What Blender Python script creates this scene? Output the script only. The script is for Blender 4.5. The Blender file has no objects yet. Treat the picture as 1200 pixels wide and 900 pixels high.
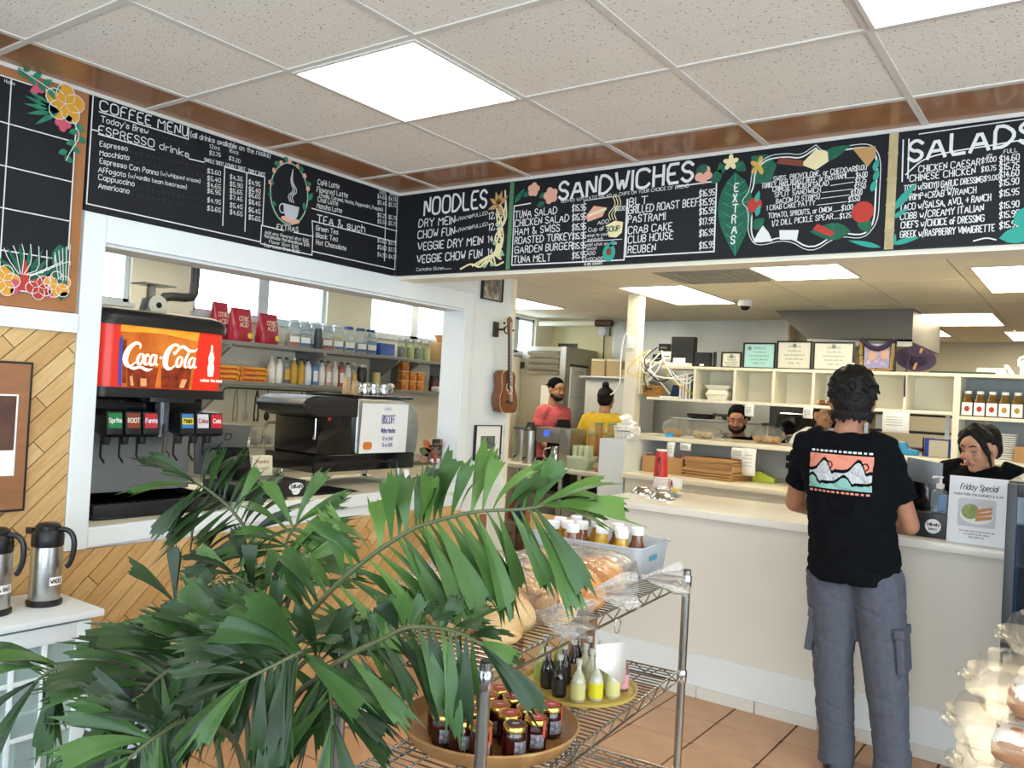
import bpy, bmesh, math, random
from mathutils import Vector, Matrix, noise
from mathutils.bvhtree import BVHTree

scene = bpy.context.scene
COL = scene.collection
random.seed(11)
PI = math.pi

# ------------------------------------------------------------------ camera, world, exposure
cam_d = bpy.data.cameras.new('camera')
cam = bpy.data.objects.new('camera', cam_d); COL.objects.link(cam)
right = Vector((0.81290968, 0.57979411, 0.05492402))
down = Vector((0.0368424, 0.04292306, -0.99839884))
fwd = Vector((-0.58122327, 0.81363162, 0.01353157))
cm = Matrix((right, -down, -fwd)).transposed().to_4x4()
cm.translation = (0, 0, 1.55)
cam.matrix_world = cm
cam_d.sensor_width = 36.0
cam_d.lens = 978.1 / 1200 * 36.0
cam_d.clip_start = 0.05
scene.camera = cam

world = bpy.data.worlds.new('sky'); scene.world = world
world.use_nodes = True
wn = world.node_tree.nodes
wn['Background'].inputs[0].default_value = (0.90, 0.95, 1.0, 1)
wn['Background'].inputs[1].default_value = 8.5

scene.view_settings.view_transform = 'Standard'
scene.view_settings.look = 'None'
scene.view_settings.gamma = 1.0
scene.view_settings.exposure = -0.02
scene.view_settings.use_curve_mapping = False
MAIN_LAMP = 9.0
KITCHEN_LAMP = 10.0

# ------------------------------------------------------------------ materials
def lin(h):
    h = h.lstrip('#')
    c = [int(h[i:i+2], 16) / 255 for i in (0, 2, 4)]
    return tuple(x / 12.92 if x <= .04045 else ((x + .055) / 1.055) ** 2.4 for x in c) + (1,)

MATS = {}
def mat(name, col='#cccccc', rough=.5, metal=0., var=0., scale=20., bump=0., bscale=60., stretch=None, spec=.5, coat=0., col2=None, rot=None):
    if name in MATS: return MATS[name]
    m = bpy.data.materials.new(name); m.use_nodes = True
    nt = m.node_tree; b = nt.nodes['Principled BSDF']
    b.inputs['Base Color'].default_value = lin(col)
    b.inputs['Roughness'].default_value = rough
    b.inputs['Metallic'].default_value = metal
    b.inputs['Specular IOR Level'].default_value = spec
    b.inputs['Coat Weight'].default_value = coat
    co = None
    if var or bump or col2:
        tc = nt.nodes.new('ShaderNodeTexCoord'); mp = nt.nodes.new('ShaderNodeMapping')
        if stretch: mp.inputs['Scale'].default_value = stretch
        src = tc.outputs['Object']
        if rot:
            mr = nt.nodes.new('ShaderNodeMapping'); mr.inputs['Rotation'].default_value = rot; nt.links.new(src, mr.inputs[0]); src = mr.outputs[0]
        nt.links.new(src, mp.inputs[0]); co = mp.outputs[0]
    if var or col2:
        n = nt.nodes.new('ShaderNodeTexNoise'); n.inputs['Scale'].default_value = scale; n.inputs['Detail'].default_value = 5
        nt.links.new(co, n.inputs['Vector'])
        r = nt.nodes.new('ShaderNodeValToRGB')
        c = lin(col)
        if col2: a, d = c, lin(col2)
        else:
            a = tuple(max(0, x * (1 - var)) for x in c[:3]) + (1,); d = tuple(min(1, x * (1 + var)) for x in c[:3]) + (1,)
        r.color_ramp.elements[0].position = .3; r.color_ramp.elements[1].position = .7
        r.color_ramp.elements[0].color = a; r.color_ramp.elements[1].color = d
        nt.links.new(n.outputs[0], r.inputs[0]); nt.links.new(r.outputs[0], b.inputs['Base Color'])
    if bump:
        n2 = nt.nodes.new('ShaderNodeTexNoise'); n2.inputs['Scale'].default_value = bscale; n2.inputs['Detail'].default_value = 3
        nt.links.new(co, n2.inputs['Vector'])
        bp = nt.nodes.new('ShaderNodeBump'); bp.inputs['Strength'].default_value = bump; bp.inputs['Distance'].default_value = .01
        nt.links.new(n2.outputs[0], bp.inputs['Height']); nt.links.new(bp.outputs[0], b.inputs['Normal'])
    MATS[name] = m
    return m

def glow(name, col, strength):
    if name in MATS: return MATS[name]
    m = bpy.data.materials.new(name); m.use_nodes = True
    b = m.node_tree.nodes['Principled BSDF']
    b.inputs['Base Color'].default_value = lin(col)
    b.inputs['Emission Color'].default_value = lin(col)
    b.inputs['Emission Strength'].default_value = strength
    MATS[name] = m; return m

def clear(name, tint='#ffffff', gloss=.25, rough=.06, bump=0., bscale=30., frost=0.):
    """thin clear plastic or pane: transparent body with a reflective skin"""
    if name in MATS: return MATS[name]
    m = bpy.data.materials.new(name); m.use_nodes = True
    nt = m.node_tree; out = nt.nodes['Material Output']; b = nt.nodes['Principled BSDF']
    b.inputs['Base Color'].default_value = lin(tint); b.inputs['Roughness'].default_value = rough
    tr = nt.nodes.new('ShaderNodeBsdfTransparent'); tr.inputs[0].default_value = lin(tint)
    gl = nt.nodes.new('ShaderNodeBsdfGlossy'); gl.inputs['Roughness'].default_value = rough
    fr = nt.nodes.new('ShaderNodeLayerWeight'); fr.inputs[0].default_value = .5
    pw = nt.nodes.new('ShaderNodeMath'); pw.operation = 'POWER'; pw.inputs[1].default_value = 3.0
    ma = nt.nodes.new('ShaderNodeMath'); ma.operation = 'MULTIPLY_ADD'; ma.inputs[1].default_value = gloss * 1.8; ma.inputs[2].default_value = .03 + gloss * .06; ma.use_clamp = True
    mx = nt.nodes.new('ShaderNodeMixShader'); m2 = nt.nodes.new('ShaderNodeMixShader'); m2.inputs[0].default_value = frost
    nt.links.new(fr.outputs['Facing'], pw.inputs[0]); nt.links.new(pw.outputs[0], ma.inputs[0]); nt.links.new(ma.outputs[0], mx.inputs[0])
    nt.links.new(tr.outputs[0], mx.inputs[1]); nt.links.new(gl.outputs[0], mx.inputs[2])
    nt.links.new(mx.outputs[0], m2.inputs[1]); nt.links.new(b.outputs[0], m2.inputs[2]); nt.links.new(m2.outputs[0], out.inputs[0])
    if bump:
        tc = nt.nodes.new('ShaderNodeTexCoord'); n2 = nt.nodes.new('ShaderNodeTexNoise'); n2.inputs['Scale'].default_value = bscale; n2.inputs['Detail'].default_value = 4
        n2.inputs['Distortion'].default_value = 1.5
        nt.links.new(tc.outputs['Object'], n2.inputs['Vector'])
        bp = nt.nodes.new('ShaderNodeBump'); bp.inputs['Strength'].default_value = bump; bp.inputs['Distance'].default_value = .02
        nt.links.new(n2.outputs[0], bp.inputs['Height']); nt.links.new(bp.outputs[0], b.inputs['Normal']); nt.links.new(bp.outputs[0], fr.inputs['Normal']); nt.links.new(bp.outputs[0], gl.inputs['Normal'])
    MATS[name] = m; return m

WHITE = mat('white_paint', '#e4e9e9', .45, var=.03, scale=3)
CREAM = mat('cream_paint', '#ebe4cf', .5, var=.03, scale=4)
YELLOW_WALL = mat('pale_yellow_paint', '#ecdfae', .55, var=.05, scale=3)
STEEL = mat('brushed_steel', '#b9b9b6', .32, 1., var=.08, scale=8, stretch=(1, 1, 12))
CHROME = mat('chrome', '#d4d6d8', .14, 1.)
WIRE = mat('chrome_wire', '#b4b3ad', .25, 1.)
BLACKP = mat('black_plastic', '#17181a', .38)
BLACKG = mat('black_gloss', '#0c0d10', .12)
BOARD = mat('chalkboard', '#15171c', .62, var=.25, scale=6, spec=.3)
CHALK = mat('chalk_white', '#dddddb', .85)
GREYMETAL = mat('grey_metal', '#8c8f92', .4, .7)
PAPER = mat('white_paper', '#f0efec', .7)

# ------------------------------------------------------------------ mesh builder
class MB:
    def __init__(s): s.v = []; s.f = []; s.mi = []; s.k = 0; s.M = Matrix.Identity(4)
    def at(s, loc=(0, 0, 0), rz=0, rx=0, ry=0, sc=1):
        s.M = Matrix.Translation(loc) @ Matrix.Rotation(rz, 4, 'Z') @ Matrix.Rotation(rx, 4, 'X') @ Matrix.Rotation(ry, 4, 'Y') @ Matrix.Scale(sc, 4)
        return s
    def add(s, vs, fs):
        n = len(s.v)
        s.v += [s.M @ Vector(p) for p in vs]
        s.f += [tuple(i + n for i in f) for f in fs]; s.mi += [s.k] * len(fs)
        return s
    def box(s, x0, x1, y0, y1, z0, z1):
        return s.add([(x0, y0, z0), (x1, y0, z0), (x1, y1, z0), (x0, y1, z0), (x0, y0, z1), (x1, y0, z1), (x1, y1, z1), (x0, y1, z1)],
                     [(3, 2, 1, 0), (4, 5, 6, 7), (0, 1, 5, 4), (1, 2, 6, 5), (2, 3, 7, 6), (3, 0, 4, 7)])
    def cbox(s, c, d): return s.box(c[0] - d[0] / 2, c[0] + d[0] / 2, c[1] - d[1] / 2, c[1] + d[1] / 2, c[2] - d[2] / 2, c[2] + d[2] / 2)
    def tube(s, pts, r, n=8, cap=True, closed=False, flat=1.0):
        pts = [Vector(p) for p in pts]; m = len(pts)
        rs = r if isinstance(r, (list, tuple)) else [r] * m
        vs = []; fs = []; prev = None
        for i, p in enumerate(pts):
            if closed: t = pts[(i + 1) % m] - pts[i - 1]
            else: t = pts[min(i + 1, m - 1)] - pts[max(i - 1, 0)]
            t = t.normalized() if t.length > 1e-9 else Vector((0, 0, 1))
            if prev is None:
                a = Vector((0, 0, 1)) if abs(t.z) < .9 else Vector((1, 0, 0))
                u = t.cross(a).normalized()
            else:
                u = prev - t * prev.dot(t)
                u = u.normalized() if u.length > 1e-6 else t.orthogonal().normalized()
            prev = u; w = t.cross(u)
            for k in range(n):
                a = 2 * PI * k / n
                vs.append(p + (u * math.cos(a) + w * math.sin(a) * flat) * rs[i])
        for i in range(m if closed else m - 1):
            j = (i + 1) % m
            for k in range(n):
                l = (k + 1) % n
                fs.append((i * n + k, i * n + l, j * n + l, j * n + k))
        if cap and not closed:
            fs.append(tuple(reversed(range(n)))); fs.append(tuple((m - 1) * n + k for k in range(n)))
        return s.add(vs, fs)
    def bar(s, p, q, w, h=None):
        p = Vector(p); q = Vector(q); h = h or w
        t = (q - p).normalized(); a = Vector((0, 0, 1)) if abs(t.z) < .95 else Vector((0, 1, 0))
        u = t.cross(a).normalized() * (w / 2); v = u.cross(t).normalized() * (h / 2)
        vs = [p - u - v, p + u - v, p + u + v, p - u + v, q - u - v, q + u - v, q + u + v, q - u + v]
        return s.add(vs, [(0, 1, 2, 3), (7, 6, 5, 4), (0, 4, 5, 1), (1, 5, 6, 2), (2, 6, 7, 3), (3, 7, 4, 0)])
    def lathe(s, prof, n=20, c=(0, 0, 0), sx=1, sy=1):
        vs = []; fs = []; m = len(prof)
        for r, z in prof:
            for k in range(n):
                a = 2 * PI * k / n
                vs.append((c[0] + r * math.cos(a) * sx, c[1] + r * math.sin(a) * sy, c[2] + z))
        for i in range(m - 1):
            for k in range(n):
                l = (k + 1) % n
                fs.append((i * n + k, i * n + l, (i + 1) * n + l, (i + 1) * n + k))
        if prof[0][0] > 1e-6: fs.append(tuple(reversed(range(n))))
        if prof[-1][0] > 1e-6: fs.append(tuple((m - 1) * n + k for k in range(n)))
        return s.add(vs, fs)
    def ell(s, c, r, n=14, m=9, wob=0):
        prof = []
        vs = [(c[0], c[1], c[2] - r[2])]; fs = []
        for i in range(1, m):
            t = PI * i / m
            for k in range(n):
                a = 2 * PI * k / n
                q = 1 + (random.uniform(-wob, wob) if wob else 0)
                vs.append((c[0] + r[0] * math.sin(t) * math.cos(a) * q, c[1] + r[1] * math.sin(t) * math.sin(a) * q, c[2] - r[2] * math.cos(t) * q))
        vs.append((c[0], c[1], c[2] + r[2])); e = len(vs) - 1
        for k in range(n):
            fs.append((0, 1 + (k + 1) % n, 1 + k)); fs.append((e, e - n + k, e - n + (k + 1) % n))
        for i in range(m - 2):
            for k in range(n):
                l = (k + 1) % n
                fs.append((1 + i * n + k, 1 + i * n + l, 1 + (i + 1) * n + l, 1 + (i + 1) * n + k))
        return s.add(vs, fs)
    def prism(s, poly, h0, h1, axis='z'):
        """poly: 2D outline, counter-clockwise; extruded along axis"""
        n = len(poly)
        def P(a, b, h): return {'z': (a, b, h), 'y': (a, h, b), 'x': (h, a, b)}[axis]
        vs = [P(a, b, h0) for a, b in poly] + [P(a, b, h1) for a, b in poly]
        fs = [tuple(reversed(range(n))), tuple(range(n, 2 * n))] + [(i, (i + 1) % n, n + (i + 1) % n, n + i) for i in range(n)]
        return s.add(vs, fs)
    def loft(s, rings, cap=True):
        n = len(rings[0]); vs = [p for r in rings for p in r]; fs = []
        for i in range(len(rings) - 1):
            for k in range(n):
                l = (k + 1) % n
                fs.append((i * n + k, i * n + l, (i + 1) * n + l, (i + 1) * n + k))
        if cap:
            fs.append(tuple(reversed(range(n)))); fs.append(tuple((len(rings) - 1) * n + k for k in range(n)))
        return s.add(vs, fs)
    def mesh(s, name):
        me = bpy.data.meshes.new(name); me.from_pydata([tuple(p) for p in s.v], [], s.f)
        return me
    def build(s, name, mats, parent=None, smooth=True, loc=None, rz=0, bev=0, seg=2, ang=38, solid=0, subd=0, normals=True):
        me = s.mesh(name)
        if not isinstance(mats, (list, tuple)): mats = [mats]
        for m in mats: me.materials.append(m)
        if len(mats) > 1: me.polygons.foreach_set('material_index', s.mi)
        bm = bmesh.new(); bm.from_mesh(me)
        if normals: bmesh.ops.recalc_face_normals(bm, faces=bm.faces)
        if bev: 
            ed = [e for e in bm.edges if len(e.link_faces) == 2 and e.calc_face_angle(0) > .5]
            bmesh.ops.bevel(bm, geom=ed, offset=bev, segments=seg, profile=.6, affect='EDGES', clamp_overlap=True)
        bm.to_mesh(me); bm.free()
        if smooth: me.shade_smooth(); me.set_sharp_from_angle(angle=math.radians(ang))
        o = bpy.data.objects.new(name, me); COL.objects.link(o)
        if parent: o.parent = parent
        if loc is not None: o.location = loc
        o.rotation_euler.z = rz
        if solid:
            md = o.modifiers.new('thickness', 'SOLIDIFY'); md.thickness = solid; md.offset = 0
        if subd:
            md = o.modifiers.new('smooth', 'SUBSURF'); md.levels = subd; md.render_levels = subd
        return o

def tag(o, label, cat, group=None):
    o['label'] = label; o['category'] = cat
    if group: o['group'] = group
    return o
def thing(name, label, cat, loc=(0, 0, 0), rz=0, group=None):
    o = bpy.data.objects.new(name, None); COL.objects.link(o)
    o.empty_display_size = .1
    o.location = loc; o.rotation_euler.z = rz
    return tag(o, label, cat, group)
def struct(o): o['kind'] = 'structure'; return o
def stuff(o): o['kind'] = 'stuff'; return o
def inst(src, name, parent=None, loc=(0, 0, 0), rz=0):
    o = bpy.data.objects.new(name, src.data if hasattr(src, 'data') else src); COL.objects.link(o)
    if parent: o.parent = parent
    o.location = loc; o.rotation_euler.z = rz
    return o
def clone(root, loc, rz=0, label=None, group=None):
    r = root.copy(); COL.objects.link(r); r.location = loc; r.rotation_euler.z = rz
    if label: r['label'] = label
    if group: r['group'] = group
    for ch in list(root.children):
        c = ch.copy(); COL.objects.link(c); c.parent = r
        for g in list(ch.children):
            d = g.copy(); COL.objects.link(d); d.parent = c
    return r
def smoothpath(pts, it=2):
    pts = [Vector(p) for p in pts]
    for _ in range(it):
        q = [pts[0]]
        for a, b in zip(pts, pts[1:]): q += [a * .75 + b * .25, a * .25 + b * .75]
        q.append(pts[-1]); pts = q
    return pts
def arc(c, r, a0, a1, n=12): return [(c[0] + r * math.cos(a0 + (a1 - a0) * i / n), c[1] + r * math.sin(a0 + (a1 - a0) * i / n)) for i in range(n + 1)]
def rrect(x0, x1, y0, y1, r, n=4):
    return arc((x1 - r, y0 + r), r, -PI / 2, 0, n) + arc((x1 - r, y1 - r), r, 0, PI / 2, n) + arc((x0 + r, y1 - r), r, PI / 2, PI, n) + arc((x0 + r, y0 + r), r, PI, 1.5 * PI, n)

# ------------------------------------------------------------------ single-stroke hand lettering
GL = {}
for ln in """A 02 28 42;14 34
B 02 08 28 37 36 25 05;25 34 33 22 02
C 47 38 18 07 03 12 32 43
D 02 08 28 46 44 22 02
E 38 08 02 32;05 25
F 38 08 02;05 25
G 47 38 18 07 03 12 32 43 45 25
H 08 02;38 32;05 35
I 08 02
J 38 33 22 12 03
K 08 02;38 05 32
L 08 02 32
M 02 08 25 48 42
N 02 08 32 38
O 18 07 03 12 32 43 47 38 18
P 02 08 28 37 36 25 05
Q 18 07 03 12 32 43 47 38 18;24 42
R 02 08 28 37 36 25 05;25 32
S 37 28 18 07 06 15 25 34 33 22 12 03
T 08 48;28 22
U 08 03 12 22 33 38
V 08 22 48
W 08 12 26 32 48
X 08 32;38 02
Y 08 25 48;25 22
Z 08 38 02 32
0 18 07 03 12 22 33 37 28 18
1 07 18 12
2 07 18 28 37 36 02 32
3 08 38 15 25 34 33 22 12 03
4 22 28 04 34
5 38 08 05 25 34 33 22 12 03
6 38 18 06 03 12 22 33 34 25 05
7 08 38 12
8 15 06 07 18 28 37 36 25 15 04 03 12 22 33 34 25
9 35 15 06 07 18 28 37 34 22 12
$ 37 28 18 07 06 15 25 34 33 22 12 03;29 11
a 36 16 05 03 12 22 33;36 32
b 08 02 22 33 35 26 06
c 35 26 16 05 03 12 22 33
d 38 32 12 03 05 16 36
e 04 34 35 26 16 05 03 12 32
f 28 18 07 02;05 25
é 04 34 35 26 16 05 03 12 32;17 28
g 36 16 05 04 13 33;36 31 20 00
h 08 02;05 16 26 35 32
i 06 02;07 08
j 16 11 00;17 18
k 08 02;36 04 32
l 08 02
m 06 02;05 16 25 22;25 36 45 42
n 06 02;05 16 26 35 32
o 16 05 03 12 22 33 35 26 16
p 06 00;06 26 35 33 22 02
q 36 30;36 16 05 03 12 32
r 06 02;05 16 26
s 35 26 16 05 14 24 33 22 12 03
t 17 13 22;06 26
u 06 03 12 22 33;36 32
v 06 12 26
w 06 12 24 32 46
x 06 32;36 02
y 06 23;46 10
z 06 36 02 32
& 42 07 18 27 03 12 22 44
( 19 07 03 11
) 09 17 13 01
. 02 03
, 03 11
- 04 24
_ 02 42
' 08 07
/ 01 29
+ 05 35;27 23
@ 34 25 14 13 23 34 43 46 37 17 06 03 12 32
* 05 25;17 13
! 08 04;03 02""".split('\n'):
    ch, rest = ln.split(' ', 1)
    GL[ch] = [[(int(p[0]), int(p[1])) for p in st.split()] for st in rest.split(';')]

def strokes(text, bold=False):
    """list of polylines in font units (cap height 6 from y=0), and total width"""
    x = 0; out = []
    for c in text:
        if c == ' ': x += 2.6; continue
        g = GL.get(c) or GL.get(c.upper())
        if not g: continue
        w = max(p[0] for st in g for p in st)
        for st in g: out.append([(x + a, b - 2) for a, b in st])
        x += w + 1.35
    return out, max(x - 1.35, .5)
def chaikin(p):
    if len(p) < 3: return p
    q = [p[0]]
    for a, b in zip(p, p[1:]): q += [(a[0] * .78 + b[0] * .22, a[1] * .78 + b[1] * .22), (a[0] * .22 + b[0] * .78, a[1] * .22 + b[1] * .78)]
    return q + [p[-1]]
LIFT = [0]
def ribbon(mb, pl, w, F, off=0.0):
    """flat stroke as one mitred strip; each stroke lies a hair above the last so that crossings never share a plane"""
    P = [pl[0]]
    for p in pl[1:]:
        if math.hypot(p[0] - P[-1][0], p[1] - P[-1][1]) > 1e-6: P.append(p)
    n = len(P)
    if n < 2: return
    LIFT[0] = (LIFT[0] + 1) % 6; off += LIFT[0] * .00008; h = w / 2; e = w * .4
    D = [((b[0] - a[0]) / math.hypot(b[0] - a[0], b[1] - a[1]), (b[1] - a[1]) / math.hypot(b[0] - a[0], b[1] - a[1])) for a, b in zip(P, P[1:])]
    loop = n > 3 and math.hypot(P[0][0] - P[-1][0], P[0][1] - P[-1][1]) < 1e-6
    vs = []
    for i, p in enumerate(P):
        d0 = D[i - 1] if i else (D[-1] if loop else D[0]); d1 = D[i] if i < n - 1 else (D[0] if loop else D[-1])
        mx, my = -(d0[1] + d1[1]), d0[0] + d1[0]; L = math.hypot(mx, my)
        if L < .25: mx, my = -d1[1], d1[0]; L = 1; k = 1
        else: mx /= L; my /= L; k = min(1.6, 1 / max(.3, mx * -d1[1] + my * d1[0]))
        q = p
        if not loop and i == 0: q = (p[0] - d1[0] * e, p[1] - d1[1] * e)
        if not loop and i == n - 1: q = (p[0] + d0[0] * e, p[1] + d0[1] * e)
        vs += [F(q[0] - mx * h * k, q[1] - my * h * k, off), F(q[0] + mx * h * k, q[1] + my * h * k, off)]
    mb.add(vs, [(2 * i, 2 * i + 2, 2 * i + 3, 2 * i + 1) for i in range(n - 1)])
def write(mb, text, u, v, width, size, F, wt=.13, slant=0., jit=.0, off=0.0, smooth=1, rise=0.):
    """lettering of the given width and cap height with baseline start (u, v); F maps (u, v, lift) to 3D"""
    st, W = strokes(text)
    sx = width / W; sy = size / 6.0
    for pl in st:
        j = random.uniform(-jit, jit) * size
        pl = [(u + (a + slant * b) * sx, v + b * sy + j + rise * a / W) for a, b in pl]
        for _ in range(smooth): pl = chaikin(pl)
        ribbon(mb, pl, size * wt, F, off)
def wcen(mb, text, uc, v, size, F, wt=.13, asp=.16, **k):
    W = strokes(text)[1] * size * asp
    write(mb, text, uc - W / 2, v, W, size, F, wt, **k)
def blob(mb, poly, F, off=0.0):
    n = len(poly); mb.add([F(a, b, off) for a, b in poly], [tuple(range(n))])
def disc2(c, rx, ry=None, n=16, a=0):
    ry = ry or rx
    return [(c[0] + rx * math.cos(2 * PI * i / n) * math.cos(a) - ry * math.sin(2 * PI * i / n) * math.sin(a), c[1] + rx * math.cos(2 * PI * i / n) * math.sin(a) + ry * math.sin(2 * PI * i / n) * math.cos(a)) for i in range(n)]
def leaf2(p, q, w, n=6):
    """leaf outline from p to q"""
    dx, dy = q[0] - p[0], q[1] - p[1]
    L = [(t / n, math.sin(PI * (t / n) ** .8) * w / 2) for t in range(n + 1)]
    L1 = [(p[0] + dx * t - dy * s / math.hypot(dx, dy), p[1] + dy * t + dx * s / math.hypot(dx, dy)) for t, s in L]
    L2 = [(p[0] + dx * t + dy * s / math.hypot(dx, dy), p[1] + dy * t - dx * s / math.hypot(dx, dy)) for t, s in L[1:-1]]
    return L1 + L2[::-1]

# ------------------------------------------------------------------ the setting
XL, YB, HC = -3.33, 3.46, 2.66        # left wall face, soffit face, ceiling
KC = 2.46                              # kitchen ceiling
GROUT = mat('dark_grout', '#4a3a33', .8)
TILE_M = mat('terracotta_tile', '#c79d78', .38, col2='#b98b66', scale=5, bump=.08, bscale=14)
flo = struct(MB().box(-5.6, 3.1, -3.1, 11.2, -.12, -.004).build('floor', GROUT, smooth=False))
tm = MB(); tm.prism(rrect(.004, .311, .004, .311, .006, 1), -.004, .004); tile_me = tm.build('floor_tile', TILE_M, flo, bev=.002, seg=1, loc=(-1.815, 3.66, 0))
for i in range(-6, 9):
    for j in range(-8, 2):
        if (i, j) == (0, 0): continue
        y = 3.66 + j * .315
        if y < 1.3: continue
        inst(tile_me, 'floor_tile', flo, (-1.815 + i * .315, y, random.uniform(-.0007, .0007)))

struct(MB().box(-5.4, 3.0, 4.30, 11.0, -.004, .002).build('floor_kitchen', mat('quarry_tile', '#8a6a55', .5, var=.1, scale=3), smooth=False))
# main ceiling: grid, white tiles, brown border tiles
CT = mat('ceiling_tile', '#efe8dd', .9, var=.03, scale=2, bump=.35, bscale=90)
def speckle(m):
    nt = m.node_tree; b = nt.nodes['Principled BSDF']; src = b.inputs['Base Color'].links[0].from_socket
    tc = nt.nodes.new('ShaderNodeTexCoord'); v = nt.nodes.new('ShaderNodeTexVoronoi'); v.inputs['Scale'].default_value = 70
    n = nt.nodes.new('ShaderNodeTexNoise'); n.inputs['Scale'].default_value = 38
    nt.links.new(tc.outputs['Object'], v.inputs['Vector']); nt.links.new(tc.outputs['Object'], n.inputs['Vector'])
    lt = nt.nodes.new('ShaderNodeMath'); lt.operation = 'LESS_THAN'; lt.inputs[1].default_value = .20; nt.links.new(v.outputs['Distance'], lt.inputs[0])
    gt = nt.nodes.new('ShaderNodeMath'); gt.operation = 'GREATER_THAN'; gt.inputs[1].default_value = .5; nt.links.new(n.outputs[0], gt.inputs[0])
    mu = nt.nodes.new('ShaderNodeMath'); mu.operation = 'MULTIPLY'; nt.links.new(lt.outputs[0], mu.inputs[0]); nt.links.new(gt.outputs[0], mu.inputs[1])
    mx = nt.nodes.new('ShaderNodeMix'); mx.data_type = 'RGBA'; mx.inputs[7].default_value = lin('#8d857b')
    nt.links.new(mu.outputs[0], mx.inputs[0]); nt.links.new(src, mx.inputs[6]); nt.links.new(mx.outputs[2], b.inputs['Base Color'])
speckle(CT)
BROWN = mat('brown_laminate', '#a06c3e', .3, var=.12, scale=5, stretch=(1, 6, 1), coat=.12)
TBAR = mat('grid_bar', '#d9d4cc', .5)
ceil = struct(MB().box(-5.6, 3.1, -3.1, YB + .15, HC + .02, HC + .12).build('ceiling', CT, smooth=False))
GX = [-3.02 + .605 * i for i in range(-1, 11)]; GY = [3.12 - .607 * i for i in range(-1, 11)]
g = MB()
for x in GX[1:]: g.box(x - .012, x + .012, -3.1, YB, HC - .004, HC + .006)
for y in GY[1:]: g.box(XL, 3.1, y - .012, y + .012, HC - .0045, HC + .0055)
g.build('grid_bars', TBAR, ceil, smooth=False)
wall_angle = MB(); wall_angle.box(XL, XL + .022, -3.1, YB, HC - .016, HC + .003); wall_angle.box(XL, 3.1, YB - .022, YB, HC - .016, HC + .003)
wall_angle.build('wall_angle', TBAR, ceil, smooth=False)
def lampcell(i, j): return (i % 3 == 1 and j % 3 == 1)
tt = MB(); tt.box(.012, .593, .012, .595, 0, .016); t_me = tt.build('ceiling_tile', CT, ceil, smooth=False, loc=(GX[1], GY[2], HC))
first = True
LAMPS = []
for i in range(1, len(GX) - 1):
    for j in range(1, len(GY) - 1):
        x, y = GX[i], GY[j + 1]
        if (i, j) == (1, 1): continue
        # lamp panels sit at the cells the photograph shows, then every third cell
        if (i - 2) % 3 == 0 and (j - 2) % 3 == 0: LAMPS.append((x, y)); continue
        inst(t_me, 'ceiling_tile', ceil, (x, y, HC))
bt = MB(); bt.box(.012, .593, .012, .345, 0, .012); b_me = bt.build('border_tile', BROWN, ceil, smooth=False, loc=(GX[1], GY[1], HC))
for i in range(2, len(GX) - 1): inst(b_me, 'border_tile', ceil, (GX[i], GY[1], HC))
bt = MB(); bt.box(0, .298, .012, .595, 0, .012); c_me = bt.build('border_tile', BROWN, ceil, smooth=False, loc=(XL, GY[2], HC))
for j in range(2, len(GY) - 1): inst(c_me, 'border_tile', ceil, (XL, GY[j + 1], HC))
bt = MB(); bt.box(0, .298, .012, .345, 0, .012); bt.build('border_tile', BROWN, ceil, smooth=False, loc=(XL, GY[1], HC))
LAMP_M = glow('lamp_diffuser', '#fffaf2', MAIN_LAMP)
lampnames = {}
for k, (x, y) in enumerate(LAMPS):
    nearest = abs(x + 2.42) < .1 and abs(y - 1.9) < .1
    lb = 'bright square ceiling light panel above the coffee menu board' if nearest else ('bright square ceiling light panel at the top right, above the salads board' if abs(x + .6) < .1 and abs(y - 1.9) < .1 else 'square ceiling light panel out over the dining room')
    t = thing('ceiling_light', lb, 'ceiling light', (x, y, HC - .006), group='dining room light panels')
    fr = MB(); fr.box(.01, .595, .01, .022, -.004, .02); fr.box(.01, .595, .585, .597, -.004, .02); fr.box(.01, .022, .022, .585, -.004, .02); fr.box(.583, .595, .022, .585, -.004, .02)
    fr.build('frame', TBAR, t, smooth=False)
    MB().box(.022, .583, .022, .585, .002, .014).build('diffuser', LAMP_M, t, smooth=False)

# left wall with the serving hatch
wl = MB()
wl.box(XL - .15, XL, -3.1, 1.76, 0, HC + .02); wl.box(XL - .15, XL, 1.76, 4.10, 0, .90); wl.box(XL - .15, XL, 1.76, 4.10, 2.08, HC + .02); wl.box(XL - .15, XL, 4.10, 4.63, 0, HC + .02)
wall_l = struct(wl.build('wall_left', WHITE, smooth=False))
# hatch casing and jamb lining
tr = MB()
tr.box(XL, XL + .022, 1.675, 1.765, .84, 2.185); tr.box(XL, XL + .022, 4.085, 4.17, .84, 2.185)
tr.box(XL, XL + .0215, 1.765, 4.085, 2.075, 2.185); tr.prism([(1.765, .845), (4.085, .925), (4.085, .985), (1.765, .925)], XL, XL + .022, 'x')
struct(tr.build('trim_1', WHITE, bev=.004, smooth=False))
tr = MB(); tr.box(XL - .16, XL - .001, 4.088, 4.10, .93, 2.075); tr.box(XL - .16, XL, 1.76, 1.772, .93, 2.075); tr.box(XL - .16, XL, 1.772, 4.088, 2.063, 2.08)
struct(tr.build('trim_2', WHITE, smooth=False))
tr = MB(); tr.box(XL, XL + .03, -3.1, 1.672, 1.70, 1.775)
struct(tr.build('trim_3', WHITE, bev=.004, smooth=False))
tr = MB(); tr.box(XL - .151, XL + .012, 4.60, 4.645, 0, 2.46)
struct(tr.build('trim_4', CREAM, bev=.003, smooth=False))

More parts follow.
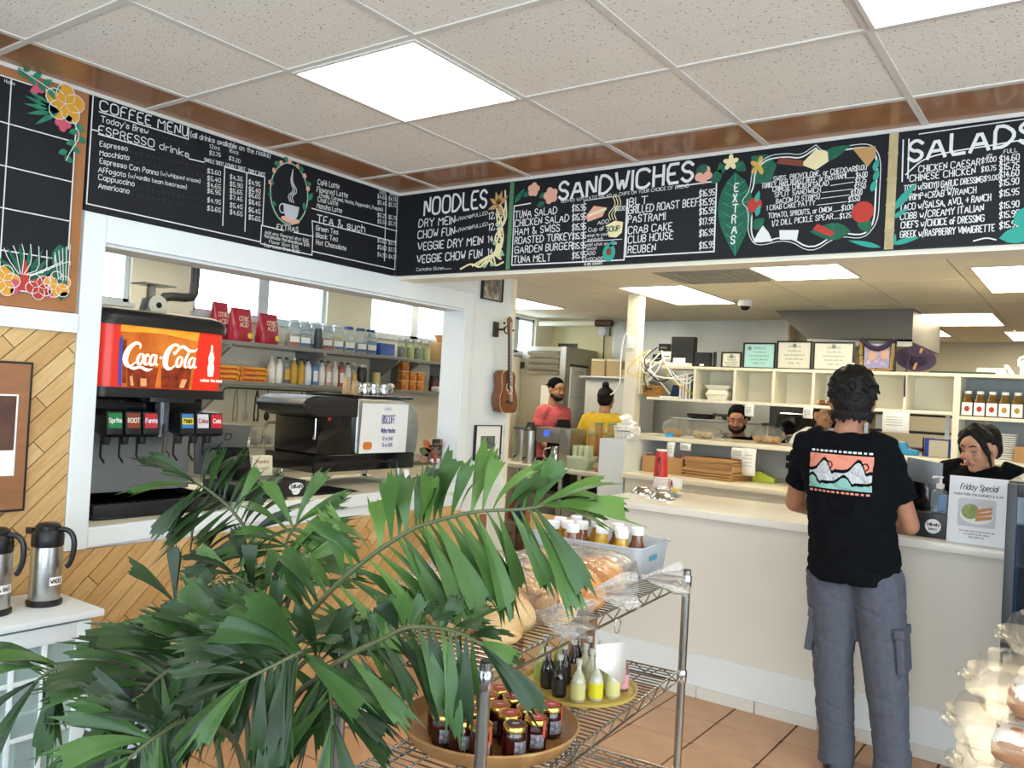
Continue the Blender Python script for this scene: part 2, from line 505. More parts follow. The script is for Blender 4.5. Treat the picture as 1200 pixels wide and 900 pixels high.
# diagonal oak planks on the left wall
OAK = []
for k, (a, b) in enumerate([('#d2ae78', '#c39a62'), ('#c8a069', '#b98e55'), ('#dabb86', '#cba56c'), ('#c0965e', '#d0a870')]):
    OAK.append(mat('oak_plank_%d' % k, a, .36, col2=b, scale=9, bump=.1, bscale=16, stretch=(1, 1, 9), rot=(-PI / 4, 0, 0)))
pitch = .062
def clip_poly(poly, keep):
    for (a, b, c) in keep:       # keep a*y + b*z <= c
        out = []
        for p, q in zip(poly, poly[1:] + poly[:1]):
            dp = a * p[0] + b * p[1] - c; dq = a * q[0] + b * q[1] - c
            if dp <= 0: out.append(p)
            if dp * dq < 0:
                t = dp / (dp - dq); out.append((p[0] + (q[0] - p[0]) * t, p[1] + (q[1] - p[1]) * t))
        poly = out
        if len(poly) < 3: return []
    return poly
def planks(y0, y1, z0, z1):
    s = math.sqrt(.5); n = 0
    keep = [(-1, 0, -y0), (1, 0, y1), (0, -1, -z0), (0, 1, z1)]
    k0 = int(((z0 - y1) * s) / pitch) - 1; k1 = int(((z1 - y0) * s) / pitch) + 1
    for k in range(k0, k1 + 1):
        d = k * pitch; rr = random.Random(k * 7 + 3)
        t = rr.uniform(-2.2, -1.6) + (y0 + z0) * s
        tmax = (y1 + z1) * s
        while t < tmax:
            L = rr.uniform(.45, 1.15); t2 = t + L
            q = .0018
            poly = [((t + q) * s - (d + q) * s, (t + q) * s + (d + q) * s), ((t2 - q) * s - (d + q) * s, (t2 - q) * s + (d + q) * s), ((t2 - q) * s - (d + pitch - q) * s, (t2 - q) * s + (d + pitch - q) * s), ((t + q) * s - (d + pitch - q) * s, (t + q) * s + (d + pitch - q) * s)]
            poly = clip_poly(poly, keep)
            t = t2
            if len(poly) < 3: continue
            area = abs(sum(p[0] * r[1] - p[1] * r[0] for p, r in zip(poly, poly[1:] + poly[:1]))) / 2
            if area < 2e-4: continue
            m = MB().prism(poly, XL, XL + .012 + rr.uniform(0, .0015), 'x')
            m.build('plank', rr.choice(OAK), wall_l, smooth=False)
planks(1.05, 1.672, .0, 1.70)
planks(1.674, 4.09, .0, .838)
MB().box(XL, XL + .003, 1.0, 4.09, 0, .838).build('plank_backing', mat('dark_seam', '#3d2814', .9), wall_l, smooth=False)
MB().box(XL, XL + .003, 1.0, 1.672, .838, 1.70).build('plank_backing', MATS['dark_seam'], wall_l, smooth=False)

# soffit carrying the menu boards, and the kitchen ceiling behind
so = MB(); so.box(XL - .15, 3.1, YB, YB + .14, 2.17, HC + .02); struct(so.build('wall_soffit', CREAM, smooth=False))
KT = mat('kitchen_ceiling_tile', '#efe8d2', .85, var=.04, scale=2, bump=.2, bscale=70)
kc = struct(MB().box(-5.6, 3.1, YB + .14, 11.2, KC + .012, KC + .1).build('ceiling_kitchen', KT, smooth=False))
kt = MB(); kt.box(.004, .606, .004, 1.216, 0, .012); k_me = kt.build('ceiling_tile', KT, kc, smooth=False, bev=.003, seg=1, loc=(-5.05, 3.61, KC))
for i in range(0, 9):
    for j in range(0, 6):
        if i or j: inst(k_me, 'ceiling_tile', kc, (-5.05 + i * .61 - 0, 3.61 + j * 1.22, KC))
gal = struct(MB().box(-5.6, XL - .15, -3.1, YB + .14, KC, KC + .1).build('ceiling_galley', WHITE, smooth=False))
KL = glow('kitchen_diffuser', '#fff1d0', KITCHEN_LAMP)
for lb, x, y in [('long kitchen ceiling light panel just right of the cream post', -3.215, 5.86), ('kitchen ceiling light panel hanging low under the extras board', -1.92, 4.66),
                 ('kitchen ceiling light panel cut by the right edge of the picture', -.70, 5.55), ('kitchen ceiling light panel over the jars shelf, second from the right edge', -1.37, 7.95),
                 ('small far kitchen light panel left of the other far panels, over the purple hat', -1.97, 9.1), ('far kitchen light panel lowest at the right edge', -.88, 9.6), ('kitchen light panel at the left behind the ukulele wall', -5.05, 6.0), ('unseen light panel added to brighten the coffee bar behind the hatch header', -4.75, 2.35)]:  # the last panel is added out of view to brighten the coffee bar
    t = thing('ceiling_light', lb, 'ceiling light', (x, y, KC - .004), group='kitchen light panels')
    d = 1.14 if y < 7.5 else 1.05
    fr = MB(); fr.box(0, .57, 0, .014, -.006, .004); fr.box(0, .57, d - .014, d, -.006, .004); fr.box(0, .014, .014, d - .014, -.006, .004); fr.box(.556, .57, .014, d - .014, -.006, .004)
    fr.build('frame', TBAR, t, smooth=False)
    MB().box(.014, .556, .014, d - .014, -.003, .003).build('diffuser', KL, t, smooth=False)

# exterior wall behind the coffee bar, with its high windows
XE = -5.45
wins = [(2.1, 3.10), (3.58, 4.86), (5.38, 6.62), (7.35, 8.05)]
we = MB(); zb, zt = 2.035, 2.44
we.box(XE - .12, XE, -.2, 11.2, 0, zb); we.box(XE - .12, XE, -.2, 11.2, zt, KC + .1)
ys = [-.2] + [v for w in wins for v in w] + [11.2]
for a, b in zip(ys[::2], ys[1::2]): we.box(XE - .12, XE, a, b, zb, zt)
wall_e = struct(we.build('wall_exterior', CREAM, smooth=False))
PANE = clear('window_glass', '#f4fbff', .08, .02)
ALU = mat('window_frame_aluminium', '#c3cdd6', .4, .4)
for k, (a, b) in enumerate(wins):
    f = MB(); X0, X1 = XE - .09, XE - .03
    for y in ((a, a + .035), (b - .035, b)) + (((a + b) / 2 - .05, (a + b) / 2 + .05),): f.box(X0, X1, y[0], y[1], zb, zt)
    f.box(X0, X1, a, b, zb, zb + .03); f.box(X0, X1, a, b, zt - .03, zt); f.box(XE - .12, XE + .03, a - .02, b + .02, zb - .03, zb)
    w = struct(f.build('window_%d' % (k + 1), ALU, smooth=False))
    for c, d in ((a + .035, (a + b) / 2 - .05), ((a + b) / 2 + .05, b - .035)): MB().box(XE - .063, XE - .058, c, d, zb + .03, zt - .03).build('pane', PANE, w, smooth=False)

# rest of the shell
struct(MB().box(-5.6, XL - .15, -.2, 0, 0, HC).build('wall_galley_end', WHITE, smooth=False))
wf = MB(); wf.box(XL - .15, 3.1, -3.22, -3.1, 0, .4); wf.box(XL - .15, 3.1, -3.22, -3.1, 2.45, HC + .1)
for a, b in ((-3.48, -2.9), (-1.05, -.85), (1.0, 1.2), (2.85, 3.1)): wf.box(a, b, -3.22, -3.1, .4, 2.45)
struct(wf.build('wall_front', WHITE, smooth=False))
wr = MB(); wr.box(3.1, 3.22, -3.22, 11.2, 0, .4); wr.box(3.1, 3.22, -3.22, 11.2, 2.45, HC + .1); wr.box(3.1, 3.22, 2.9, 11.2, .4, 2.45)
for a, b in ((-3.22, -2.7), (-.9, -.75), (1.0, 1.15)): wr.box(3.1, 3.22, a, b, .4, 2.45)
struct(wr.build('wall_right', WHITE, smooth=False))
for k, (p0, p1) in enumerate([((-2.9, -3.16), (-1.05, -3.16)), ((-.85, -3.16), (1.0, -3.16)), ((1.2, -3.16), (2.85, -3.16)), ((3.16, -2.7), (3.16, -.9)), ((3.16, -.75), (3.16, 1.0)), ((3.16, 1.15), (3.16, 2.9))]):
    ax = p0[1] == p1[1]; f = MB()
    def seg(s0, s1, z0, z1, d=.03):
        if ax: f.box(s0, s1, p0[1] - d, p0[1] + d, z0, z1)
        else: f.box(p0[0] - d, p0[0] + d, s0, s1, z0, z1)
    s0, s1 = (p0[0], p1[0]) if ax else (p0[1], p1[1])
    seg(s0, s0 + .05, .4, 2.45); seg(s1 - .05, s1, .4, 2.45); seg(s0 + .05, s1 - .05, .4, .45); seg(s0 + .05, s1 - .05, 2.40, 2.45)
    w = struct(f.build('window_%d' % (k + 5), ALU, smooth=False))
    f = MB(); seg(s0 + .05, s1 - .05, .45, 2.40, .003); f.build('pane', PANE, w, smooth=False)
    pl = bpy.data.lights.new('window_portal', 'AREA'); pl.shape = 'RECTANGLE'; pl.size = s1 - s0; pl.size_y = 2.0; pl.cycles.is_portal = True
    po = bpy.data.objects.new('window_portal', pl); COL.objects.link(po)
    if ax: po.location = ((s0 + s1) / 2, p0[1] + .07, 1.43); po.rotation_euler = (-PI / 2 + PI, 0, 0)
    else: po.location = (p0[0] - .07, (s0 + s1) / 2, 1.43); po.rotation_euler = (PI / 2, 0, PI / 2)
wb = MB(); wb.box(XE - .12, -2.62, 8.42, 8.54, 0, KC + .1); struct(wb.build('wall_kitchen_back', YELLOW_WALL, smooth=False))
wb = MB(); wb.box(-2.62, 3.1, 11.1, 11.2, 0, KC + .1); wb.box(-2.74, -2.62, 8.54, 11.2, 0, KC + .1); struct(wb.build('wall_kitchen_far', mat('grey_cream', '#c9c4b2', .6), smooth=False))
# chalk lettering: text, start, baseline, width, cap height
COFFEE_TEXT=[
('COFFEE MENU',1.704,2.593,0.388,0.047,0.004),
('(all drinks available on the rocks)',2.109,2.602,0.424,0.026,0.019),
("Today's Brew",1.712,2.549,0.200,0.027,0.008),
('...............',1.927,2.558,0.252,0.007,0.011),
('12oz',2.204,2.580,0.053,0.019,0.003),
('$2.75',2.206,2.550,0.057,0.023,0.004),
('16oz',2.306,2.588,0.050,0.019,0.002),
('$3.20',2.308,2.553,0.060,0.023,-0.000),
('ESPRESSO',1.705,2.500,0.237,0.037,0.009),
('drinks',1.967,2.511,0.139,0.032,-0.003),
('Espresso',1.713,2.452,0.115,0.024,0.011),
('Macchiato',1.715,2.415,0.122,0.024,0.013),
('Espresso Con Panna',1.717,2.384,0.251,0.024,0.014),
('(w/whipped cream)',1.980,2.402,0.188,0.018,0.011),
('Affogato',1.714,2.349,0.113,0.024,0.006),
('(w/vanilla bean icecream)',1.839,2.358,0.265,0.019,0.013),
('Cappuccino',1.716,2.319,0.150,0.024,0.008),
('Americano',1.718,2.285,0.128,0.024,0.007),
('..............',1.839,2.462,0.337,0.007,0.023),
('..............',1.849,2.427,0.329,0.007,0.020),
('..............',1.878,2.327,0.308,0.007,0.012),
('...............',1.858,2.292,0.330,0.007,0.013),
('$3.60',2.201,2.466,0.068,0.026,0.005),
('$5.40',2.203,2.434,0.068,0.026,0.005),
('$4.65',2.205,2.406,0.068,0.026,0.004),
('$6.95',2.207,2.379,0.068,0.026,0.004),
('$4.95',2.210,2.338,0.068,0.026,0.003),
('$3.65',2.212,2.302,0.068,0.026,0.003),
('$4.35',2.319,2.468,0.067,0.027,0.004),
('$5.90',2.321,2.437,0.067,0.027,0.004),
('$5.65',2.323,2.406,0.067,0.027,0.004),
('$7.45',2.325,2.377,0.067,0.027,0.003),
('$5.45',2.328,2.341,0.067,0.027,0.003),
('$4.65',2.330,2.310,0.067,0.027,0.002),
('$4.95',2.421,2.469,0.065,0.028,0.003),
('$6.40',2.424,2.437,0.065,0.028,0.003),
('$6.65',2.426,2.410,0.065,0.028,0.003),
('$8.45',2.428,2.378,0.065,0.028,0.002),
('$6.45',2.430,2.341,0.065,0.028,0.002),
('$5.65',2.433,2.307,0.065,0.028,0.001),
('SINGLE SHOT',2.183,2.513,0.099,0.019,0.004),
('DOUBLE SHOT',2.292,2.518,0.106,0.019,0.005),
('TRIPLE SHOT',2.413,2.521,0.097,0.020,0.004),
('Café Latte',2.834,2.566,0.144,0.030,0.012),
('Flavored Latte',2.831,2.528,0.209,0.030,0.017),
('(Vanilla, Caramel, Mocha, Peppermint, Pumpkin)',2.850,2.508,0.454,0.021,0.020),
('Chai Latte',2.841,2.480,0.135,0.028,0.008),
('Matcha Latte',2.838,2.447,0.168,0.028,0.009),
('TEA & such',2.843,2.372,0.335,0.047,0.014),
('Green Tea',2.840,2.334,0.147,0.028,0.006),
('Black Tea',2.843,2.298,0.144,0.028,0.005),
('Hot Chocolate',2.846,2.263,0.205,0.028,0.003),
('12oz',3.270,2.622,0.053,0.023,0.003),
('16oz',3.350,2.631,0.055,0.023,0.003),
('$4.65',3.259,2.592,0.070,0.028,0.006),
('$4.75',3.346,2.599,0.061,0.028,0.006),
('$5.45',3.262,2.559,0.070,0.028,0.006),
('$5.75',3.348,2.566,0.061,0.028,0.006),
('$5.25',3.267,2.490,0.070,0.028,0.005),
('$5.75',3.354,2.496,0.062,0.028,0.005),
('$5.50',3.270,2.457,0.070,0.028,0.004),
('$5.75',3.357,2.463,0.062,0.028,0.005),
('$3.60',3.278,2.353,0.070,0.028,0.003),
('$3.75',3.365,2.357,0.062,0.028,0.004),
('$3.60',3.281,2.316,0.070,0.028,0.003),
('$3.75',3.368,2.319,0.062,0.028,0.003),
('$4.90',3.284,2.276,0.070,0.028,0.002),
('$4.75',3.372,2.279,0.062,0.028,0.003),
('EXTRAS',2.597,2.291,0.130,0.029,0.010),
('Add any flavored shot $.85',2.529,2.257,0.267,0.018,0.006),
('Handmade Marshmallows $.85',2.528,2.239,0.275,0.018,0.004),
('Flavor Shot $.95',2.557,2.217,0.177,0.018,0.002),
('Espresso Shot $1.85',2.528,2.196,0.217,0.018,0.002),
]
SANDWICH_TEXT=[
('NOODLES',-3.112,2.518,0.430,0.091,0.007),
('DRY MEIN',-3.148,2.454,0.258,0.048,-0.000),
('w/HAM@PULLED',-2.886,2.467,0.217,0.021,0.019),
('12.95',-2.661,2.459,0.088,0.040,0.004),
('CHOW FUN',-3.150,2.390,0.263,0.048,0.004),
('w/HAM@PULLED',-2.882,2.407,0.217,0.021,0.021),
('12.95',-2.657,2.401,0.088,0.040,0.003),
('VEGGIE DRY MEIN',-3.145,2.323,0.454,0.048,0.008),
('14.95',-2.658,2.338,0.094,0.040,0.003),
('VEGGIE CHOW FUN',-3.146,2.252,0.454,0.048,0.010),
('14.95',-2.654,2.271,0.093,0.040,0.004),
('Contains Gluten..........',-3.146,2.209,0.249,0.019,0.001),
('SANDWICHES',-2.230,2.522,0.696,0.085,0.023),
('SERVED W/POTATO SALAD or CHIPS ON YOUR CHOICE OF BREAD',-2.218,2.506,0.670,0.017,0.010),
('TUNA SALAD',-2.493,2.452,0.254,0.040,0.003),
('CHICKEN SALAD',-2.490,2.408,0.323,0.039,0.004),
('HAM & SWISS',-2.487,2.365,0.269,0.039,0.001),
('ROASTED TURKEY',-2.484,2.319,0.337,0.039,0.002),
('GARDEN BURGER',-2.481,2.271,0.341,0.039,0.004),
('TUNA MELT',-2.487,2.223,0.227,0.039,-0.000),
('ADD',-2.004,2.383,0.060,0.020,0.004),
('Cup of',-2.053,2.352,0.084,0.021,0.002),
('soup to your',-2.057,2.328,0.111,0.016,0.001),
('sandwich',-2.055,2.307,0.084,0.016,0.001),
('add what sounds',-2.059,2.283,0.162,0.016,0.000),
('good',-2.057,2.264,0.052,0.016,0.001),
('ADD',-2.056,2.239,0.047,0.019,0.002),
('AVOCADO',-2.064,2.213,0.098,0.016,0.001),
('to any sandwich',-2.067,2.191,0.098,0.016,0.002),
('$6.00',-1.916,2.441,0.054,0.028,-0.001),
('BLT',-1.841,2.460,0.092,0.038,0.002),
('GRILLED ROAST BEEF',-1.843,2.421,0.344,0.038,0.009),
('PASTRAMI',-1.842,2.379,0.186,0.038,0.001),
('CRAB CAKE',-1.839,2.327,0.219,0.038,0.004),
('CLUB HOUSE',-1.837,2.283,0.224,0.038,0.007),
('REUBEN',-1.834,2.237,0.138,0.038,0.002),
('$15.95',-2.151,2.459,0.077,0.040,-0.000),
('$15.95',-2.148,2.413,0.077,0.040,0.000),
('$15.95',-2.145,2.365,0.077,0.040,0.001),
('$15.95',-2.142,2.321,0.077,0.040,0.001),
('$15.95',-2.139,2.273,0.076,0.040,0.002),
('$15.95',-2.136,2.227,0.076,0.040,0.002),
('$16.95',-1.497,2.468,0.071,0.038,0.001),
('$15.95',-1.495,2.428,0.071,0.038,0.001),
('$15.95',-1.492,2.388,0.071,0.038,0.002),
('$17.95',-1.490,2.343,0.071,0.038,0.002),
('$16.95',-1.487,2.292,0.071,0.038,0.003),
('$15.95',-1.484,2.237,0.070,0.038,0.003),
]
SALAD_TEXT=[
('SWISS, PROVOLONE, or CHEDDAR',-1.170,2.502,0.322,0.023,0.007),
('TURKEY, HAM, ROAST BEEF, or PASTRAMI',-1.219,2.478,0.339,0.024,0.007),
('CHINESE CHICKEN SALAD',-1.171,2.459,0.226,0.023,0.004),
('SPLIT SANDWICH',-1.161,2.435,0.185,0.023,0.003),
('BACON (2 STRIPS)',-1.154,2.407,0.176,0.023,0.005),
('1 CRAB CAKE PATTY',-1.193,2.382,0.198,0.023,0.006),
('TOMATO, SPROUTS, or ONION',-1.184,2.349,0.255,0.023,0.007),
('1/2 DILL PICKLE SPEAR',-1.168,2.315,0.245,0.025,0.011),
('$1.00',-0.845,2.510,0.041,0.027,0.001),
('$4.00',-0.841,2.482,0.041,0.027,0.001),
('$2.75',-0.843,2.460,0.041,0.027,0.001),
('$2.50',-0.845,2.435,0.041,0.027,0.002),
('$3.00',-0.857,2.411,0.041,0.027,0.002),
('$3.50',-0.865,2.388,0.042,0.027,0.002),
('$1.00',-0.890,2.356,0.042,0.027,0.002),
('$1.25',-0.895,2.324,0.042,0.027,0.002),
('-',-0.876,2.478,0.029,0.021,0.000),
('-',-0.937,2.455,0.088,0.021,0.005),
('-',-0.969,2.430,0.118,0.021,0.002),
('-',-0.971,2.406,0.108,0.021,0.004),
('-',-0.987,2.380,0.115,0.021,0.004),
('-',-0.922,2.349,0.029,0.021,0.003),
('-',-0.917,2.319,0.020,0.021,0.002),
('SALADS',-0.651,2.524,0.406,0.076,0.021),
('1/2',-0.391,2.504,0.016,0.016,0.001),
('FULL',-0.338,2.515,0.042,0.016,0.002),
('CHICKEN CAESAR',-0.616,2.478,0.204,0.028,0.005),
('CHINESE CHICKEN',-0.645,2.446,0.219,0.028,0.007),
('TOFU w/SHOYU GARLIC DRESSING',-0.664,2.411,0.265,0.025,0.008),
('& TUNA',-0.555,2.399,0.060,0.016,0.002),
('SHRIMP+CRAB W/RANCH',-0.665,2.375,0.245,0.026,0.007),
('TACO w/SALSA, AVO, + RANCH',-0.676,2.337,0.304,0.028,0.012),
('COBB w/CREAMY ITALIAN',-0.672,2.302,0.278,0.028,0.011),
("CHEF'S w/CHOICE of DRESSING",-0.668,2.269,0.278,0.028,0.006),
('GREEK w/RASPBERRY VINAIGRETTE',-0.669,2.233,0.313,0.028,0.004),
('$9.00',-0.407,2.489,0.046,0.025,0.001),
('$10.75',-0.406,2.457,0.046,0.025,0.001),
('$9.00',-0.396,2.422,0.046,0.025,0.001),
('$14.60',-0.350,2.485,0.061,0.031,0.002),
('$15.75',-0.349,2.456,0.061,0.031,0.002),
('$14.60',-0.348,2.428,0.060,0.031,0.003),
('$15.90',-0.347,2.398,0.060,0.031,0.003),
('$15.95',-0.345,2.360,0.060,0.031,0.003),
('$15.90',-0.343,2.315,0.060,0.031,0.004),
('$15.95',-0.342,2.281,0.060,0.031,0.004),
('$15.90',-0.340,2.244,0.060,0.031,0.005),
]
FRONDS=[
([(-1.582,1.283,0.528),(-1.562,1.294,0.769),(-1.478,1.289,0.983),(-1.411,1.298,1.075),(-1.315,1.328,1.172),(-1.214,1.350,1.246),(-1.163,1.362,1.270),(-1.064,1.383,1.303),(-0.967,1.427,1.318),(-0.933,1.451,1.331)],30,0.215,1,3),
([(-1.582,1.283,0.528),(-1.716,1.367,0.793),(-1.848,1.455,0.968),(-1.900,1.477,1.096),(-1.945,1.444,1.182),(-2.005,1.400,1.242),(-2.020,1.364,1.263)],17,0.185,0,4),
([(-1.582,1.283,0.528),(-1.535,1.251,0.808),(-1.468,1.235,0.943),(-1.489,1.159,0.966),(-1.505,1.110,0.968),(-1.545,1.045,0.957),(-1.554,0.990,0.933),(-1.558,0.950,0.897)],26,0.215,0,3),
([(-1.582,1.283,0.528),(-1.628,1.185,0.763),(-1.712,1.124,0.874),(-1.752,1.032,0.920),(-1.794,0.978,0.919),(-1.821,0.922,0.910),(-1.840,0.885,0.882)],7,0.170,0,6),
([(-1.582,1.283,0.528),(-1.463,1.242,0.792),(-1.315,1.222,0.945),(-1.229,1.220,1.009),(-1.153,1.225,1.054),(-1.094,1.230,1.087),(-1.020,1.245,1.097),(-0.973,1.254,1.092),(-0.939,1.267,1.078)],18,0.165,0,4),
([(-1.582,1.283,0.528),(-1.507,1.211,0.732),(-1.387,1.171,0.922),(-1.314,1.160,1.003),(-1.309,1.102,1.000),(-1.334,1.023,0.971)],14,0.200,0,4),
([(-1.582,1.283,0.528),(-1.487,1.164,0.716),(-1.440,1.048,0.854),(-1.418,0.964,0.892),(-1.390,0.886,0.891),(-1.389,0.838,0.868)],14,0.190,0,4),
([(-1.582,1.283,0.528),(-1.517,1.265,0.751),(-1.444,1.253,0.906),(-1.366,1.247,0.963),(-1.307,1.228,0.927),(-1.259,1.201,0.859)],12,0.185,0,4),
([(-1.582,1.283,0.528),(-1.617,1.316,0.789),(-1.630,1.365,0.961),(-1.632,1.399,1.060),(-1.668,1.396,1.140),(-1.644,1.412,1.206)],14,0.180,1,4),
([(-1.582,1.283,0.528),(-1.606,1.262,0.746),(-1.660,1.222,0.882),(-1.693,1.160,0.957),(-1.697,1.132,1.001),(-1.710,1.122,1.039)],9,0.170,0,4),
([(-1.582,1.283,0.528),(-1.631,1.307,0.727),(-1.621,1.311,0.912),(-1.591,1.331,0.996),(-1.659,1.306,1.048),(-1.711,1.268,1.082)],12,0.170,0,4),
]
# ------------------------------------------------------------------ chalk menu boards
FL = lambda u, v, l=0: (XL + .026 + l, u, v)            # left wall board plane
FR = lambda u, v, l=0: (u, YB - .026 - l, v)            # soffit board plane
C_ORANGE = mat('chalk_orange', '#d99a2b', .8); C_RED = mat('chalk_red', '#b5382c', .8); C_PINK = mat('chalk_pink', '#c8566a', .8)
C_PEACH = mat('chalk_peach', '#e0a58e', .8); C_GREEN = mat('chalk_green', '#2e7a5c', .8, var=.25, scale=40); C_TEAL = mat('chalk_teal', '#2f9a8a', .8)
C_DKGREEN = mat('chalk_dark_green', '#1e5f46', .8, var=.2, scale=30); C_PALE = mat('chalk_pale_green', '#8fb79b', .8); C_CREAM = mat('chalk_cream', '#e5d8a8', .8); C_BROWN = mat('chalk_brown', '#7a3f2c', .8)
C_TAN = mat('chalk_tan', '#b98f5a', .8)
def flower(mb, c, r, F, petals=5, rot=0, w=.92):
    for k in range(petals):
        a = rot + 2 * PI * k / petals
        blob(mb, disc2((c[0] + .52 * r * math.cos(a), c[1] + .52 * r * math.sin(a)), .52 * r, .52 * r * w, 12, a), F, .0004 + .0002 * k)
def flower_lines(mb, c, r, F, petals=5, rot=0, w=.92, lw=.003):
    for k in range(petals):
        a = rot + 2 * PI * k / petals
        p = disc2((c[0] + .52 * r * math.cos(a), c[1] + .52 * r * math.sin(a)), .53 * r, .53 * r * w, 12, a)
        # outer half of each petal outline
        q = [p[i % 12] for i in range(-4, 5)]
        ribbon(mb, q, lw, F, .0022); ribbon(mb, [c, (c[0] + .45 * r * math.cos(a), c[1] + .45 * r * math.sin(a))], lw * .7, F, .0022)
def art(parent, name, mats, fn):
    mb = MB(); fn(mb); return mb.build(name, mats, parent, smooth=False, normals=False)

# coffee board
b = thing('menu_board', 'long chalkboard coffee menu on the left wall above the serving hatch', 'menu board', (0, 0, 0))
MB().box(XL, XL + .025, 1.668, YB - .028, 2.19, 2.642).build('panel', BOARD, b, smooth=False)
mb = MB()
for t, u, v, w, s, rs in COFFEE_TEXT: write(mb, t, u, v, w, s * (.74 if t[0] == '$' else .86), FL, .125 if s > .03 else .135, jit=.015, rise=rs)
for pl in [[(1.655 + .02, 2.64), (1.675, 2.213), (2.507, 2.213), (2.507, 2.292), (2.64, 2.292)], [(1.703, 2.586), (2.098, 2.588), (2.098, 2.645)], [(1.68, 2.508), (1.70, 2.508)], [(1.705, 2.497), (1.945, 2.499)], [(2.107, 2.505), (2.18, 2.508)],
           [(2.288, 2.52), (2.296, 2.25)], [(2.408, 2.52), (2.416, 2.246)], [(2.29, 2.515), (2.51, 2.523), (2.512, 2.293)], [(2.507, 2.205), (2.823, 2.203), (2.821, 2.298), (2.70, 2.296)],
           [(2.805, 2.437), (3.425, 2.441)], [(2.823, 2.297), (2.812, 2.375), (3.425, 2.379)], [(3.324, 2.616), (3.340, 2.258)], [(2.823, 2.223), (3.425, 2.223), (3.415, 2.640)]]:
    ribbon(mb, pl, .005, FL)
mb.build('lettering', CHALK, b, smooth=False, normals=False)
def fn(m):
    for k in range(15):
        a = 2 * PI * k / 15 + random.uniform(-.1, .1)
        if math.sin(a) < -.55: continue
        c = (2.66 + .118 * math.cos(a), 2.485 + .150 * math.sin(a))
        blob(m, leaf2(c, (c[0] + random.uniform(-.035, .035), c[1] + random.uniform(-.02, .045)), .026), FL, .0006)
art(b, 'wreath_leaves', C_GREEN, fn)
def fn(m):
    ribbon(m, [(2.66 + .115 * math.cos(2 * PI * k / 24), 2.478 + .15 * math.sin(2 * PI * k / 24)) for k in range(25)], .007, FL, .0003)
art(b, 'wreath_ring', C_PALE, fn)
def fn(m):
    for k in range(7):
        a = .3 + k * .45; c = (2.66 + .118 * math.cos(a), 2.485 + .150 * math.sin(a)); flower(m, c, .013, FL)
    blob(m, disc2((2.675, 2.352), .058, .016), FL, .0008)
art(b, 'wreath_blossoms', C_PEACH, fn)
def fn(m):
    blob(m, [(2.627, 2.425), (2.632, 2.38), (2.65, 2.356), (2.70, 2.356), (2.718, 2.38), (2.725, 2.425)], FL, .001)
    ribbon(m, disc2((2.622, 2.398), .018, .022) , .006, FL, .0012)
    for dx in (0, .012, .024): ribbon(m, chaikin([(2.665 + dx, 2.44), (2.65 + dx, 2.465), (2.685 + dx, 2.50), (2.66 + dx * .5, 2.54), (2.672, 2.60)]), .005, FL, .001)
art(b, 'chalk_cup', mat('chalk_grey', '#b9bcc0', .85), fn)

# art board at the far left
b = thing('chalk_art_board', 'chalkboard with painted hibiscus flowers in a brown frame at far left', 'chalkboard', (0, 0, 0))
MB().box(XL, XL + .02, .2, 1.663, 1.778, 2.642).build('frame', mat('kraft_brown', '#a06a3c', .6, var=.08, scale=6), b, smooth=False)
MB().box(XL + .02, XL + .0245, .25, 1.618, 1.835, 2.606).build('panel', BOARD, b, smooth=False)
def fn(m):
    for v in (2.44, 2.284, 2.131, 1.977): ribbon(m, [(.25, v), (1.61, v)], .0045, FL)
    for u in (1.375, 1.14, .9): ribbon(m, [(u, 2.606), (u, 1.84)], .0045, FL)
    ribbon(m, [(.25, 2.606), (1.616, 2.606), (1.616, 1.838), (.25, 1.838)], .005, FL)
    write(m, 'Halim', 1.352, 2.585, .035, .012, FL)
    flower_lines(m, (1.569, 2.575), .072, FL, rot=.3); flower_lines(m, (1.39, 1.868), .055, FL, rot=.1); flower_lines(m, (1.583, 1.878), .05, FL, rot=.5); flower_lines(m, (1.515, 1.862), .047, FL, rot=.9)
    for k in range(9): ribbon(m, chaikin([(1.44 + k * .006, 1.90), (1.40 + k * .028, 1.95 + .03 * math.sin(k)), (1.385 + k * .03, 1.985 + .03 * math.sin(k * .5))]), .003, FL, .0026)
    for k in range(5): ribbon(m, [(1.585 + k * .009, 1.90), (1.565 + k * .014, 2.0 + .01 * k)], .003, FL, .0026)
    for pl in ([(1.40, 2.65), (1.46, 2.63), (1.53, 2.605)], [(1.60, 2.52), (1.635, 2.47), (1.60, 2.40), (1.585, 2.36)]): ribbon(m, chaikin(pl), .003, FL, .0026)
art(b, 'chalk_lines', CHALK, fn)
for c, r, ro in (((1.569, 2.575), .072, .3), ((1.39, 1.868), .055, .1), ((1.583, 1.878), .05, .5)): art(b, 'orange_hibiscus', C_ORANGE, lambda m: flower(m, c, r, FL, rot=ro))
art(b, 'red_hibiscus', C_RED, lambda m: flower(m, (1.515, 1.862), .047, FL, rot=.9))
art(b, 'torch_ginger', C_RED, lambda m: blob(m, [(1.44, 1.84), (1.478, 1.84), (1.474, 1.92), (1.462, 1.955), (1.45, 1.93)], FL, .0019))
for c, r, n in (((1.463, 2.60), .028, 3), ((1.566, 2.497), .03, 4), ((1.425, 1.848), .03, 5), ((1.553, 1.848), .027, 5)): art(b, 'pink_bud', C_PINK, lambda m: flower(m, c, r, FL, n))
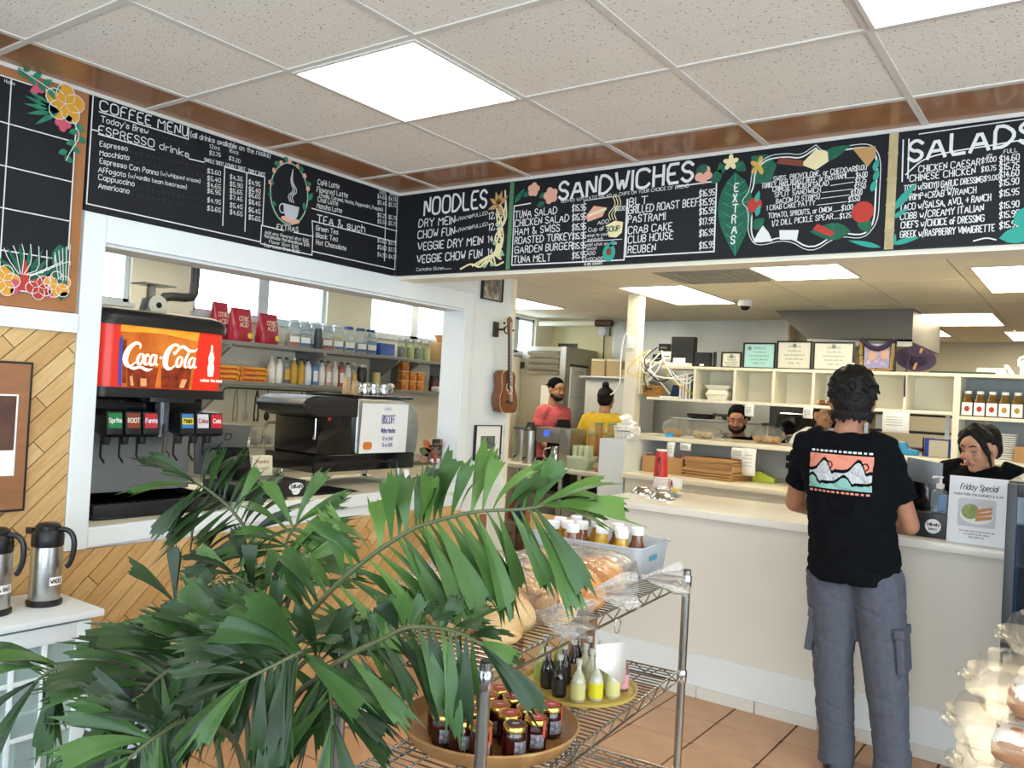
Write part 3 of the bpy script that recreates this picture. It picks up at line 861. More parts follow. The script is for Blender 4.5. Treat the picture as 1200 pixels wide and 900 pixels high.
def fn(m):
    for k in range(8):
        x = 1.395 + k * .018; y = 2.655 - k * .007
        blob(m, leaf2((x, y), (x + .03, y + (.03 if k % 2 else -.035)), .022), FL, .0012)
    for k in range(8):
        x = 1.60 + .025 * math.sin(k * .6); y = 2.53 - k * .022
        blob(m, leaf2((x, y), (x + (.035 if k % 2 else -.035), y - .018), .024), FL, .0012)
    for a in (2.7, 2.95, 3.25, 3.6, 4.0): blob(m, leaf2((1.55, 2.54), (1.55 + .13 * math.cos(a), 2.54 + .10 * math.sin(a)), .02), FL, .0011)
art(b, 'painted_leaves', C_GREEN, fn)
def fn(m):
    for a in (.5, .85, 1.15, 1.5, 1.85, 2.2, 2.6): blob(m, leaf2((1.47, 1.88), (1.47 + .13 * math.cos(a), 1.88 + .14 * math.sin(a)), .02), FL, .0008)
    blob(m, [(1.565, 1.89), (1.62, 1.88), (1.618, 2.02), (1.58, 2.035), (1.555, 2.0)], FL, .0007)
    for k in range(4): blob(m, leaf2((1.60, 1.85), (1.60 + .012 * k, 1.815 + .01 * k), .014), FL, .0012)
art(b, 'painted_fronds', C_DKGREEN, fn)

# soffit boards: noodles | sandwiches and extras | salads
def board(label, u0, u1, texts):
    b = thing('menu_board', label, 'menu board', (0, 0, 0))
    MB().box(u0, u1, YB - .025, YB, 2.19, 2.642).build('panel', BOARD, b, smooth=False)
    mb = MB()
    for t, u, v, w, s, rs in texts:
        big = s > .07
        write(mb, t, u, v, w, s * (1 if big else .74 if t[0] == '$' else .88), FR, .16 if big and t != 'NOODLES' else .135, jit=.01, rise=rs)
    mb.build('lettering', CHALK, b, smooth=False, normals=False)
    return b
nood = board('chalkboard noodles menu in the corner beside the coffee menu', XL + .026, -2.535, [t for t in SANDWICH_TEXT if t[1] < -2.54])
sand = board('wide chalkboard sandwiches and extras menu over the counter', -2.533, -.722, [t for t in SANDWICH_TEXT if t[1] >= -2.54] + [t for t in SALAD_TEXT if t[1] < -.75])
sal = board('chalkboard salads menu at the right end above the counter', -.720, .62, [t for t in SALAD_TEXT if t[1] >= -.75])
def wig(m, w, F, off, pts, it=2):
    for _ in range(it): pts = chaikin(pts)
    ribbon(m, pts, w, F, off)
def fn(m):
    for k in range(6):
        rr = random.Random(k)
        wig(m, .009, FR, .0006 + k * .0001, [(-2.60 + rr.uniform(-.03, .05), 2.60 - k * .03), (-2.56 + rr.uniform(-.03, .02), 2.5 - k * .03), (-2.63 + rr.uniform(0, .06), 2.42 - k * .03), (-2.56, 2.34 - k * .02), (-2.62, 2.28), (-2.60 - .03 * k, 2.22)])
    wig(m, .009, FR, .0006, [(-2.83, 2.207), (-2.76, 2.235), (-2.70, 2.205), (-2.64, 2.25), (-2.60, 2.21), (-2.55, 2.23)])
art(nood, 'noodle_strands', C_CREAM, fn)
art(nood, 'noodle_garnish', C_TAN, lambda m: [blob(m, leaf2((-2.60, 2.53), (-2.60 + .07 * math.cos(a), 2.53 + .075 * math.sin(a)), .025), FR, .0012) for a in (.6, 1.3, 1.9, 2.6, 3.4, 5.2)])
art(nood, 'noodle_herbs', C_PALE, lambda m: [blob(m, disc2(c, .014, .009), FR, .0016) for c in ((-2.585, 2.42), (-2.61, 2.33), (-2.56, 2.27), (-2.62, 2.22), (-2.67, 2.215))])
# bamboo strips between boards
for bd, u, nm in ((sand, -2.518, 0), (sal, -.708, 1)):
    st = MB(); w = .016 if nm else .011
    st.box(u - w, u + w, YB - .032, YB - .0255, 2.19, 2.642)
    for k in range(4): st.box(u - w - .002, u + w + .002, YB - .034, YB - .0255, 2.26 + k * .1, 2.266 + k * .1)
    st.build('bamboo_strip', mat('bamboo', '#b3a277', .6, var=.15, scale=20) if nm else mat('green_bamboo', '#4f7d58', .7), bd, smooth=False)
def fn(m):
    ribbon(m, [(-2.40, 2.52), (-2.50, 2.515), (-2.495, 2.212), (-1.853, 2.207), (-1.853, 2.49)], .006, FR)
    ribbon(m, [(-2.086, 2.505), (-2.075, 2.207)], .004, FR); ribbon(m, [(-2.08, 2.505), (-1.9, 2.51)], .003, FR); ribbon(m, [(-2.07, 2.305), (-1.87, 2.305)], .003, FR)
    ribbon(m, [(-1.85, 2.49), (-1.845, 2.222), (-1.415, 2.222), (-1.42, 2.53), (-1.60, 2.525)], .006, FR)
    for k, v in enumerate((2.523, 2.477, 2.43, 2.386, 2.34, 2.296)): pass
    for k, ch in enumerate('EXTRAS'): wcen(m, ch, -1.332 + (0 if k % 2 else .004), 2.475 - k * .045, .034, FR, .17, off=.0026)
    for s in (0, .014): wig(m, .006 if not s else .003, FR, .0003, [(-1.003, 2.62 + s), (-1.06, 2.585 + s), (-1.12, 2.60 + s), (-1.2, 2.60 + s), (-1.25 - s, 2.56), (-1.255 - s, 2.47), (-1.30 - s * .4, 2.43), (-1.255 - s, 2.39), (-1.255 - s, 2.29), (-1.23, 2.245 - s), (-1.10, 2.27 - s), (-1.0, 2.205 - s), (-.90, 2.27 - s), (-.80, 2.25 - s), (-.765 + s, 2.30), (-.765 + s, 2.42), (-.765 + s, 2.55), (-.79, 2.60 + s), (-.9, 2.60 + s), (-.97, 2.585 + s), (-1.003, 2.62 + s)])
    blob(m, [(-1.245, 2.25), (-1.16, 2.25), (-1.18, 2.29), (-1.205, 2.32), (-1.225, 2.29)], FR, .001); blob(m, [(-1.13, 2.255), (-1.06, 2.25), (-1.055, 2.29), (-1.135, 2.295)], FR, .001)
art(sand, 'chalk_frames', CHALK, fn)
def fn(m):
    blob(m, leaf2((-1.338, 2.56), (-1.319, 2.195), .155, 10), FR, .0006)
    for p, q, w in (((-2.50, 2.53), (-2.44, 2.60), .03), ((-1.47, 2.61), (-1.52, 2.55), .05), ((-1.44, 2.52), (-1.40, 2.58), .05), ((-1.39, 2.56), (-1.41, 2.61), .04), ((-1.34, 2.60), (-1.29, 2.56), .045), ((-.85, 2.27), (-1.01, 2.28), .07), ((-.78, 2.26), (-.83, 2.35), .05), ((-.99, 2.57), (-.87, 2.615), .05), ((-1.25, 2.31), (-1.20, 2.35), .05)): blob(m, leaf2(p, q, w), FR, .0007)
    blob(m, [(-1.26, 2.50), (-1.18, 2.50), (-1.16, 2.57), (-1.20, 2.62), (-1.27, 2.62)], FR, .0005)
    for c in ((-2.45, 2.56), (-2.35, 2.545), (-2.36, 2.50)): blob(m, leaf2(c, (c[0] + .05, c[1] + .02), .03), FR, .0006)
art(sand, 'painted_leaves', C_DKGREEN, fn)
def fn(m):
    for k in range(6):
        y = 2.49 - k * .045
        for s in (-1, 1): ribbon(m, [(-1.331, y), (-1.331 + s * (.055 - .004 * abs(k - 2) * 2), y + .03)], .0025, FR, .0014)
    ribbon(m, [(-1.337, 2.55), (-1.32, 2.2)], .003, FR, .0014)
    blob(m, disc2((-1.935, 2.245), .034, .042), FR, .0008); blob(m, leaf2((-1.93, 2.27), (-1.915, 2.305), .02), FR, .0008)
    for c in ((-.775, 2.50), (-.772, 2.46), (-.78, 2.42), (-1.24, 2.42), (-1.235, 2.36)): blob(m, leaf2(c, (c[0] + .012, c[1] + .05), .022), FR, .0012)
    for p, q in (((-.735, 2.20), (-.86, 2.235)), ((-.70, 2.20), (-.685, 2.25))): blob(m, leaf2(p, q, .02), FR, .0012)
art(sand, 'light_leaves', C_TEAL, fn)
for c, r, ro in (((-2.385, 2.588), .036, .2), ((-2.28, 2.548), .042, .6), ((-1.482, 2.564), .04, 1.)): art(sand, 'peach_flower', C_PEACH, lambda m: flower(m, c, r, FR, rot=ro))
art(sand, 'sandwich_drawing', C_PEACH, lambda m: blob(m, [(-2.06, 2.40), (-1.98, 2.42), (-1.96, 2.46), (-2.03, 2.475), (-2.07, 2.43)], FR, .0008))
art(sand, 'plumeria', C_CREAM, lambda m: flower(m, (-1.36, 2.605), .035, FR, rot=.3, w=.6))
art(sand, 'yellow_lily', mat('chalk_gold', '#c9a24a', .8), lambda m: flower(m, (-1.235, 2.575), .04, FR, rot=.1, w=.5))
art(sand, 'cheese_drawing', C_CREAM, lambda m: blob(m, [(-1.06, 2.56), (-1.0, 2.53), (-.95, 2.56), (-.955, 2.60), (-1.003, 2.615)], FR, .001))
art(sand, 'bread_drawing', C_TAN, lambda m: blob(m, [(-.86, 2.60), (-.80, 2.52), (-.77, 2.56), (-.775, 2.60)], FR, .001))
art(sand, 'soup_bowl_drawing', C_CREAM, lambda m: blob(m, [(-1.96, 2.375), (-1.94, 2.32), (-1.90, 2.315), (-1.872, 2.335), (-1.868, 2.385), (-1.91, 2.395)], FR, .001))
art(sand, 'sandwich_filling', C_CREAM, lambda m: ribbon(m, [(-2.055, 2.43), (-1.965, 2.455)], .012, FR, .0014))
art(sand, 'steam_lines', C_CREAM, lambda m: [wig(m, .004, FR, .001, [(-1.935 + dx, 2.40), (-1.95 + dx, 2.43), (-1.91 + dx, 2.47), (-1.93 + dx, 2.51)]) for dx in (0, .015, .03)])
for c, r in (((-.81, 2.344), .042), ((-1.245, 2.41), .032)): art(sand, 'tomato_drawing', C_RED, lambda m: blob(m, disc2(c, r, r), FR, .0010))
art(sand, 'bacon', C_RED, lambda m: blob(m, [(-1.0, 2.29), (-.93, 2.255), (-.91, 2.27), (-.98, 2.31)], FR, .001))
art(sand, 'bacon', C_BROWN, lambda m: blob(m, [(-1.16, 2.575), (-1.05, 2.55), (-1.05, 2.575), (-1.15, 2.60)], FR, .0012))
art(sand, 'avocado_stone', C_BROWN, lambda m: blob(m, disc2((-1.935, 2.25), .015, .018), FR, .0014))
art(sand, 'soup_lettering', C_DKGREEN, lambda m: write(m, 'SOUP', -1.955, 2.345, .07, .024, FR, .2, off=.0016))
def fn(m):
    ribbon(m, [(-.675, 2.61), (-.672, 2.45)], .005, FR); ribbon(m, [(-.655, 2.61), (-.652, 2.46)], .005, FR)
    wig(m, .005, FR, .0004, [(-.66, 2.475), (-.60, 2.53), (-.5, 2.545), (-.38, 2.55), (-.25, 2.56), (.0, 2.55), (.2, 2.50)]); wig(m, .004, FR, .0004, [(-.62, 2.625), (-.4, 2.63), (-.1, 2.635), (.2, 2.6)])
    wig(m, .005, FR, .0004, [(-.42, 2.205), (-.38, 2.215), (-.35, 2.205)])
art(sal, 'chalk_lines', CHALK, fn)
def fn(m):
    for p, q, w in (((-.70, 2.34), (-.62, 2.44), .03), ((-.70, 2.31), (-.645, 2.345), .02), ((-.70, 2.21), (-.60, 2.23), .02), ((-.34, 2.21), (-.20, 2.23), .06), ((-.30, 2.26), (-.2, 2.31), .07), ((-.25, 2.36), (-.16, 2.42), .07), ((-.22, 2.22), (-.1, 2.28), .08)): blob(m, leaf2(p, q, w), FR, .0008)
art(sal, 'salad_leaves', C_TEAL, fn)
# ------------------------------------------------------------------ coffee bar behind the hatch
def TH(name, label, cat, base, group=None):
    t = thing(name, label, cat, base, 0, group)
    return t, (lambda: MB().at((-base[0], -base[1], -base[2])))
def vribbon(mb, pts, ws, F, off=0.0):
    P = []
    n = len(pts)
    for i, (p, w) in enumerate(zip(pts, ws)):
        a = pts[max(i - 1, 0)]; b = pts[min(i + 1, n - 1)]
        dx, dy = b[0] - a[0], b[1] - a[1]; L = math.hypot(dx, dy) or 1
        P.append((F(p[0] - dy / L * w / 2, p[1] + dx / L * w / 2, off), F(p[0] + dy / L * w / 2, p[1] - dx / L * w / 2, off)))
    mb.add([q for pr in P for q in pr], [(2 * i, 2 * i + 1, 2 * i + 3, 2 * i + 2) for i in range(n - 1)])
def smooth2(p, w, it=2):
    for _ in range(it):
        p2 = [p[0]]; w2 = [w[0]]
        for i in range(len(p) - 1):
            for t in (.25, .75):
                p2.append((p[i][0] * (1 - t) + p[i + 1][0] * t, p[i][1] * (1 - t) + p[i + 1][1] * t)); w2.append(w[i] * (1 - t) + w[i + 1] * t)
        p = p2 + [p[-1]]; w = w2 + [w[-1]]
    return p, w
def cola_script(mb, u, v, s, F, off=0.001):
    sh = [0.]
    def st(p, w):
        p, w = smooth2([(a + sh[0], b) for a, b in p], w); vribbon(mb, [(u + a * s, v + b * s) for a, b in p], [x * s for x in w], F, off)
    st([(2.2, 3.0), (2.3, 3.5), (1.8, 3.8), (1.1, 3.4), (.45, 2.5), (.25, 1.4), (.6, .7), (1.2, .75), (1.75, 1.3)], [.15, .3, .35, .5, .75, .75, .55, .3, .12])
    st([(.6, .75), (1.4, .35), (2.4, .75), (3.3, .25), (4.1, .55)], [.1, .45, .3, .5, .05])
    for c in (2.35, 4.05): 
        st([(c + .35, 2.3), (c - .05, 2.4), (c - .4, 1.8), (c - .4, 1.1), (c, .95), (c + .35, 1.5), (c + .4, 2.2), (c + .2, 2.4)], [.12, .25, .42, .4, .25, .35, .4, .15])
    st([(4.55, 2.4), (4.4, 1.5), (4.5, 1.0), (4.85, 1.2)], [.3, .35, .3, .1])
    st([(3.5, 2.1), (3.35, 2.4), (2.95, 2.0), (2.9, 1.2), (3.2, .95), (3.6, 1.4)], [.25, .3, .42, .4, .28, .1])
    st([(4.98, 2.0), (5.32, 2.1)], [.34, .34]); sh[0] = .62
    st([(7.0, 3.1), (7.15, 3.7), (6.6, 4.0), (5.9, 3.6), (5.3, 2.6), (5.15, 1.4), (5.5, .65), (6.15, .7), (6.75, 1.3)], [.15, .32, .35, .5, .8, .8, .55, .3, .12])
    st([(6.35, 3.0), (6.5, 2.5), (6.9, 3.3), (7.7, 3.9), (8.6, 3.2), (9.6, 3.3), (9.9, 3.7)], [.2, .3, .3, .45, .45, .3, .05])
    for c in (7.25, 9.1):
        st([(c + .35, 2.3), (c - .05, 2.4), (c - .4, 1.8), (c - .4, 1.1), (c, .95), (c + .35, 1.5), (c + .4, 2.2), (c + .2, 2.4)], [.12, .25, .42, .4, .25, .35, .4, .15])
    st([(8.6, 3.0), (8.2, 2.2), (8.05, 1.3), (8.2, .95), (8.5, 1.1)], [.35, .4, .38, .3, .1])
    st([(9.6, 2.4), (9.45, 1.5), (9.6, .95), (9.95, 1.2)], [.3, .35, .3, .1])

def sign_glow(name, col, e=.55, **k):
    m = mat(name, col, .3, **k); b = m.node_tree.nodes['Principled BSDF']
    src = b.inputs['Base Color']
    if src.links: m.node_tree.links.new(src.links[0].from_socket, b.inputs['Emission Color'])
    else: b.inputs['Emission Color'].default_value = lin(col)
    b.inputs['Emission Strength'].default_value = e
    return m
COKE_RED = sign_glow('cola_red', '#e0301c', .3)
# counter inside the hatch
t, W = TH('bar_counter', 'white counter running behind the hatch under the espresso machine', 'counter', (-3.75, 3.0, 0))
W().box(-4.12, XL - .152, .9, 4.6, 0, .885).build('body', WHITE, t, smooth=False)
W().box(-4.14, XL - .001, 1.774, 2.56, .885, .925).build('worktop', CREAM, t, smooth=False)
W().box(-4.14, XL - .001, 2.56, 4.086, .885, .958).build('worktop', CREAM, t, bev=.004, smooth=False)

t, W = TH('soda_fountain', 'black soda fountain with lit red cola sign behind the hatch', 'soda dispenser', (-3.8, 2.18, .925))
W().box(-4.05, -3.80, 1.88, 2.47, .925, 1.77).build('cabinet', BLACKP, t, bev=.01)
m = W()
def rr_xy(x0, x1, y0, y1, r): return rrect(x0, x1, y0, y1, r, 5)
m.prism(rr_xy(-4.05, -3.50, 1.86, 2.50, .07), 1.49, 1.775); m.build('canopy', COKE_RED, t)
m = W()
m.loft([[(x, y, z) for x, y in rr_xy(-4.07 + i, -3.485 - i, 1.845 + i, 2.515 - i, .08)] for z, i in ((1.765, 0), (1.80, 0), (1.825, .012), (1.84, .04))]); m.build('lid', BLACKP, t)
m = W(); m.prism(rr_xy(-4.05, -3.485, 1.85, 2.51, .05), 1.45, 1.492); m.prism(rrect(-3.56, -3.478, 2.10, 2.33, .01, 2), 1.432, 1.4515); m.build('ledge', BLACKP, t)
W().box(-3.9, -3.62, 1.87, 2.46, 1.36, 1.45).build('valve_bar', BLACKG, t, bev=.006)
W().prism([(-3.80, 1.0), (-3.74, 1.0), (-3.78, 1.37), (-3.80, 1.37)], 1.875, 2.49, 'y').build('splash_plate', mat('grey_splash_plate', '#a3a8ae', .28, .8), t, smooth=False)
m = W(); m.prism(rr_xy(-3.82, -3.44, 1.85, 2.50, .05), .926, .94)
for a, b, c, d in ((-3.82, -3.44, 1.85, 1.87), (-3.82, -3.44, 2.48, 2.50)): m.box(a, b, c, d, .94, .992)
m.prism([(1.85, .94), (2.50, .94), (2.50, .992), (1.85, .992)], -3.455, -3.437, 'x'); m.box(-3.82, -3.80, 1.85, 2.5, .94, 1.03); tray = m.build('drip_tray', BLACKP, t, bev=.004)
m = W()
for k in range(16): m.box(-3.795, -3.46, 1.885 + k * .038, 1.900 + k * .038, .965, .972)
m.build('drip_grille', BLACKG, tray, smooth=False).parent = t
DF = lambda u, v, l=0: (-3.4985 + l, u, v)
def panel(nm, mt, polys, off):
    m = W()
    for p in polys: blob(m, p, DF, off)
    return m.build(nm, mt, t, smooth=False, normals=False)
panel('sign_picture', sign_glow('cola_amber', '#b8501a', .3, col2='#dc8430', scale=7), [[(1.975, 1.495), (2.315, 1.495), (2.34, 1.765), (1.955, 1.768)]], .0005)
panel('sign_foam', sign_glow('cola_foam', '#f0b040', .4, col2='#e88a1c', scale=10), [[(1.955, 1.735), (2.15, 1.742), (2.336, 1.722), (2.34, 1.762), (1.955, 1.766)]], .001)
panel('sign_glasses', sign_glow('cola_dark', '#5a1d0c', .25, col2='#a5401c', scale=22), [[(2.0, 1.495), (2.13, 1.495), (2.142, 1.585), (1.992, 1.60)], [(2.16, 1.495), (2.30, 1.495), (2.31, 1.60), (2.155, 1.585)], [(1.975, 1.51), (1.995, 1.51), (1.985, 1.70), (1.966, 1.70)]], .001)
panel('sign_ice', sign_glow('cola_ice', '#d89868', .4), [[(2.06, 1.50), (2.09, 1.50), (2.088, 1.535), (2.058, 1.535)], [(2.015, 1.50), (2.03, 1.50), (2.02, 1.545), (2.008, 1.54)], [(2.25, 1.50), (2.275, 1.50), (2.29, 1.54), (2.262, 1.54)]], .0014)
panel('sign_blue_edge', sign_glow('cola_blue', '#3c4aa0', .5), [[(1.957, 1.50), (1.972, 1.50), (1.966, 1.72), (1.952, 1.70)]], .001)
SIGNW = sign_glow('cola_white', '#fff3df', .5)
m = W(); cola_script(m, 1.972, 1.562, .0345, DF, .0018); m.build('sign_script', SIGNW, t, smooth=False, normals=False)
m = W(); blob(m, [(2.398, 1.56), (2.425, 1.56), (2.43, 1.60), (2.424, 1.625), (2.428, 1.65), (2.418, 1.68), (2.416, 1.71), (2.407, 1.71), (2.405, 1.68), (2.395, 1.65), (2.399, 1.625), (2.393, 1.60)], DF, .0018)
write(m, 'makes the meal', 2.36, 1.535, .115, .013, DF, .22, off=.0018); m.build('sign_bottle', SIGNW, t, smooth=False, normals=False)
vl = [(1.965, '#1f8a4c', 'Sprite', '#f2f5f0'), (2.05, '#8c3f2a', 'ROOT', '#f0e8da'), (2.133, '#c4303a', 'Fanta', '#e8ecff'), (2.318, '#3f7fc4', 'Maid', '#15161a'), (2.40, '#d9d9dd', 'Coke', '#c02020'), (2.475, '#c8202a', 'Cola', '#ffffff')]
for k, (y, c, tx, tc) in enumerate(vl):
    m = W(); m.prism([(-3.66, 1.30), (-3.535, 1.27), (-3.51, 1.285), (-3.525, 1.385), (-3.66, 1.39)], y - .036, y + .036, 'y'); v = m.build('valve', BLACKP, t, bev=.003)
    PF = lambda u, w, l=0: (-3.5145 - (w - 1.305) * .14 + l * 1.2, u, w)
    m = W(); blob(m, [(y - .03, 1.312), (y + .03, 1.312), (y + .03, 1.378), (y - .03, 1.378)], PF, .0035); m.build('brand_label', mat('valve_label_%d' % k, c, .4), v, smooth=False, normals=False)
    if k == 3:
        m = W(); blob(m, [(y - .029, 1.330), (y + .029, 1.330), (y + .029, 1.36), (y - .029, 1.36)], PF, .0045); m.build('label_band', mat('valve_yellow', '#f0dc30', .4), v, smooth=False, normals=False)
    m = W(); wcen(m, tx, y, 1.337, .019, PF, .2, asp=.15, off=.0055)
    m.build('label_lettering', mat('valve_ink_%d' % k, tc, .4), v, smooth=False, normals=False)
    m = W(); m.lathe([(.016, 0), (.02, .02), (.02, .05)], 12, (-3.585, y, 1.235)); m.build('nozzle', BLACKP, v)
    m = W(); m.tube([(-3.60, y - .012, 1.28), (-3.60, y - .012, 1.18), (-3.575, y - .006, 1.155)], .0055, 6); m.build('lever', BLACKP, v)
m = W(); m.tube([(-3.53, 2.205, 1.33), (-3.53, 2.205, 1.19), (-3.53, 2.215, 1.17), (-3.53, 2.235, 1.17), (-3.53, 2.242, 1.19), (-3.53, 2.228, 1.205)], .004, 6); m.tube([(-3.53, 2.222, 1.33), (-3.53, 2.222, 1.20)], .004, 6); m.build('water_lever', CHROME, t)
W().prism(rrect(-3.60, -3.54, 2.19, 2.245, .02, 3), 1.27, 1.44).build('water_spout', clear('smoke_plastic', '#8d96a3', .3, .1, frost=.3), t)

# kitchen scale on the dispenser lid
t, W = TH('portion_scale', 'round dial portion scale sitting on top of the soda fountain', 'scale', (-3.78, 2.27, 1.84))
W().prism([(2.215, 1.8405), (2.325, 1.8405), (2.305, 1.925), (2.235, 1.925)], -3.83, -3.755, 'x').build('body', GREYMETAL, t, bev=.008)
m = MB().at((-.0 + .03, 0, .05), ry=PI / 2); m.lathe([(.048, 0), (.048, .01), (.042, .013)], 20); m.build('dial', mat('dial_cream', '#e8e2c8', .4), t)
m = MB().at((.044, 0, .05), ry=PI / 2); m.lathe([(.014, 0), (.014, .004)], 12); m.build('needle_hub', BLACKP, t)
W().box(-3.86, -3.72, 2.19, 2.35, 1.985, 1.993).build('platform', STEEL, t, bev=.003)
W().box(-3.80, -3.77, 2.24, 2.27, 1.92, 1.988).build('stem', CHROME, t, smooth=False)
# pipe at the wall behind the dispenser
m = MB(); m.tube(smoothpath([(-5.2, 3.42, 2.44), (-5.2, 3.42, 2.14), (-5.2, 3.40, 2.10), (-5.2, 3.2, 2.09), (-5.2, 3.18, 2.06), (-5.2, 3.18, 1.6)], 1), .03, 10)
tag(m.build('drain_pipe', mat('black_pipe', '#26282b', .5)), 'black elbow pipe on the wall behind the soda fountain', 'pipe')

# point of sale tablet, its display, base box, thank-you note
t, W = TH('point_of_sale', 'grey tablet register with black customer display on the bar counter', 'cash register', (-3.62, 2.70, .958))
m = W(); m.prism([(2.54, 1.06), (2.80, 1.045), (2.87, 1.31), (2.52, 1.325)], -3.775, -3.76, 'x'); m.build('tablet_back', mat('tablet_grey', '#6f7276', .35, .6), t, bev=.004)
m = W(); ribbon(m, [(2.70, 1.235), (2.735, 1.235), (2.742, 1.265), (2.707, 1.265), (2.70, 1.235)], .004, lambda u, v, l=0: (-3.757, u, v)); m.build('tablet_logo', BLACKG, t, smooth=False, normals=False)
m = W(); m.prism([(2.60, 1.045), (2.80, 1.04), (2.77, 1.205), (2.56, 1.205)], -3.665, -3.645, 'x'); m.build('customer_display', BLACKG, t, bev=.004)
m = W(); m.box(-3.68, -3.43, 2.53, 2.98, .959, 1.045); m.build('base_box', BLACKP, t, bev=.004)
PF = lambda u, v, l=0: (-3.4285 + l, u, v)
m = W(); blob(m, disc2((2.915, 1.012), .048, .022) , PF); blob(m, disc2((2.915, .99), .028, .02), PF, .0003); m.build('sticker', PAPER, t, smooth=False, normals=False)
m = W(); write(m, "Stillwell's", 2.877, 1.005, .078, .018, PF, .2, slant=.2, off=.001); m.build('sticker_lettering', mat('ink_blue_black', '#1c2738', .6), t, smooth=False, normals=False)
t, W = TH('tip_note', 'cream hand-written thanks note standing behind the black register box', 'note', (-3.70, 2.93, .958))
W().prism([(2.83, 1.03), (2.98, 1.03), (2.97, 1.15), (2.84, 1.15)], -3.74, -3.70, 'x').build('card', mat('cream_card', '#efe6c8', .6), t, bev=.006)
W().box(-3.76, -3.69, 2.82, 2.98, .959, 1.032).build('stand', BLACKP, t, smooth=False)
m = W(); PF2 = lambda u, v, l=0: (-3.6985 + l, u, v)
write(m, 'Thanks', 2.855, 1.11, .09, .02, PF2, .14); write(m, 'so much', 2.86, 1.075, .09, .016, PF2, .14); m.build('lettering', mat('ink_orange', '#c4783a', .6), t, smooth=False, normals=False)
t, W = TH('drip_mat', 'black ribbed rubber mat on the bar counter under the espresso machine', 'mat', (-3.5, 3.18, .958))
m = W(); m.box(-3.68, -3.42, 3.02, 3.36, .9585, .963)
for k in range(12): m.box(-3.67, -3.43, 3.03 + k * .028, 3.036 + k * .028, .963, .968)
m.build('rubber_mat', BLACKP, t, smooth=False)

# espresso machine seen from behind
t, W = TH('espresso_machine', 'black and steel espresso machine with a white specials sheet taped on its back', 'espresso machine', (-3.8, 3.7, .958))
W().box(-4.05, -3.62, 3.19, 4.03, 1.05, 1.15).build('base', BLACKG, t, bev=.01)
W().prism(rrect(3.215, 3.5, 1.15, 1.40, .01, 2), -4.0, -3.63, 'x').build('side_housing', BLACKG, t, bev=.004)
m = W(); m.prism([(3.5, 1.15), (4.035, 1.15), (4.05, 1.30), (4.03, 1.40), (3.96, 1.465), (3.86, 1.485), (3.5, 1.485)], -4.0, -3.61, 'x'); m.build('back_panel', STEEL, t, bev=.012, seg=3)
m = W(); m.prism([(3.50, 1.37), (3.50, 1.485), (3.16, 1.485), (3.10, 1.465), (3.075, 1.43), (3.10, 1.39), (3.18, 1.365)], -4.02, -3.60, 'x'); m.build('head', BLACKP, t, bev=.014, seg=3)
m = W(); m.box(-4.02, -3.60, 3.45, 3.97, 1.485, 1.502); m.build('cup_tray', BLACKG, t, bev=.004)
for y in (3.26, 3.95):
    for x in (-3.68, -3.98):
        m = W(); m.lathe([(.03, 0), (.03, .01), (.02, .02), (.02, .093)], 14, (x, y, .9585)); m.build('foot', CHROME, t)
m = W(); m.tube([(-3.62, 3.19, 1.36), (-3.62, 3.19, 1.27), (-3.62, 3.185, 1.24)], [.005, .005, .009], 8); m.build('steam_wand', CHROME, t)
m = W(); m.prism([(3.52, 1.155), (3.925, 1.155), (3.93, 1.455), (3.53, 1.455)], -3.605, -3.602, 'x'); sh = m.build('specials_sheet', PAPER, t, smooth=False)
PF = lambda u, v, l=0: (-3.6 + l, u, v)
INK = mat('violet_ink', '#5b4a9a', .6)
for tx, y, v, s, w, asp in (('COFFEE', 3.745, 1.415, .016, .1, .14), ('BISCOFF', 3.755, 1.335, .05, .1, .08), ('White Mocha', 3.755, 1.278, .026, .18, .11), ('12 oz 8.45', 3.755, 1.232, .022, .14, .12), ('16 oz 8.95', 3.755, 1.192, .022, .14, .12)):
    m = W(); wcen(m, tx, y, v, s, PF, w, asp=asp); m.build('sheet_lettering', INK, sh, smooth=False, normals=False)
m = W(); 
for dx in (-.02, 0, .02): blob(m, disc2((3.585 + dx, 1.20), .018, .024), PF, .0003 + abs(dx) * .01)
m.build('pumpkin_drawing', mat('marker_orange', '#e07a28', .6), sh, smooth=False, normals=False)
m = W(); blob(m, disc2((3.30, 1.36), .014), lambda u, v, l=0: (-3.629, u, v)); m.build('badge', C_RED, t, smooth=False, normals=False)
# small wares on the machine
src = None
for k, y in enumerate((3.66, 3.73, 3.81, 3.90)):
    lb = 'small steel milk pitcher on the espresso machine, %s from the wooden blocks' % ('first', 'second', 'third', 'fourth')[k]
    p = thing('milk_pitcher', lb, 'pitcher', (-3.8, y, 1.502), .3 * k, 'steel pitchers on the espresso machine')
    m = MB(); m.lathe([(.032, 0), (.034, .005), (.033, .04), (.027, .062), (.03, .075), (.028, .075), (.025, .062), (.03, .04), (.03, .008), (0, .006)], 16); m.build('cup', CHROME, p)
    m = MB(); m.tube(smoothpath([(.031, 0, .058), (.055, 0, .05), (.055, 0, .02), (.033, 0, .014)], 1), .0035, 6); m.build('handle', CHROME, p)
for k, (y, h) in enumerate(((3.53, .105), (3.60, .085))):
    m = MB(); m.prism([(-.022, 0), (.022, 0), (.018, h * .62), (.012, h * .68), (.014, h), (-.014, h), (-.012, h * .68), (-.018, h * .62)], -.014, .014, 'y')
    tag(m.build('wooden_block', mat('pale_wood', '#b89a72', .6, var=.1, scale=14), loc=(-3.75, y, 1.502), rz=PI / 2, bev=.002), '%s notched wooden block on top of the espresso machine' % ('taller' if k == 0 else 'shorter'), 'wooden block')

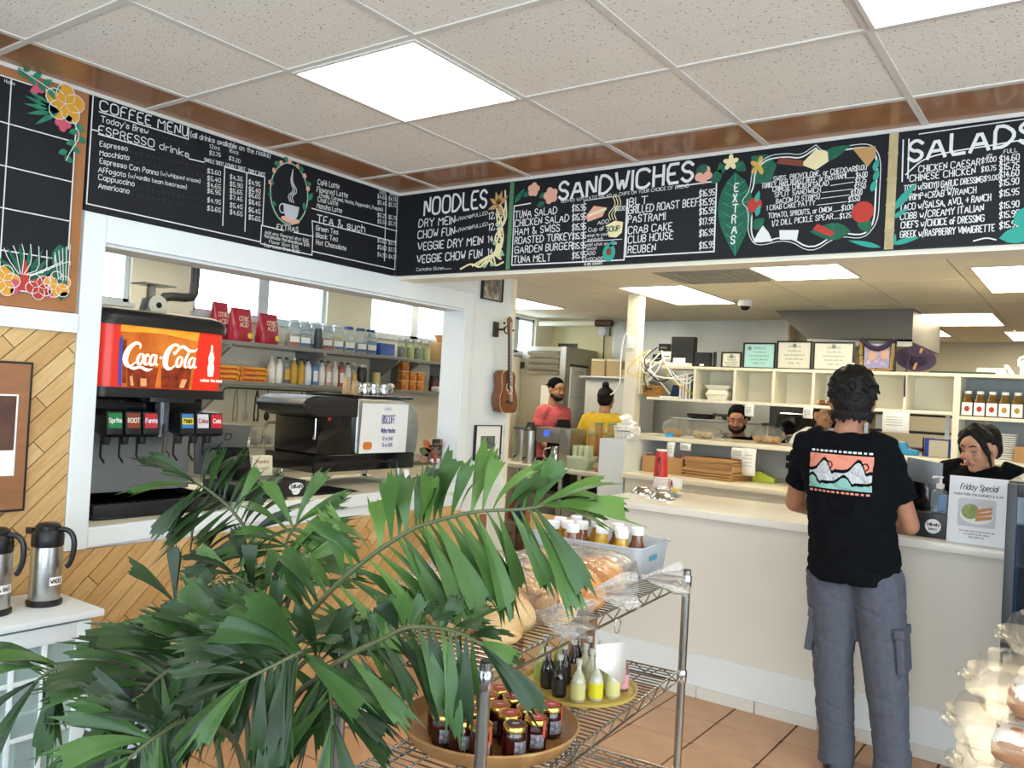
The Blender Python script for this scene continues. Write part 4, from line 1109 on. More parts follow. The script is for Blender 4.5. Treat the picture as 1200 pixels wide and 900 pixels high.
# turkey decoration at the right end of the hatch
t, W = TH('turkey_ornament', 'painted wooden turkey ornament with a black hat on the hatch sill', 'ornament', (-3.43, 4.0, .958))
for k, (c, a, r) in enumerate([('#b5653a', 2.35, .105), ('#55603f', 2.85, .1), ('#9a7460', 3.35, .1), ('#b5653a', .8, .105), ('#55603f', .3, .1), ('#9a6a5a', -.2, .1)]):
    m = W(); cx, cz = 4.0 + .062 * math.cos(a), 1.145 + .075 * math.sin(a)
    m.prism(disc2((cx, cz), .062, .026, 14, a), -3.448, -3.438, 'x'); m.build('tail_feather', mat('feather_' + c[1:], c, .6), t)
m = W(); m.prism(disc2((4.0, 1.13), .047, .05), -3.438, -3.424, 'x'); m.build('body', mat('turkey_brown', '#6e4c40', .6), t)
m = W(); m.prism(disc2((4.0, 1.165), .03, .035), -3.424, -3.414, 'x'); m.build('head', mat('turkey_head', '#77584c', .6), t)
m = W(); m.prism([(3.945, 1.20), (4.055, 1.20), (4.055, 1.21), (4.03, 1.215), (4.028, 1.25), (3.972, 1.25), (3.97, 1.215), (3.945, 1.21)], -3.424, -3.41, 'x'); m.build('hat', BLACKP, t)
m = W(); m.prism([(3.97, 1.215), (4.03, 1.215), (4.03, 1.224), (3.97, 1.224)], -3.4115, -3.408, 'x'); m.build('hat_band', mat('hat_band_green', '#6d6a48', .6), t)
m = W(); m.prism(leaf2((3.985, 1.16), (3.995, 1.115), .02), -3.414, -3.408, 'x'); m.build('wattle', C_RED, t)
m = W(); m.prism([(3.955, 1.115), (3.985, 1.10), (3.975, 1.13)], -3.424, -3.412, 'x'); m.prism([(4.02, 1.10), (4.045, 1.12), (4.02, 1.13)], -3.424, -3.412, 'x'); m.build('collar', PAPER, t)
m = W(); m.prism([(3.965, .98), (4.04, .98), (4.055, 1.06), (3.95, 1.06)], -3.44, -3.41, 'x'); m.build('pot', mat('pot_orange', '#b9683c', .6), t, bev=.003)
m = W(); write(m, 'Welcome', 3.96, 1.012, .085, .018, lambda u, v, l=0: (-3.409, u, v), .16); m.build('lettering', PAPER, t, smooth=False, normals=False)
W().box(-3.46, -3.40, 3.95, 4.06, .9585, .981).build('stand', mat('dark_walnut', '#3a2a20', .5), t, bev=.003)
m = MB(); m.lathe([(.024, 0), (.026, .01), (.026, .07), (.018, .085), (.018, .1), (0, .1)], 14); tag(m.build('white_bottle', PAPER, loc=(-3.5, 3.83, .958)), 'small white bottle beside the turkey ornament', 'bottle')

# shelves on the exterior wall
SHELF = mat('shelf_grey', '#8f9294', .35, .6)
for nm, lb, y0, y1, z, x1 in (('wall_shelf', 'long grey upper wall shelf under the high windows', 3.55, 5.56, 1.835, -5.13), ('wall_shelf', 'short upper wall shelf at the far end of the coffee bar', 5.57, 6.9, 1.83, -5.15), ('wall_shelf', 'long grey lower wall shelf holding tea boxes and syrup bottles', 3.55, 6.9, 1.545, -5.15)):
    t, W = TH(nm, lb, 'shelf', (-5.3, (y0 + y1) / 2, z - .2))
    W().box(-5.45, x1, y0, y1, z - .03, z).build('board', SHELF, t, bev=.003, smooth=False)
    for y in (y0 + .12, (y0 + y1) / 2, y1 - .15):
        W().prism([(-5.45, z - .03), (-5.45, z - .24), (-5.42, z - .24), (x1 + .03, z - .05), (x1 + .03, z - .03)], y - .012, y + .012, 'y').build('bracket', SHELF, t, smooth=False)
# citric acid bags
BAGM = mat('crimson_pouch', '#a3243a', .3, var=.12, scale=12)
for k, (y, w, h, lb) in enumerate(((3.86, .19, .25, 'large crimson pouch of citric acid on the upper shelf nearest the fountain'), (4.11, .18, .235, 'crimson pouch of citric acid beside the clear jars'), (3.76, .14, .285, 'clear wrapped crimson pouch leaning behind the citric acid bag'))):
    t = thing('citric_acid_pouch', lb, 'pouch', (-5.27 - (.115 if k == 2 else 0), y, 1.835))
    m = MB(); n = 14; rings = []
    for z, d, ww in ((0, .05, .95), (.1 * h, .06, 1), (.5 * h, .05, 1), (.85 * h, .02, .97), (h, .005, .93)):
        rings.append([(d * math.sin(a) , w / 2 * ww * math.copysign(abs(math.cos(a)) ** .4, math.cos(a)), z) for a in [2 * PI * i / n for i in range(n)]])
    m.loft(rings); m.build('pouch', BAGM, t)
    PF = lambda u, v, l=0: (.055 + .012 - .03 * v / h + l, u, v)
    m = MB(); wcen(m, 'CITRIC', .0, h * .62, .032, PF, .16, asp=.12); wcen(m, 'ACID', 0, h * .45, .032, PF, .16, asp=.14); m.build('lettering', mat('pouch_print', '#e6c9b8', .5), t, smooth=False, normals=False)
    m = MB(); blob(m, disc2((.05, .05), .022, .022), PF); m.build('lemon_print', mat('lemon_yellow', '#e0c23a', .5), t, smooth=False, normals=False)
CLEARJ = clear('clear_jar_plastic', '#eef4f6', .3, .08, frost=.12)
LIDB = mat('blue_lid', '#2c4f8f', .4); LIDC = mat('clear_lid', '#cfd9df', .3)
def label_band(m, r, z0, z1, a0=-.9, a1=.9, n=8, c=(0, 0)):
    P = [(c[0] + r * math.cos(a0 + (a1 - a0) * i / n), c[1] + r * math.sin(a0 + (a1 - a0) * i / n)) for i in range(n + 1)]
    m.add([(x, y, z0) for x, y in P] + [(x, y, z1) for x, y in P], [(i, i + 1, n + 2 + i, n + 1 + i) for i in range(n)])
for k, (y, ld, cc) in enumerate(((4.36, 0, '#b08a6a'), (4.47, 0, '#9aa0a8'), (4.58, 0, '#6a7a9a'), (4.70, 0, '#c08a72'), (4.82, 0, '#d0bd86'), (4.95, 1, '#c9c7ba'), (5.09, 1, '#8fa9c0'), (5.21, 1, '#6f8fae'))):
    t = thing('spice_jar', 'square clear plastic jar with a %s, %s in the row on the upper shelf' % (('pale lid', 'blue lid')[ld], ('first', 'second', 'third', 'fourth', 'fifth', 'sixth', 'seventh', 'last')[k]), 'jar', (-5.27, y, 1.835), -.35, 'clear plastic jars on the upper shelf')
    m = MB(); w = .048
    m.loft([[(x, yy, z) for x, yy in rrect(-w * s, w * s, -w * s, w * s, .014 * s, 3)] for z, s in ((0, .95), (.01, 1), (.13, 1), (.165, .95), (.185, .72), (.2, .72))]); m.build('jar', CLEARJ, t)
    m = MB(); m.box(-w + .004, w - .004, -w + .004, w - .004, .004, .105 + .02 * math.sin(k * 2.)); m.build('contents', mat('spice_fill_%d' % k, cc, .8), t, bev=.004)
    m = MB(); m.box(w, w + .0015, -w * .8, w * .8, .02, .085); lb2 = m.build('paper_label', PAPER, t, smooth=False)
    m = MB(); m.box(w + .0015, w + .0025, -w * .8, w * .8, .02, .04); m.build('label_stripe', (mat('stripe_blue', '#4a6a98', .5), mat('stripe_rust', '#a05a48', .5))[k in (0, 3)], lb2, smooth=False)
    m = MB(); m.lathe([(.038, .198), (.04, .2), (.04, .216), (.036, .22), (0, .22)], 18); m.build('lid', (LIDC, LIDB)[ld], t)
m = MB(); m.lathe([(.028, 0), (.03, .004), (.03, .12), (.028, .15), (.028, .165), (0, .165)], 14); label_band(m, .031, .03, .11, -2.5, 2.5, 14)
tag(m.build('grinder', mat('dark_tin', '#474d54', .4, .5), loc=(-5.18, 4.54, 1.835)), 'dark grey tin among the clear jars on the upper shelf', 'tin')
for k in range(5):
    m = MB(); m.box(-.07, .07, -.09, .09, 0, .022)
    tag(m.build('blue_box', mat('blue_carton', '#3a5fae', .5), loc=(-5.27, 5.36, 1.835 + k * .0225), bev=.002), 'flat blue carton on the upper shelf, %s of its stack' % ('bottom one', 'second from bottom', 'middle one', 'second from top', 'top one')[k], 'carton', 'stacked blue cartons')
def simplejar(lb, loc, r, h, body, lid, grp, contents=None):
    t = thing('glass_jar', lb, 'jar', loc, 0, grp)
    m = MB(); m.lathe([(r * .9, 0), (r, .008), (r, h * .72), (r * .8, h * .85), (r * .8, h * .9)], 14); m.build('jar', body, t)
    if contents: m = MB(); m.lathe([(r * .9, .004), (r * .92, .01), (r * .92, h * .6), (0, h * .62)], 12); m.build('contents', contents, t)
    m = MB(); m.lathe([(r * .86, h * .88), (r * .86, h), (0, h)], 14); m.build('lid', lid, t)
    return t
GLASSJ = clear('jar_glass', '#e6eee6', .35, .05, frost=.08)
for k, y in enumerate((5.62, 5.72, 5.83, 5.95)): simplejar('glass jar of dry goods on the short far shelf, %s from the blue cartons' % ('first', 'second', 'third', 'fourth')[k], (-5.27, y, 1.83), .046, .19 - .008 * (k < 2), GLASSJ, STEEL, 'glass jars on the far shelf', mat('dry_goods_%d' % (k % 2), ('#8a8a80', '#c0b87a')[k % 2], .8, var=.3, scale=80))
CARD = mat('cardboard', '#b98d5b', .75, var=.08, scale=10)
t = thing('cardboard_box', 'brown cardboard box with a red print on the far shelf', 'box', (-5.27, 6.20, 1.83))
m = MB(); m.box(-.09, .09, -.13, .13, 0, .19); m.build('carton', CARD, t, bev=.003); m = MB(); blob(m, disc2((0, .1), .04, .04, 6), lambda u, v, l=0: (.091, u, v)); m.build('print', C_RED, t, smooth=False, normals=False)
t = thing('gift_basket', 'bowl in clear wrap on the brown box at the far shelf', 'gift basket', (-5.27, 6.18, 2.02))
m = MB(); m.lathe([(.03, 0), (.05, .01), (.09, .07), (.085, .07), (.045, .015), (0, .015)], 16); m.build('bowl', CARD, t)
m = MB(); m.ell((0, 0, .11), (.08, .08, .05), 12, 7, .12); m.tube([(0, 0, .15), (0, 0, .19), (.03, .02, .22)], [.02, .01, .04], 8); m.build('wrap', clear('crinkled_wrap', '#f2f6fa', .5, .08, .8, 40, frost=.12), t)
m = MB(); m.lathe([(.06, 0), (.075, .01), (.08, .13), (.075, .13), (.07, .012), (0, .012)], 16); tag(m.build('steel_canister', STEEL, loc=(-5.25, 6.45, 1.83)), 'steel canister at the end of the far shelf', 'canister')
m = MB(); m.ell((0, 0, .05), (.08, .09, .05), 12, 8, .15); tag(m.build('wrapped_loaf', mat('wrapped_brown', '#9a7a66', .35, var=.3, scale=30), loc=(-5.25, 6.45, 1.958)), 'plastic wrapped brown parcel on the steel canister', 'parcel')

# lower shelf: tea cartons, syrup bottles, spice tins
TEA = mat('tea_carton', '#d9b32c', .5, col2='#c63d2a', scale=22, stretch=(1, 1, 3))
k = 0
for y in (3.70, 3.95):
    for z in range(3):
        t = thing('tea_carton', 'yellow and red tea carton on the lower shelf, %s of the %s stack' % (('bottom', 'middle', 'top')[z], ('left', 'right')[y > 3.8]), 'carton', (-5.25, y + .01 * (z % 2), 1.545 + z * .0365), 0, 'tea cartons')
        m = MB(); m.box(-.06, .06, -.12, .12, 0, .036); m.build('carton', TEA, t, bev=.002)
        m = MB(); m.box(.06, .061, -.10, .10, .008, .02); m.build('print', C_RED, t, smooth=False)
SYR = [('#e8e6e0', 0), ('#e8e6e0', 0), ('#b9b4ac', 1), ('#c9a44a', 2), ('#c9a44a', 2), ('#dfe8f0', 0), ('#5a86c0', 0), ('#e2e2e0', 0), ('#d8b0a4', 0), ('#e6e2d6', 0), ('#b06a5c', 0), ('#e6e6e6', 0), ('#7a4a3a', 1)]
for k, (c, kind) in enumerate(SYR):
    y = 4.16 + k * .072
    nth = ('first', 'second', 'third', 'fourth', 'fifth', 'sixth', 'seventh', 'eighth', 'ninth', 'tenth', 'eleventh', 'twelfth', 'last')[k]
    t = thing('syrup_bottle', 'syrup bottle on the lower shelf, %s in the row from the tea cartons' % nth, 'bottle', (-5.26, y, 1.545), 0, 'syrup bottles')
    m = MB(); m.lathe([(.028, 0), (.031, .006), (.031, .13), (.024, .16), (.013, .175), (.013, .19)], 12); m.build('bottle', CLEARJ if kind == 1 else mat('syrup_' + c[1:], c, .35), t)
    m = MB(); label_band(m, .0318, .03, .115); m.build('paper_label', PAPER if kind == 0 else mat('amber_label', '#cfa040', .5), t, smooth=False)
    m = MB(); m.lathe([(.015, .188), (.015, .205), (0, .205)], 10); m.build('cap', BLACKP if k % 3 else PAPER, t)
simplejar('dark jar with a cream lid at the right end of the syrup row', (-5.26, 5.12, 1.545), .045, .2, mat('dark_jar', '#2a2c30', .3), CREAM, None)
for nm, y, rz in (('standing yellow and white tube of cups beside the dark jar', 5.28, 0),):
    m = MB(); m.lathe([(.03, 0), (.034, .005), (.034, .14), (0, .14)], 12); tag(m.build('cup_tube', mat('pale_yellow_tube', '#d9cd8a', .5), loc=(-5.24, y, 1.545)), nm, 'tube')
m = MB().at((0, 0, .026), rx=PI / 2); m.lathe([(.026, -.08), (.026, .08), (0, .08)], 12); tag(m.build('paper_roll', PAPER, loc=(-5.2, 5.42, 1.545), rz=.6), 'small white roll lying on the lower shelf', 'roll')
TINS = mat('spice_tin', '#c58a3a', .5, col2='#8a3a26', scale=26)
for i in range(3):
    for j in range(2 + (i == 0)):
        t = thing('spice_tin', 'small orange spice tin, column %s, %s' % (('nearest the white roll', 'in the middle', 'nearest the blue tins')[i], ('bottom', 'second', 'top')[j]), 'tin', (-5.22, 5.60 + i * .105, 1.545 + j * .0855), 0, 'orange spice tins')
        m = MB(); m.prism(rrect(-.035, .035, -.045, .045, .008, 2), 0, .08); m.build('tin', TINS, t)
        m = MB(); m.prism(rrect(-.036, .036, -.046, .046, .008, 2), .08, .085); m.build('lid', mat('cream_lid', '#e0d2a0', .5), t)
for k in range(2):
    m = MB(); m.lathe([(.05, 0), (.05, .048), (.047, .05), (0, .05)], 16); tag(m.build('blue_tin', mat('sky_tin', '#7fb0d0', .4), loc=(-5.25, 6.30, 1.545 + k * .0505)), '%s pale blue tin of the stack at the far end of the lower shelf' % ('bottom', 'top')[k], 'tin')
simplejar('dark red jar on the far end of the lower shelf', (-5.28, 6.10, 1.545), .05, .15, mat('dark_red_jar', '#4a1f24', .3), BLACKP, None)
m = MB(); m.box(-.05, .05, -.12, .12, 0, .045); tag(m.build('folded_towel', PAPER, loc=(-5.18, 6.12, 1.546), bev=.015, seg=3), 'folded white towel on the far end of the lower shelf', 'towel')

# hanging utensils
t, W = TH('utensil_rail', 'dark rail under the lower shelf with hanging kitchen tools', 'rail', (-5.4, 4.4, 1.47))
m = W(); m.tube([(-5.38, 3.75, 1.49), (-5.38, 5.2, 1.49)], .006, 6); m.build('rod', BLACKP, t)
for y in (3.85, 4.5, 5.1): W().box(-5.45, -5.374, y - .006, y + .006, 1.485, 1.495).build('hook', BLACKP, t, smooth=False)
def hang(name, lb, y, fn, mt):
    m = MB(); fn(m); tag(m.build(name, mt, loc=(-5.36, y, 1.48)), lb, name.replace('_', ' '), 'tools on the utensil rail')
def tongs(m):
    for s in (-1, 1): m.tube([(0, 0, 0), (0, s * .012, -.06), (0, s * .02, -.2), (0, s * .012, -.24)], [.006, .006, .006, .009], 6)
def spoon(m): m.tube([(0, 0, 0), (0, 0, -.17)], .005, 6); m.ell((0, 0, -.2), (.012, .026, .036), 10, 6)
def sieve(m): m.tube([(0, 0, 0), (0, 0, -.1)], .006, 6); m.lathe([(0, -.03), (.03, -.02), (.045, .0), (.048, .0), (.032, -.024), (0, -.034)], 14, (0, 0, -.14))
def whisk(m):
    m.tube([(0, 0, 0), (0, 0, -.1)], .008, 8)
    for a in range(4): m.tube(smoothpath([(0, 0, -.1), (.03 * math.cos(a * .8), .03 * math.sin(a * .8), -.16), (0, 0, -.22), (-.03 * math.cos(a * .8), -.03 * math.sin(a * .8), -.16), (0, 0, -.1)], 1), .0015, 4)
for k, (nm, y, f, mt, d) in enumerate((('metal_tongs', 3.93, tongs, STEEL, 'steel tongs hanging nearest the soda fountain'), ('serving_spoon', 4.02, spoon, STEEL, 'steel serving spoon hanging beside the first tongs'), ('metal_tongs', 4.12, tongs, BLACKP, 'black handled tongs on the utensil rail'), ('serving_spoon', 4.22, spoon, BLACKP, 'black spoon on the utensil rail'), ('hand_sieve', 4.36, sieve, STEEL, 'small steel sieve on the utensil rail'), ('wire_whisk', 4.45, whisk, CHROME, 'wire whisk on the utensil rail'), ('hand_sieve', 4.56, sieve, BLACKP, 'black ladle bowl hanging next to the whisk'), ('serving_spoon', 4.66, spoon, mat('blue_plastic', '#3b5f9a', .4), 'blue spoon next to the wooden board'), ('metal_tongs', 4.95, tongs, STEEL, 'steel tongs hanging right of the wooden board'), ('hand_sieve', 5.08, sieve, BLACKP, 'dark scoop hanging farthest right on the rail'))): hang(nm, d, y, f, mt)
m = MB(); m.prism([(-.05, -.36), (.06, -.36), (.06, -.05), (.035, 0), (-.03, 0), (-.05, -.05)], -.008, .008, 'x')
o = m.build('wooden_board', mat('board_wood', '#d8bb85', .6, var=.1, scale=12), loc=(-5.33, 4.78, 1.49), bev=.002); o.rotation_euler.x = .12; tag(o, 'pale wooden paddle board hanging under the shelf', 'board')

# sink counter with faucet
t, W = TH('sink_counter', 'steel sink counter with backsplash along the window wall', 'sink', (-5.15, 4.4, 0))
W().box(-5.44, -4.88, 1.2, 6.0, 0, .9).build('cabinet', CREAM, t, smooth=False)
W().box(-5.445, -4.86, 1.2, 6.0, .9, .94).build('worktop', STEEL, t, bev=.005)
W().box(-5.447, -5.42, 3.0, 6.0, .94, 1.18).build('backsplash', STEEL, t, bev=.003)
m = W(); m.tube([(-5.36, 4.06, 1.05), (-5.36, 4.34, 1.05)], .014, 8); m.tube(smoothpath([(-5.36, 4.2, 1.05), (-5.36, 4.2, 1.22), (-5.3, 4.24, 1.24), (-5.2, 4.28, 1.22), (-5.16, 4.3, 1.15)], 2), .012, 8)
for y in (4.06, 4.34): m.lathe([(.02, 0), (.02, .06), (.012, .075), (.03, .08), (.03, .09), (0, .092)], 10, (-5.36, y, 1.03)); m.tube([(-5.36, y, .94), (-5.36, y, 1.04)], .012, 8)
m.build('faucet', CHROME, t)

# ------------------------------------------------------------------ left wall: ukulele, pictures, poster
t, W = TH('ukulele', 'brown wooden ukulele hanging on the white wall by the kitchen', 'ukulele', (-3.25, 4.53, 1.43))
KOA = mat('koa_wood', '#8a5630', .3, col2='#6b3d20', scale=6, stretch=(1, 6, 1))
tl = .10
def body_out(s=1):
    pts = []
    for z, w in ((0, .055), (.008, .085), (.05, .104), (.10, .104), (.145, .085), (.18, .075), (.215, .08), (.25, .082), (.275, .06), (.285, .025)): pts.append((w * s, z))
    return [(-w, z) for w, z in pts[::-1]] + [(w, z) for w, z in pts]
P = [(y - z * tl, z) for y, z in body_out()][::-1]
m = MB(); m.prism(P, -.062, 0, 'x'); m.build('body', KOA, t, bev=.004)
m = MB(); ring = P + [P[0]]; ribbon(m, ring, .005, lambda u, v, l=0: (.0045, u, v)); m.build('binding', mat('binding_cream', '#d8c39a', .5), t, smooth=False, normals=False)
m = MB(); blob(m, disc2((-.02, .19), .026), lambda u, v, l=0: (.0048, u, v)); m.build('sound_hole', BLACKG, t, smooth=False, normals=False)
def nk(z): return -z * tl
m = MB(); m.prism([(nk(.18) - .017, .18), (nk(.18) + .017, .18), (nk(.52) + .014, .52), (nk(.52) - .014, .52)], .004, .02, 'x'); m.build('neck', mat('dark_neck', '#4a3527', .4), t, bev=.002)
m = MB()
for k in range(14):
    z = .22 + k * .0215; m.box(.0195, .0215, nk(z) - .0155, nk(z) + .0155, z, z + .0022)
m.build('frets', CHROME, t, smooth=False)
m = MB()
for d in (-.009, -.003, .003, .009): m.tube([(.023, nk(.075) + d * 1.3, .075), (.0235, nk(.60) + d, .60)], .0009, 4)
m.build('strings', mat('nylon', '#e9e6da', .4), t, smooth=False)
m = MB(); m.prism([(nk(.515) - .018, .515), (nk(.515) + .018, .515), (nk(.63) + .026, .62), (nk(.635), .64), (nk(.63) - .026, .62)], .004, .018, 'x'); hd = m.build('headstock', KOA, t, bev=.002)
for s in (-1, 1):
    for z in (.55, .585): 
        m = MB(); m.lathe([(.006, 0), (.008, .01), (.006, .016), (0, .016)], 8, (-.012, nk(z) + s * .028, z)); m.build('tuning_peg', BLACKP, hd)
m = MB(); m.prism([(nk(.075) - .035, .068), (nk(.075) + .035, .068), (nk(.075) + .03, .084), (nk(.075) - .03, .084)], .001, .010, 'x'); m.build('bridge', mat('dark_bridge', '#3a261a', .4), t)
m = MB(); wig_p = [(-.045, .155), (-.05, .185), (-.035, .20), (-.015, .175), (.01, .17), (.02, .15), (.0, .125), (-.02, .13), (-.03, .15), (-.045, .155)]; ribbon(m, chaikin(wig_p), .006, lambda u, v, l=0: (.0065, u, v)); m.build('shell_inlay', mat('inlay_white', '#eadfc6', .4), t, smooth=False, normals=False)
t, W = TH('ukulele_hanger', 'dark wooden wall bracket with a hook holding the ukulele neck', 'hanger', (-3.33, 4.44, 1.98))
W().box(-3.329, -3.305, 4.405, 4.445, 1.93, 2.03).build('plate', mat('dark_walnut', '#3a2a20', .5), t, bev=.003)
m = W(); m.tube([(-3.305, 4.425, 1.98), (-3.26, 4.425, 1.98)], .007, 8); m.tube(smoothpath([(-3.225, 4.415, 2.0), (-3.25, 4.42, 1.98), (-3.255, 4.455, 1.955), (-3.255, 4.49, 1.965), (-3.225, 4.51, 1.985)], 1), .005, 8); m.build('yoke', BLACKP, t)
def picture(lb, y0, y1, z0, z1, frame, mw, matcol, inner, cat='picture', b=.012):
    t, W = TH('framed_picture', lb, cat, (XL + .001, (y0 + y1) / 2, z0))
    m = W(); X = XL + .001
    for a, c, d, e in ((y0, y1, z0, z0 + b), (y0, y1, z1 - b, z1), (y0, y0 + b, z0 + b, z1 - b), (y1 - b, y1, z0 + b, z1 - b)): m.box(X, X + .022, a, c, d, e)
    m.build('frame', frame, t, smooth=False)
    W().box(X, X + .012, y0 + b, y1 - b, z0 + b, z1 - b).build('mount', matcol, t, smooth=False)
    W().box(X + .012, X + .0135, y0 + b + mw, y1 - b - mw, z0 + b + mw * 1.15, z1 - b - mw * 1.15).build('photograph', inner, t, smooth=False)
    return t, W
def photo_mat(name, cols, scale):
    m = mat(name, cols[0], .4, col2=cols[-1], scale=scale); r = [n for n in m.node_tree.nodes if n.type == 'VALTORGB'][0].color_ramp
    for k, c in enumerate(cols[1:-1]): e = r.elements.new(.3 + .4 * (k + 1) / (len(cols) - 1)); e.color = lin(c)
    r.interpolation = 'CONSTANT' if len(cols) > 3 else 'LINEAR'
    return m
picture('small framed sepia photograph high on the wall under the noodles board', 4.255, 4.475, 2.165, 2.325, BLACKP, .004, PAPER, photo_mat('sepia_photo', ['#2a2826', '#7a746a', '#c0b8aa'], 22), b=.009)
picture('white matted photograph in a thin black frame below the ukulele', 4.265, 4.545, 1.115, 1.345, BLACKP, .058, PAPER, photo_mat('street_photo', ['#2b3340', '#6d6f60', '#4c6f95', '#b5b0a8'], 55), b=.005)
t, W = TH('wall_poster', 'brown and white picture board on the oak planks at the left edge', 'poster', (XL + .013, 1.3, 1.02))
X = XL + .0145
W().box(X, X + .018, .95, 1.512, 1.015, 1.575).build('board', mat('brown_board', '#9a6a48', .5, var=.1, scale=6, stretch=(1, 1, 6)), t, bev=.002)
m = W(); ribbon(m, [(.955, 1.57), (1.507, 1.57), (1.507, 1.02), (.955, 1.02)], .008, lambda u, v, l=0: (X + .0186, u, v)); m.build('edge', BLACKP, t, smooth=False, normals=False)
W().box(X + .018, X + .0195, 1.0, 1.465, 1.15, 1.452).build('print', PAPER, t, smooth=False)
W().box(X + .0195, X + .0205, 1.0, 1.458, 1.245, 1.446).build('photograph', mat('coffee_photo', '#6a4536', .5, col2='#2a1a14', scale=9), t, smooth=False)
# cabinet at the left with two carafes
t, W = TH('glass_cabinet', 'white cabinet with glass-paned doors against the oak wall', 'cabinet', (-3.1, 1.2, 0))
XF, XB, Y0, Y1, ZT = -2.955, -3.30, .55, 1.60, .675
m = W(); m.box(XB, XF, Y1 - .022, Y1, .05, ZT); m.box(XB, XF, Y0, Y0 + .022, .05, ZT); m.box(XB, XB + .012, Y0, Y1, .05, ZT); m.box(XB, XF, Y0, Y1, .05, .08); m.box(XB + .01, XF - .03, Y0 + .02, Y1 - .02, .36, .375); m.build('carcass', WHITE, t, bev=.002)
W().box(XB, XF + .04, Y0 - .03, Y1 + .035, ZT, .70).build('top', WHITE, t, bev=.006)
PG = clear('cabinet_glass', '#f1faf7', .12, .05, frost=.18)
for k, (a, b) in enumerate(((Y0 + .003, (Y0 + Y1) / 2 - .002), ((Y0 + Y1) / 2 + .002, Y1 - .003))):
    m = W(); x0, x1 = XF + .001, XF + .021
    m.box(x0, x1, a, a + .05, .06, ZT - .01); m.box(x0, x1, b - .05, b, .06, ZT - .01); m.box(x0, x1, a + .05, b - .05, .06, .12); m.box(x0, x1, a + .05, b - .05, ZT - .07, ZT - .01)
    for q in (1, 2, 3): c = a + .05 + (b - a - .1) * q / 4; m.box(x0 + .004, x1 - .001, c - .008, c + .008, .12, ZT - .07)
    for z in (.30, .49): m.box(x0 + .004, x1 - .002, a + .05, b - .05, z - .007, z + .007)
    d = m.build('door', WHITE, t, bev=.002)
    W().box(XF + .009, XF + .013, a + .05, b - .05, .12, ZT - .07).build('pane', PG, d, smooth=False).parent = t
    W().box(XF + .005, XF + .0235, b - .012, b + .004, .52, .575).build('hinge', mat('hinge_dark', '#6f6e6a', .4, .8), t, smooth=False)
for k in range(4):
    m = MB(); m.box(-.06, .06, -.05, .05, 0, .18 - .02 * (k % 2)); tag(m.build('stored_carton', (mat('teal_carton', '#2b8fae', .5), PAPER)[k % 2], loc=(-3.13, 1.02 + k * .125 - (.0 if k < 3 else .02), .3755 if k < 3 else .0805), bev=.003), ('blue carton inside the glass cabinet, leftmost', 'white carton inside the glass cabinet, upper shelf', 'blue carton inside the glass cabinet beside the white one', 'white carton on the cabinet floor')[k], 'carton')
def carafe(lb, loc, rz, txt):
    t = thing('vacuum_carafe', lb, 'carafe', loc, rz, 'vacuum carafes on the cabinet')
    m = MB(); m.lathe([(.058, 0), (.06, .004), (.06, .016), (.052, .022)], 24); m.build('base_ring', BLACKP, t)
    m = MB(); m.lathe([(.051, .018), (.053, .024), (.053, .205), (.05, .215)], 28); m.build('body', STEEL, t)
    m = MB(); m.lathe([(.052, .212), (.054, .218), (.054, .25), (.046, .268), (.042, .272), (.042, .285), (.03, .295), (0, .297)], 24)
    m.prism([(-.05, -.014), (-.05, .014), (-.082, .003), (-.082, -.003)], .252, .274); m.build('lid', BLACKP, t)
    m = MB(); m.tube(smoothpath([(.03, 0, .272), (.075, 0, .275), (.098, 0, .245), (.098, 0, .19), (.085, 0, .15), (.075, 0, .14)], 2), .010, 8); m.build('handle', BLACKP, t)
    m = MB(); label_band(m, .0538, .075, .105, -.2 - rz, .95 - rz, 8); m.build('paper_label', PAPER, t, smooth=False)
    F = lambda u, v, l=0: (.0545 * math.cos(u / .0545), .0545 * math.sin(u / .0545), v)
    m = MB(); write(m, txt, (-.12 - rz) * .0545, .083, .045, .014, F, .18); m.build('label_lettering', BLACKP, t, smooth=False, normals=False)
carafe('steel vacuum carafe labelled WHOLE on the white cabinet', (-3.115, 1.515, .70), .6, 'WHOLE')
carafe('steel vacuum carafe cut by the left edge of the picture, labelled HALF', (-3.10, 1.335, .70), .6, '& HALF')
# ------------------------------------------------------------------ order counter
COUNTER = mat('counter_cream', '#dedacd', .45, var=.03, scale=2)
STONE = mat('white_worktop', '#efece2', .18, var=.02, scale=8)
t, W = TH('order_counter', 'long cream order counter with a pale polished top in front of the kitchen', 'counter', (-.9, 4.55, 0))
W().box(-2.34, .9, 4.25, 4.92, 0, .955).build('body', COUNTER, t, smooth=False)
W().box(-2.375, .9, 4.20, 4.97, .955, .995).build('worktop', STONE, t, bev=.006)
W().box(-2.345, .9, 4.236, 4.25, .064, .232).build('kick_panel', WHITE, t, bev=.002, smooth=False)
for k in range(10):
    W().box(-2.34 + k * .313, -2.34 + k * .313 + .309, 4.228, 4.25, 0.004, .0635).build('base_tile', mat('base_tile_white', '#dcd9d0', .35), t, bev=.003, smooth=False)
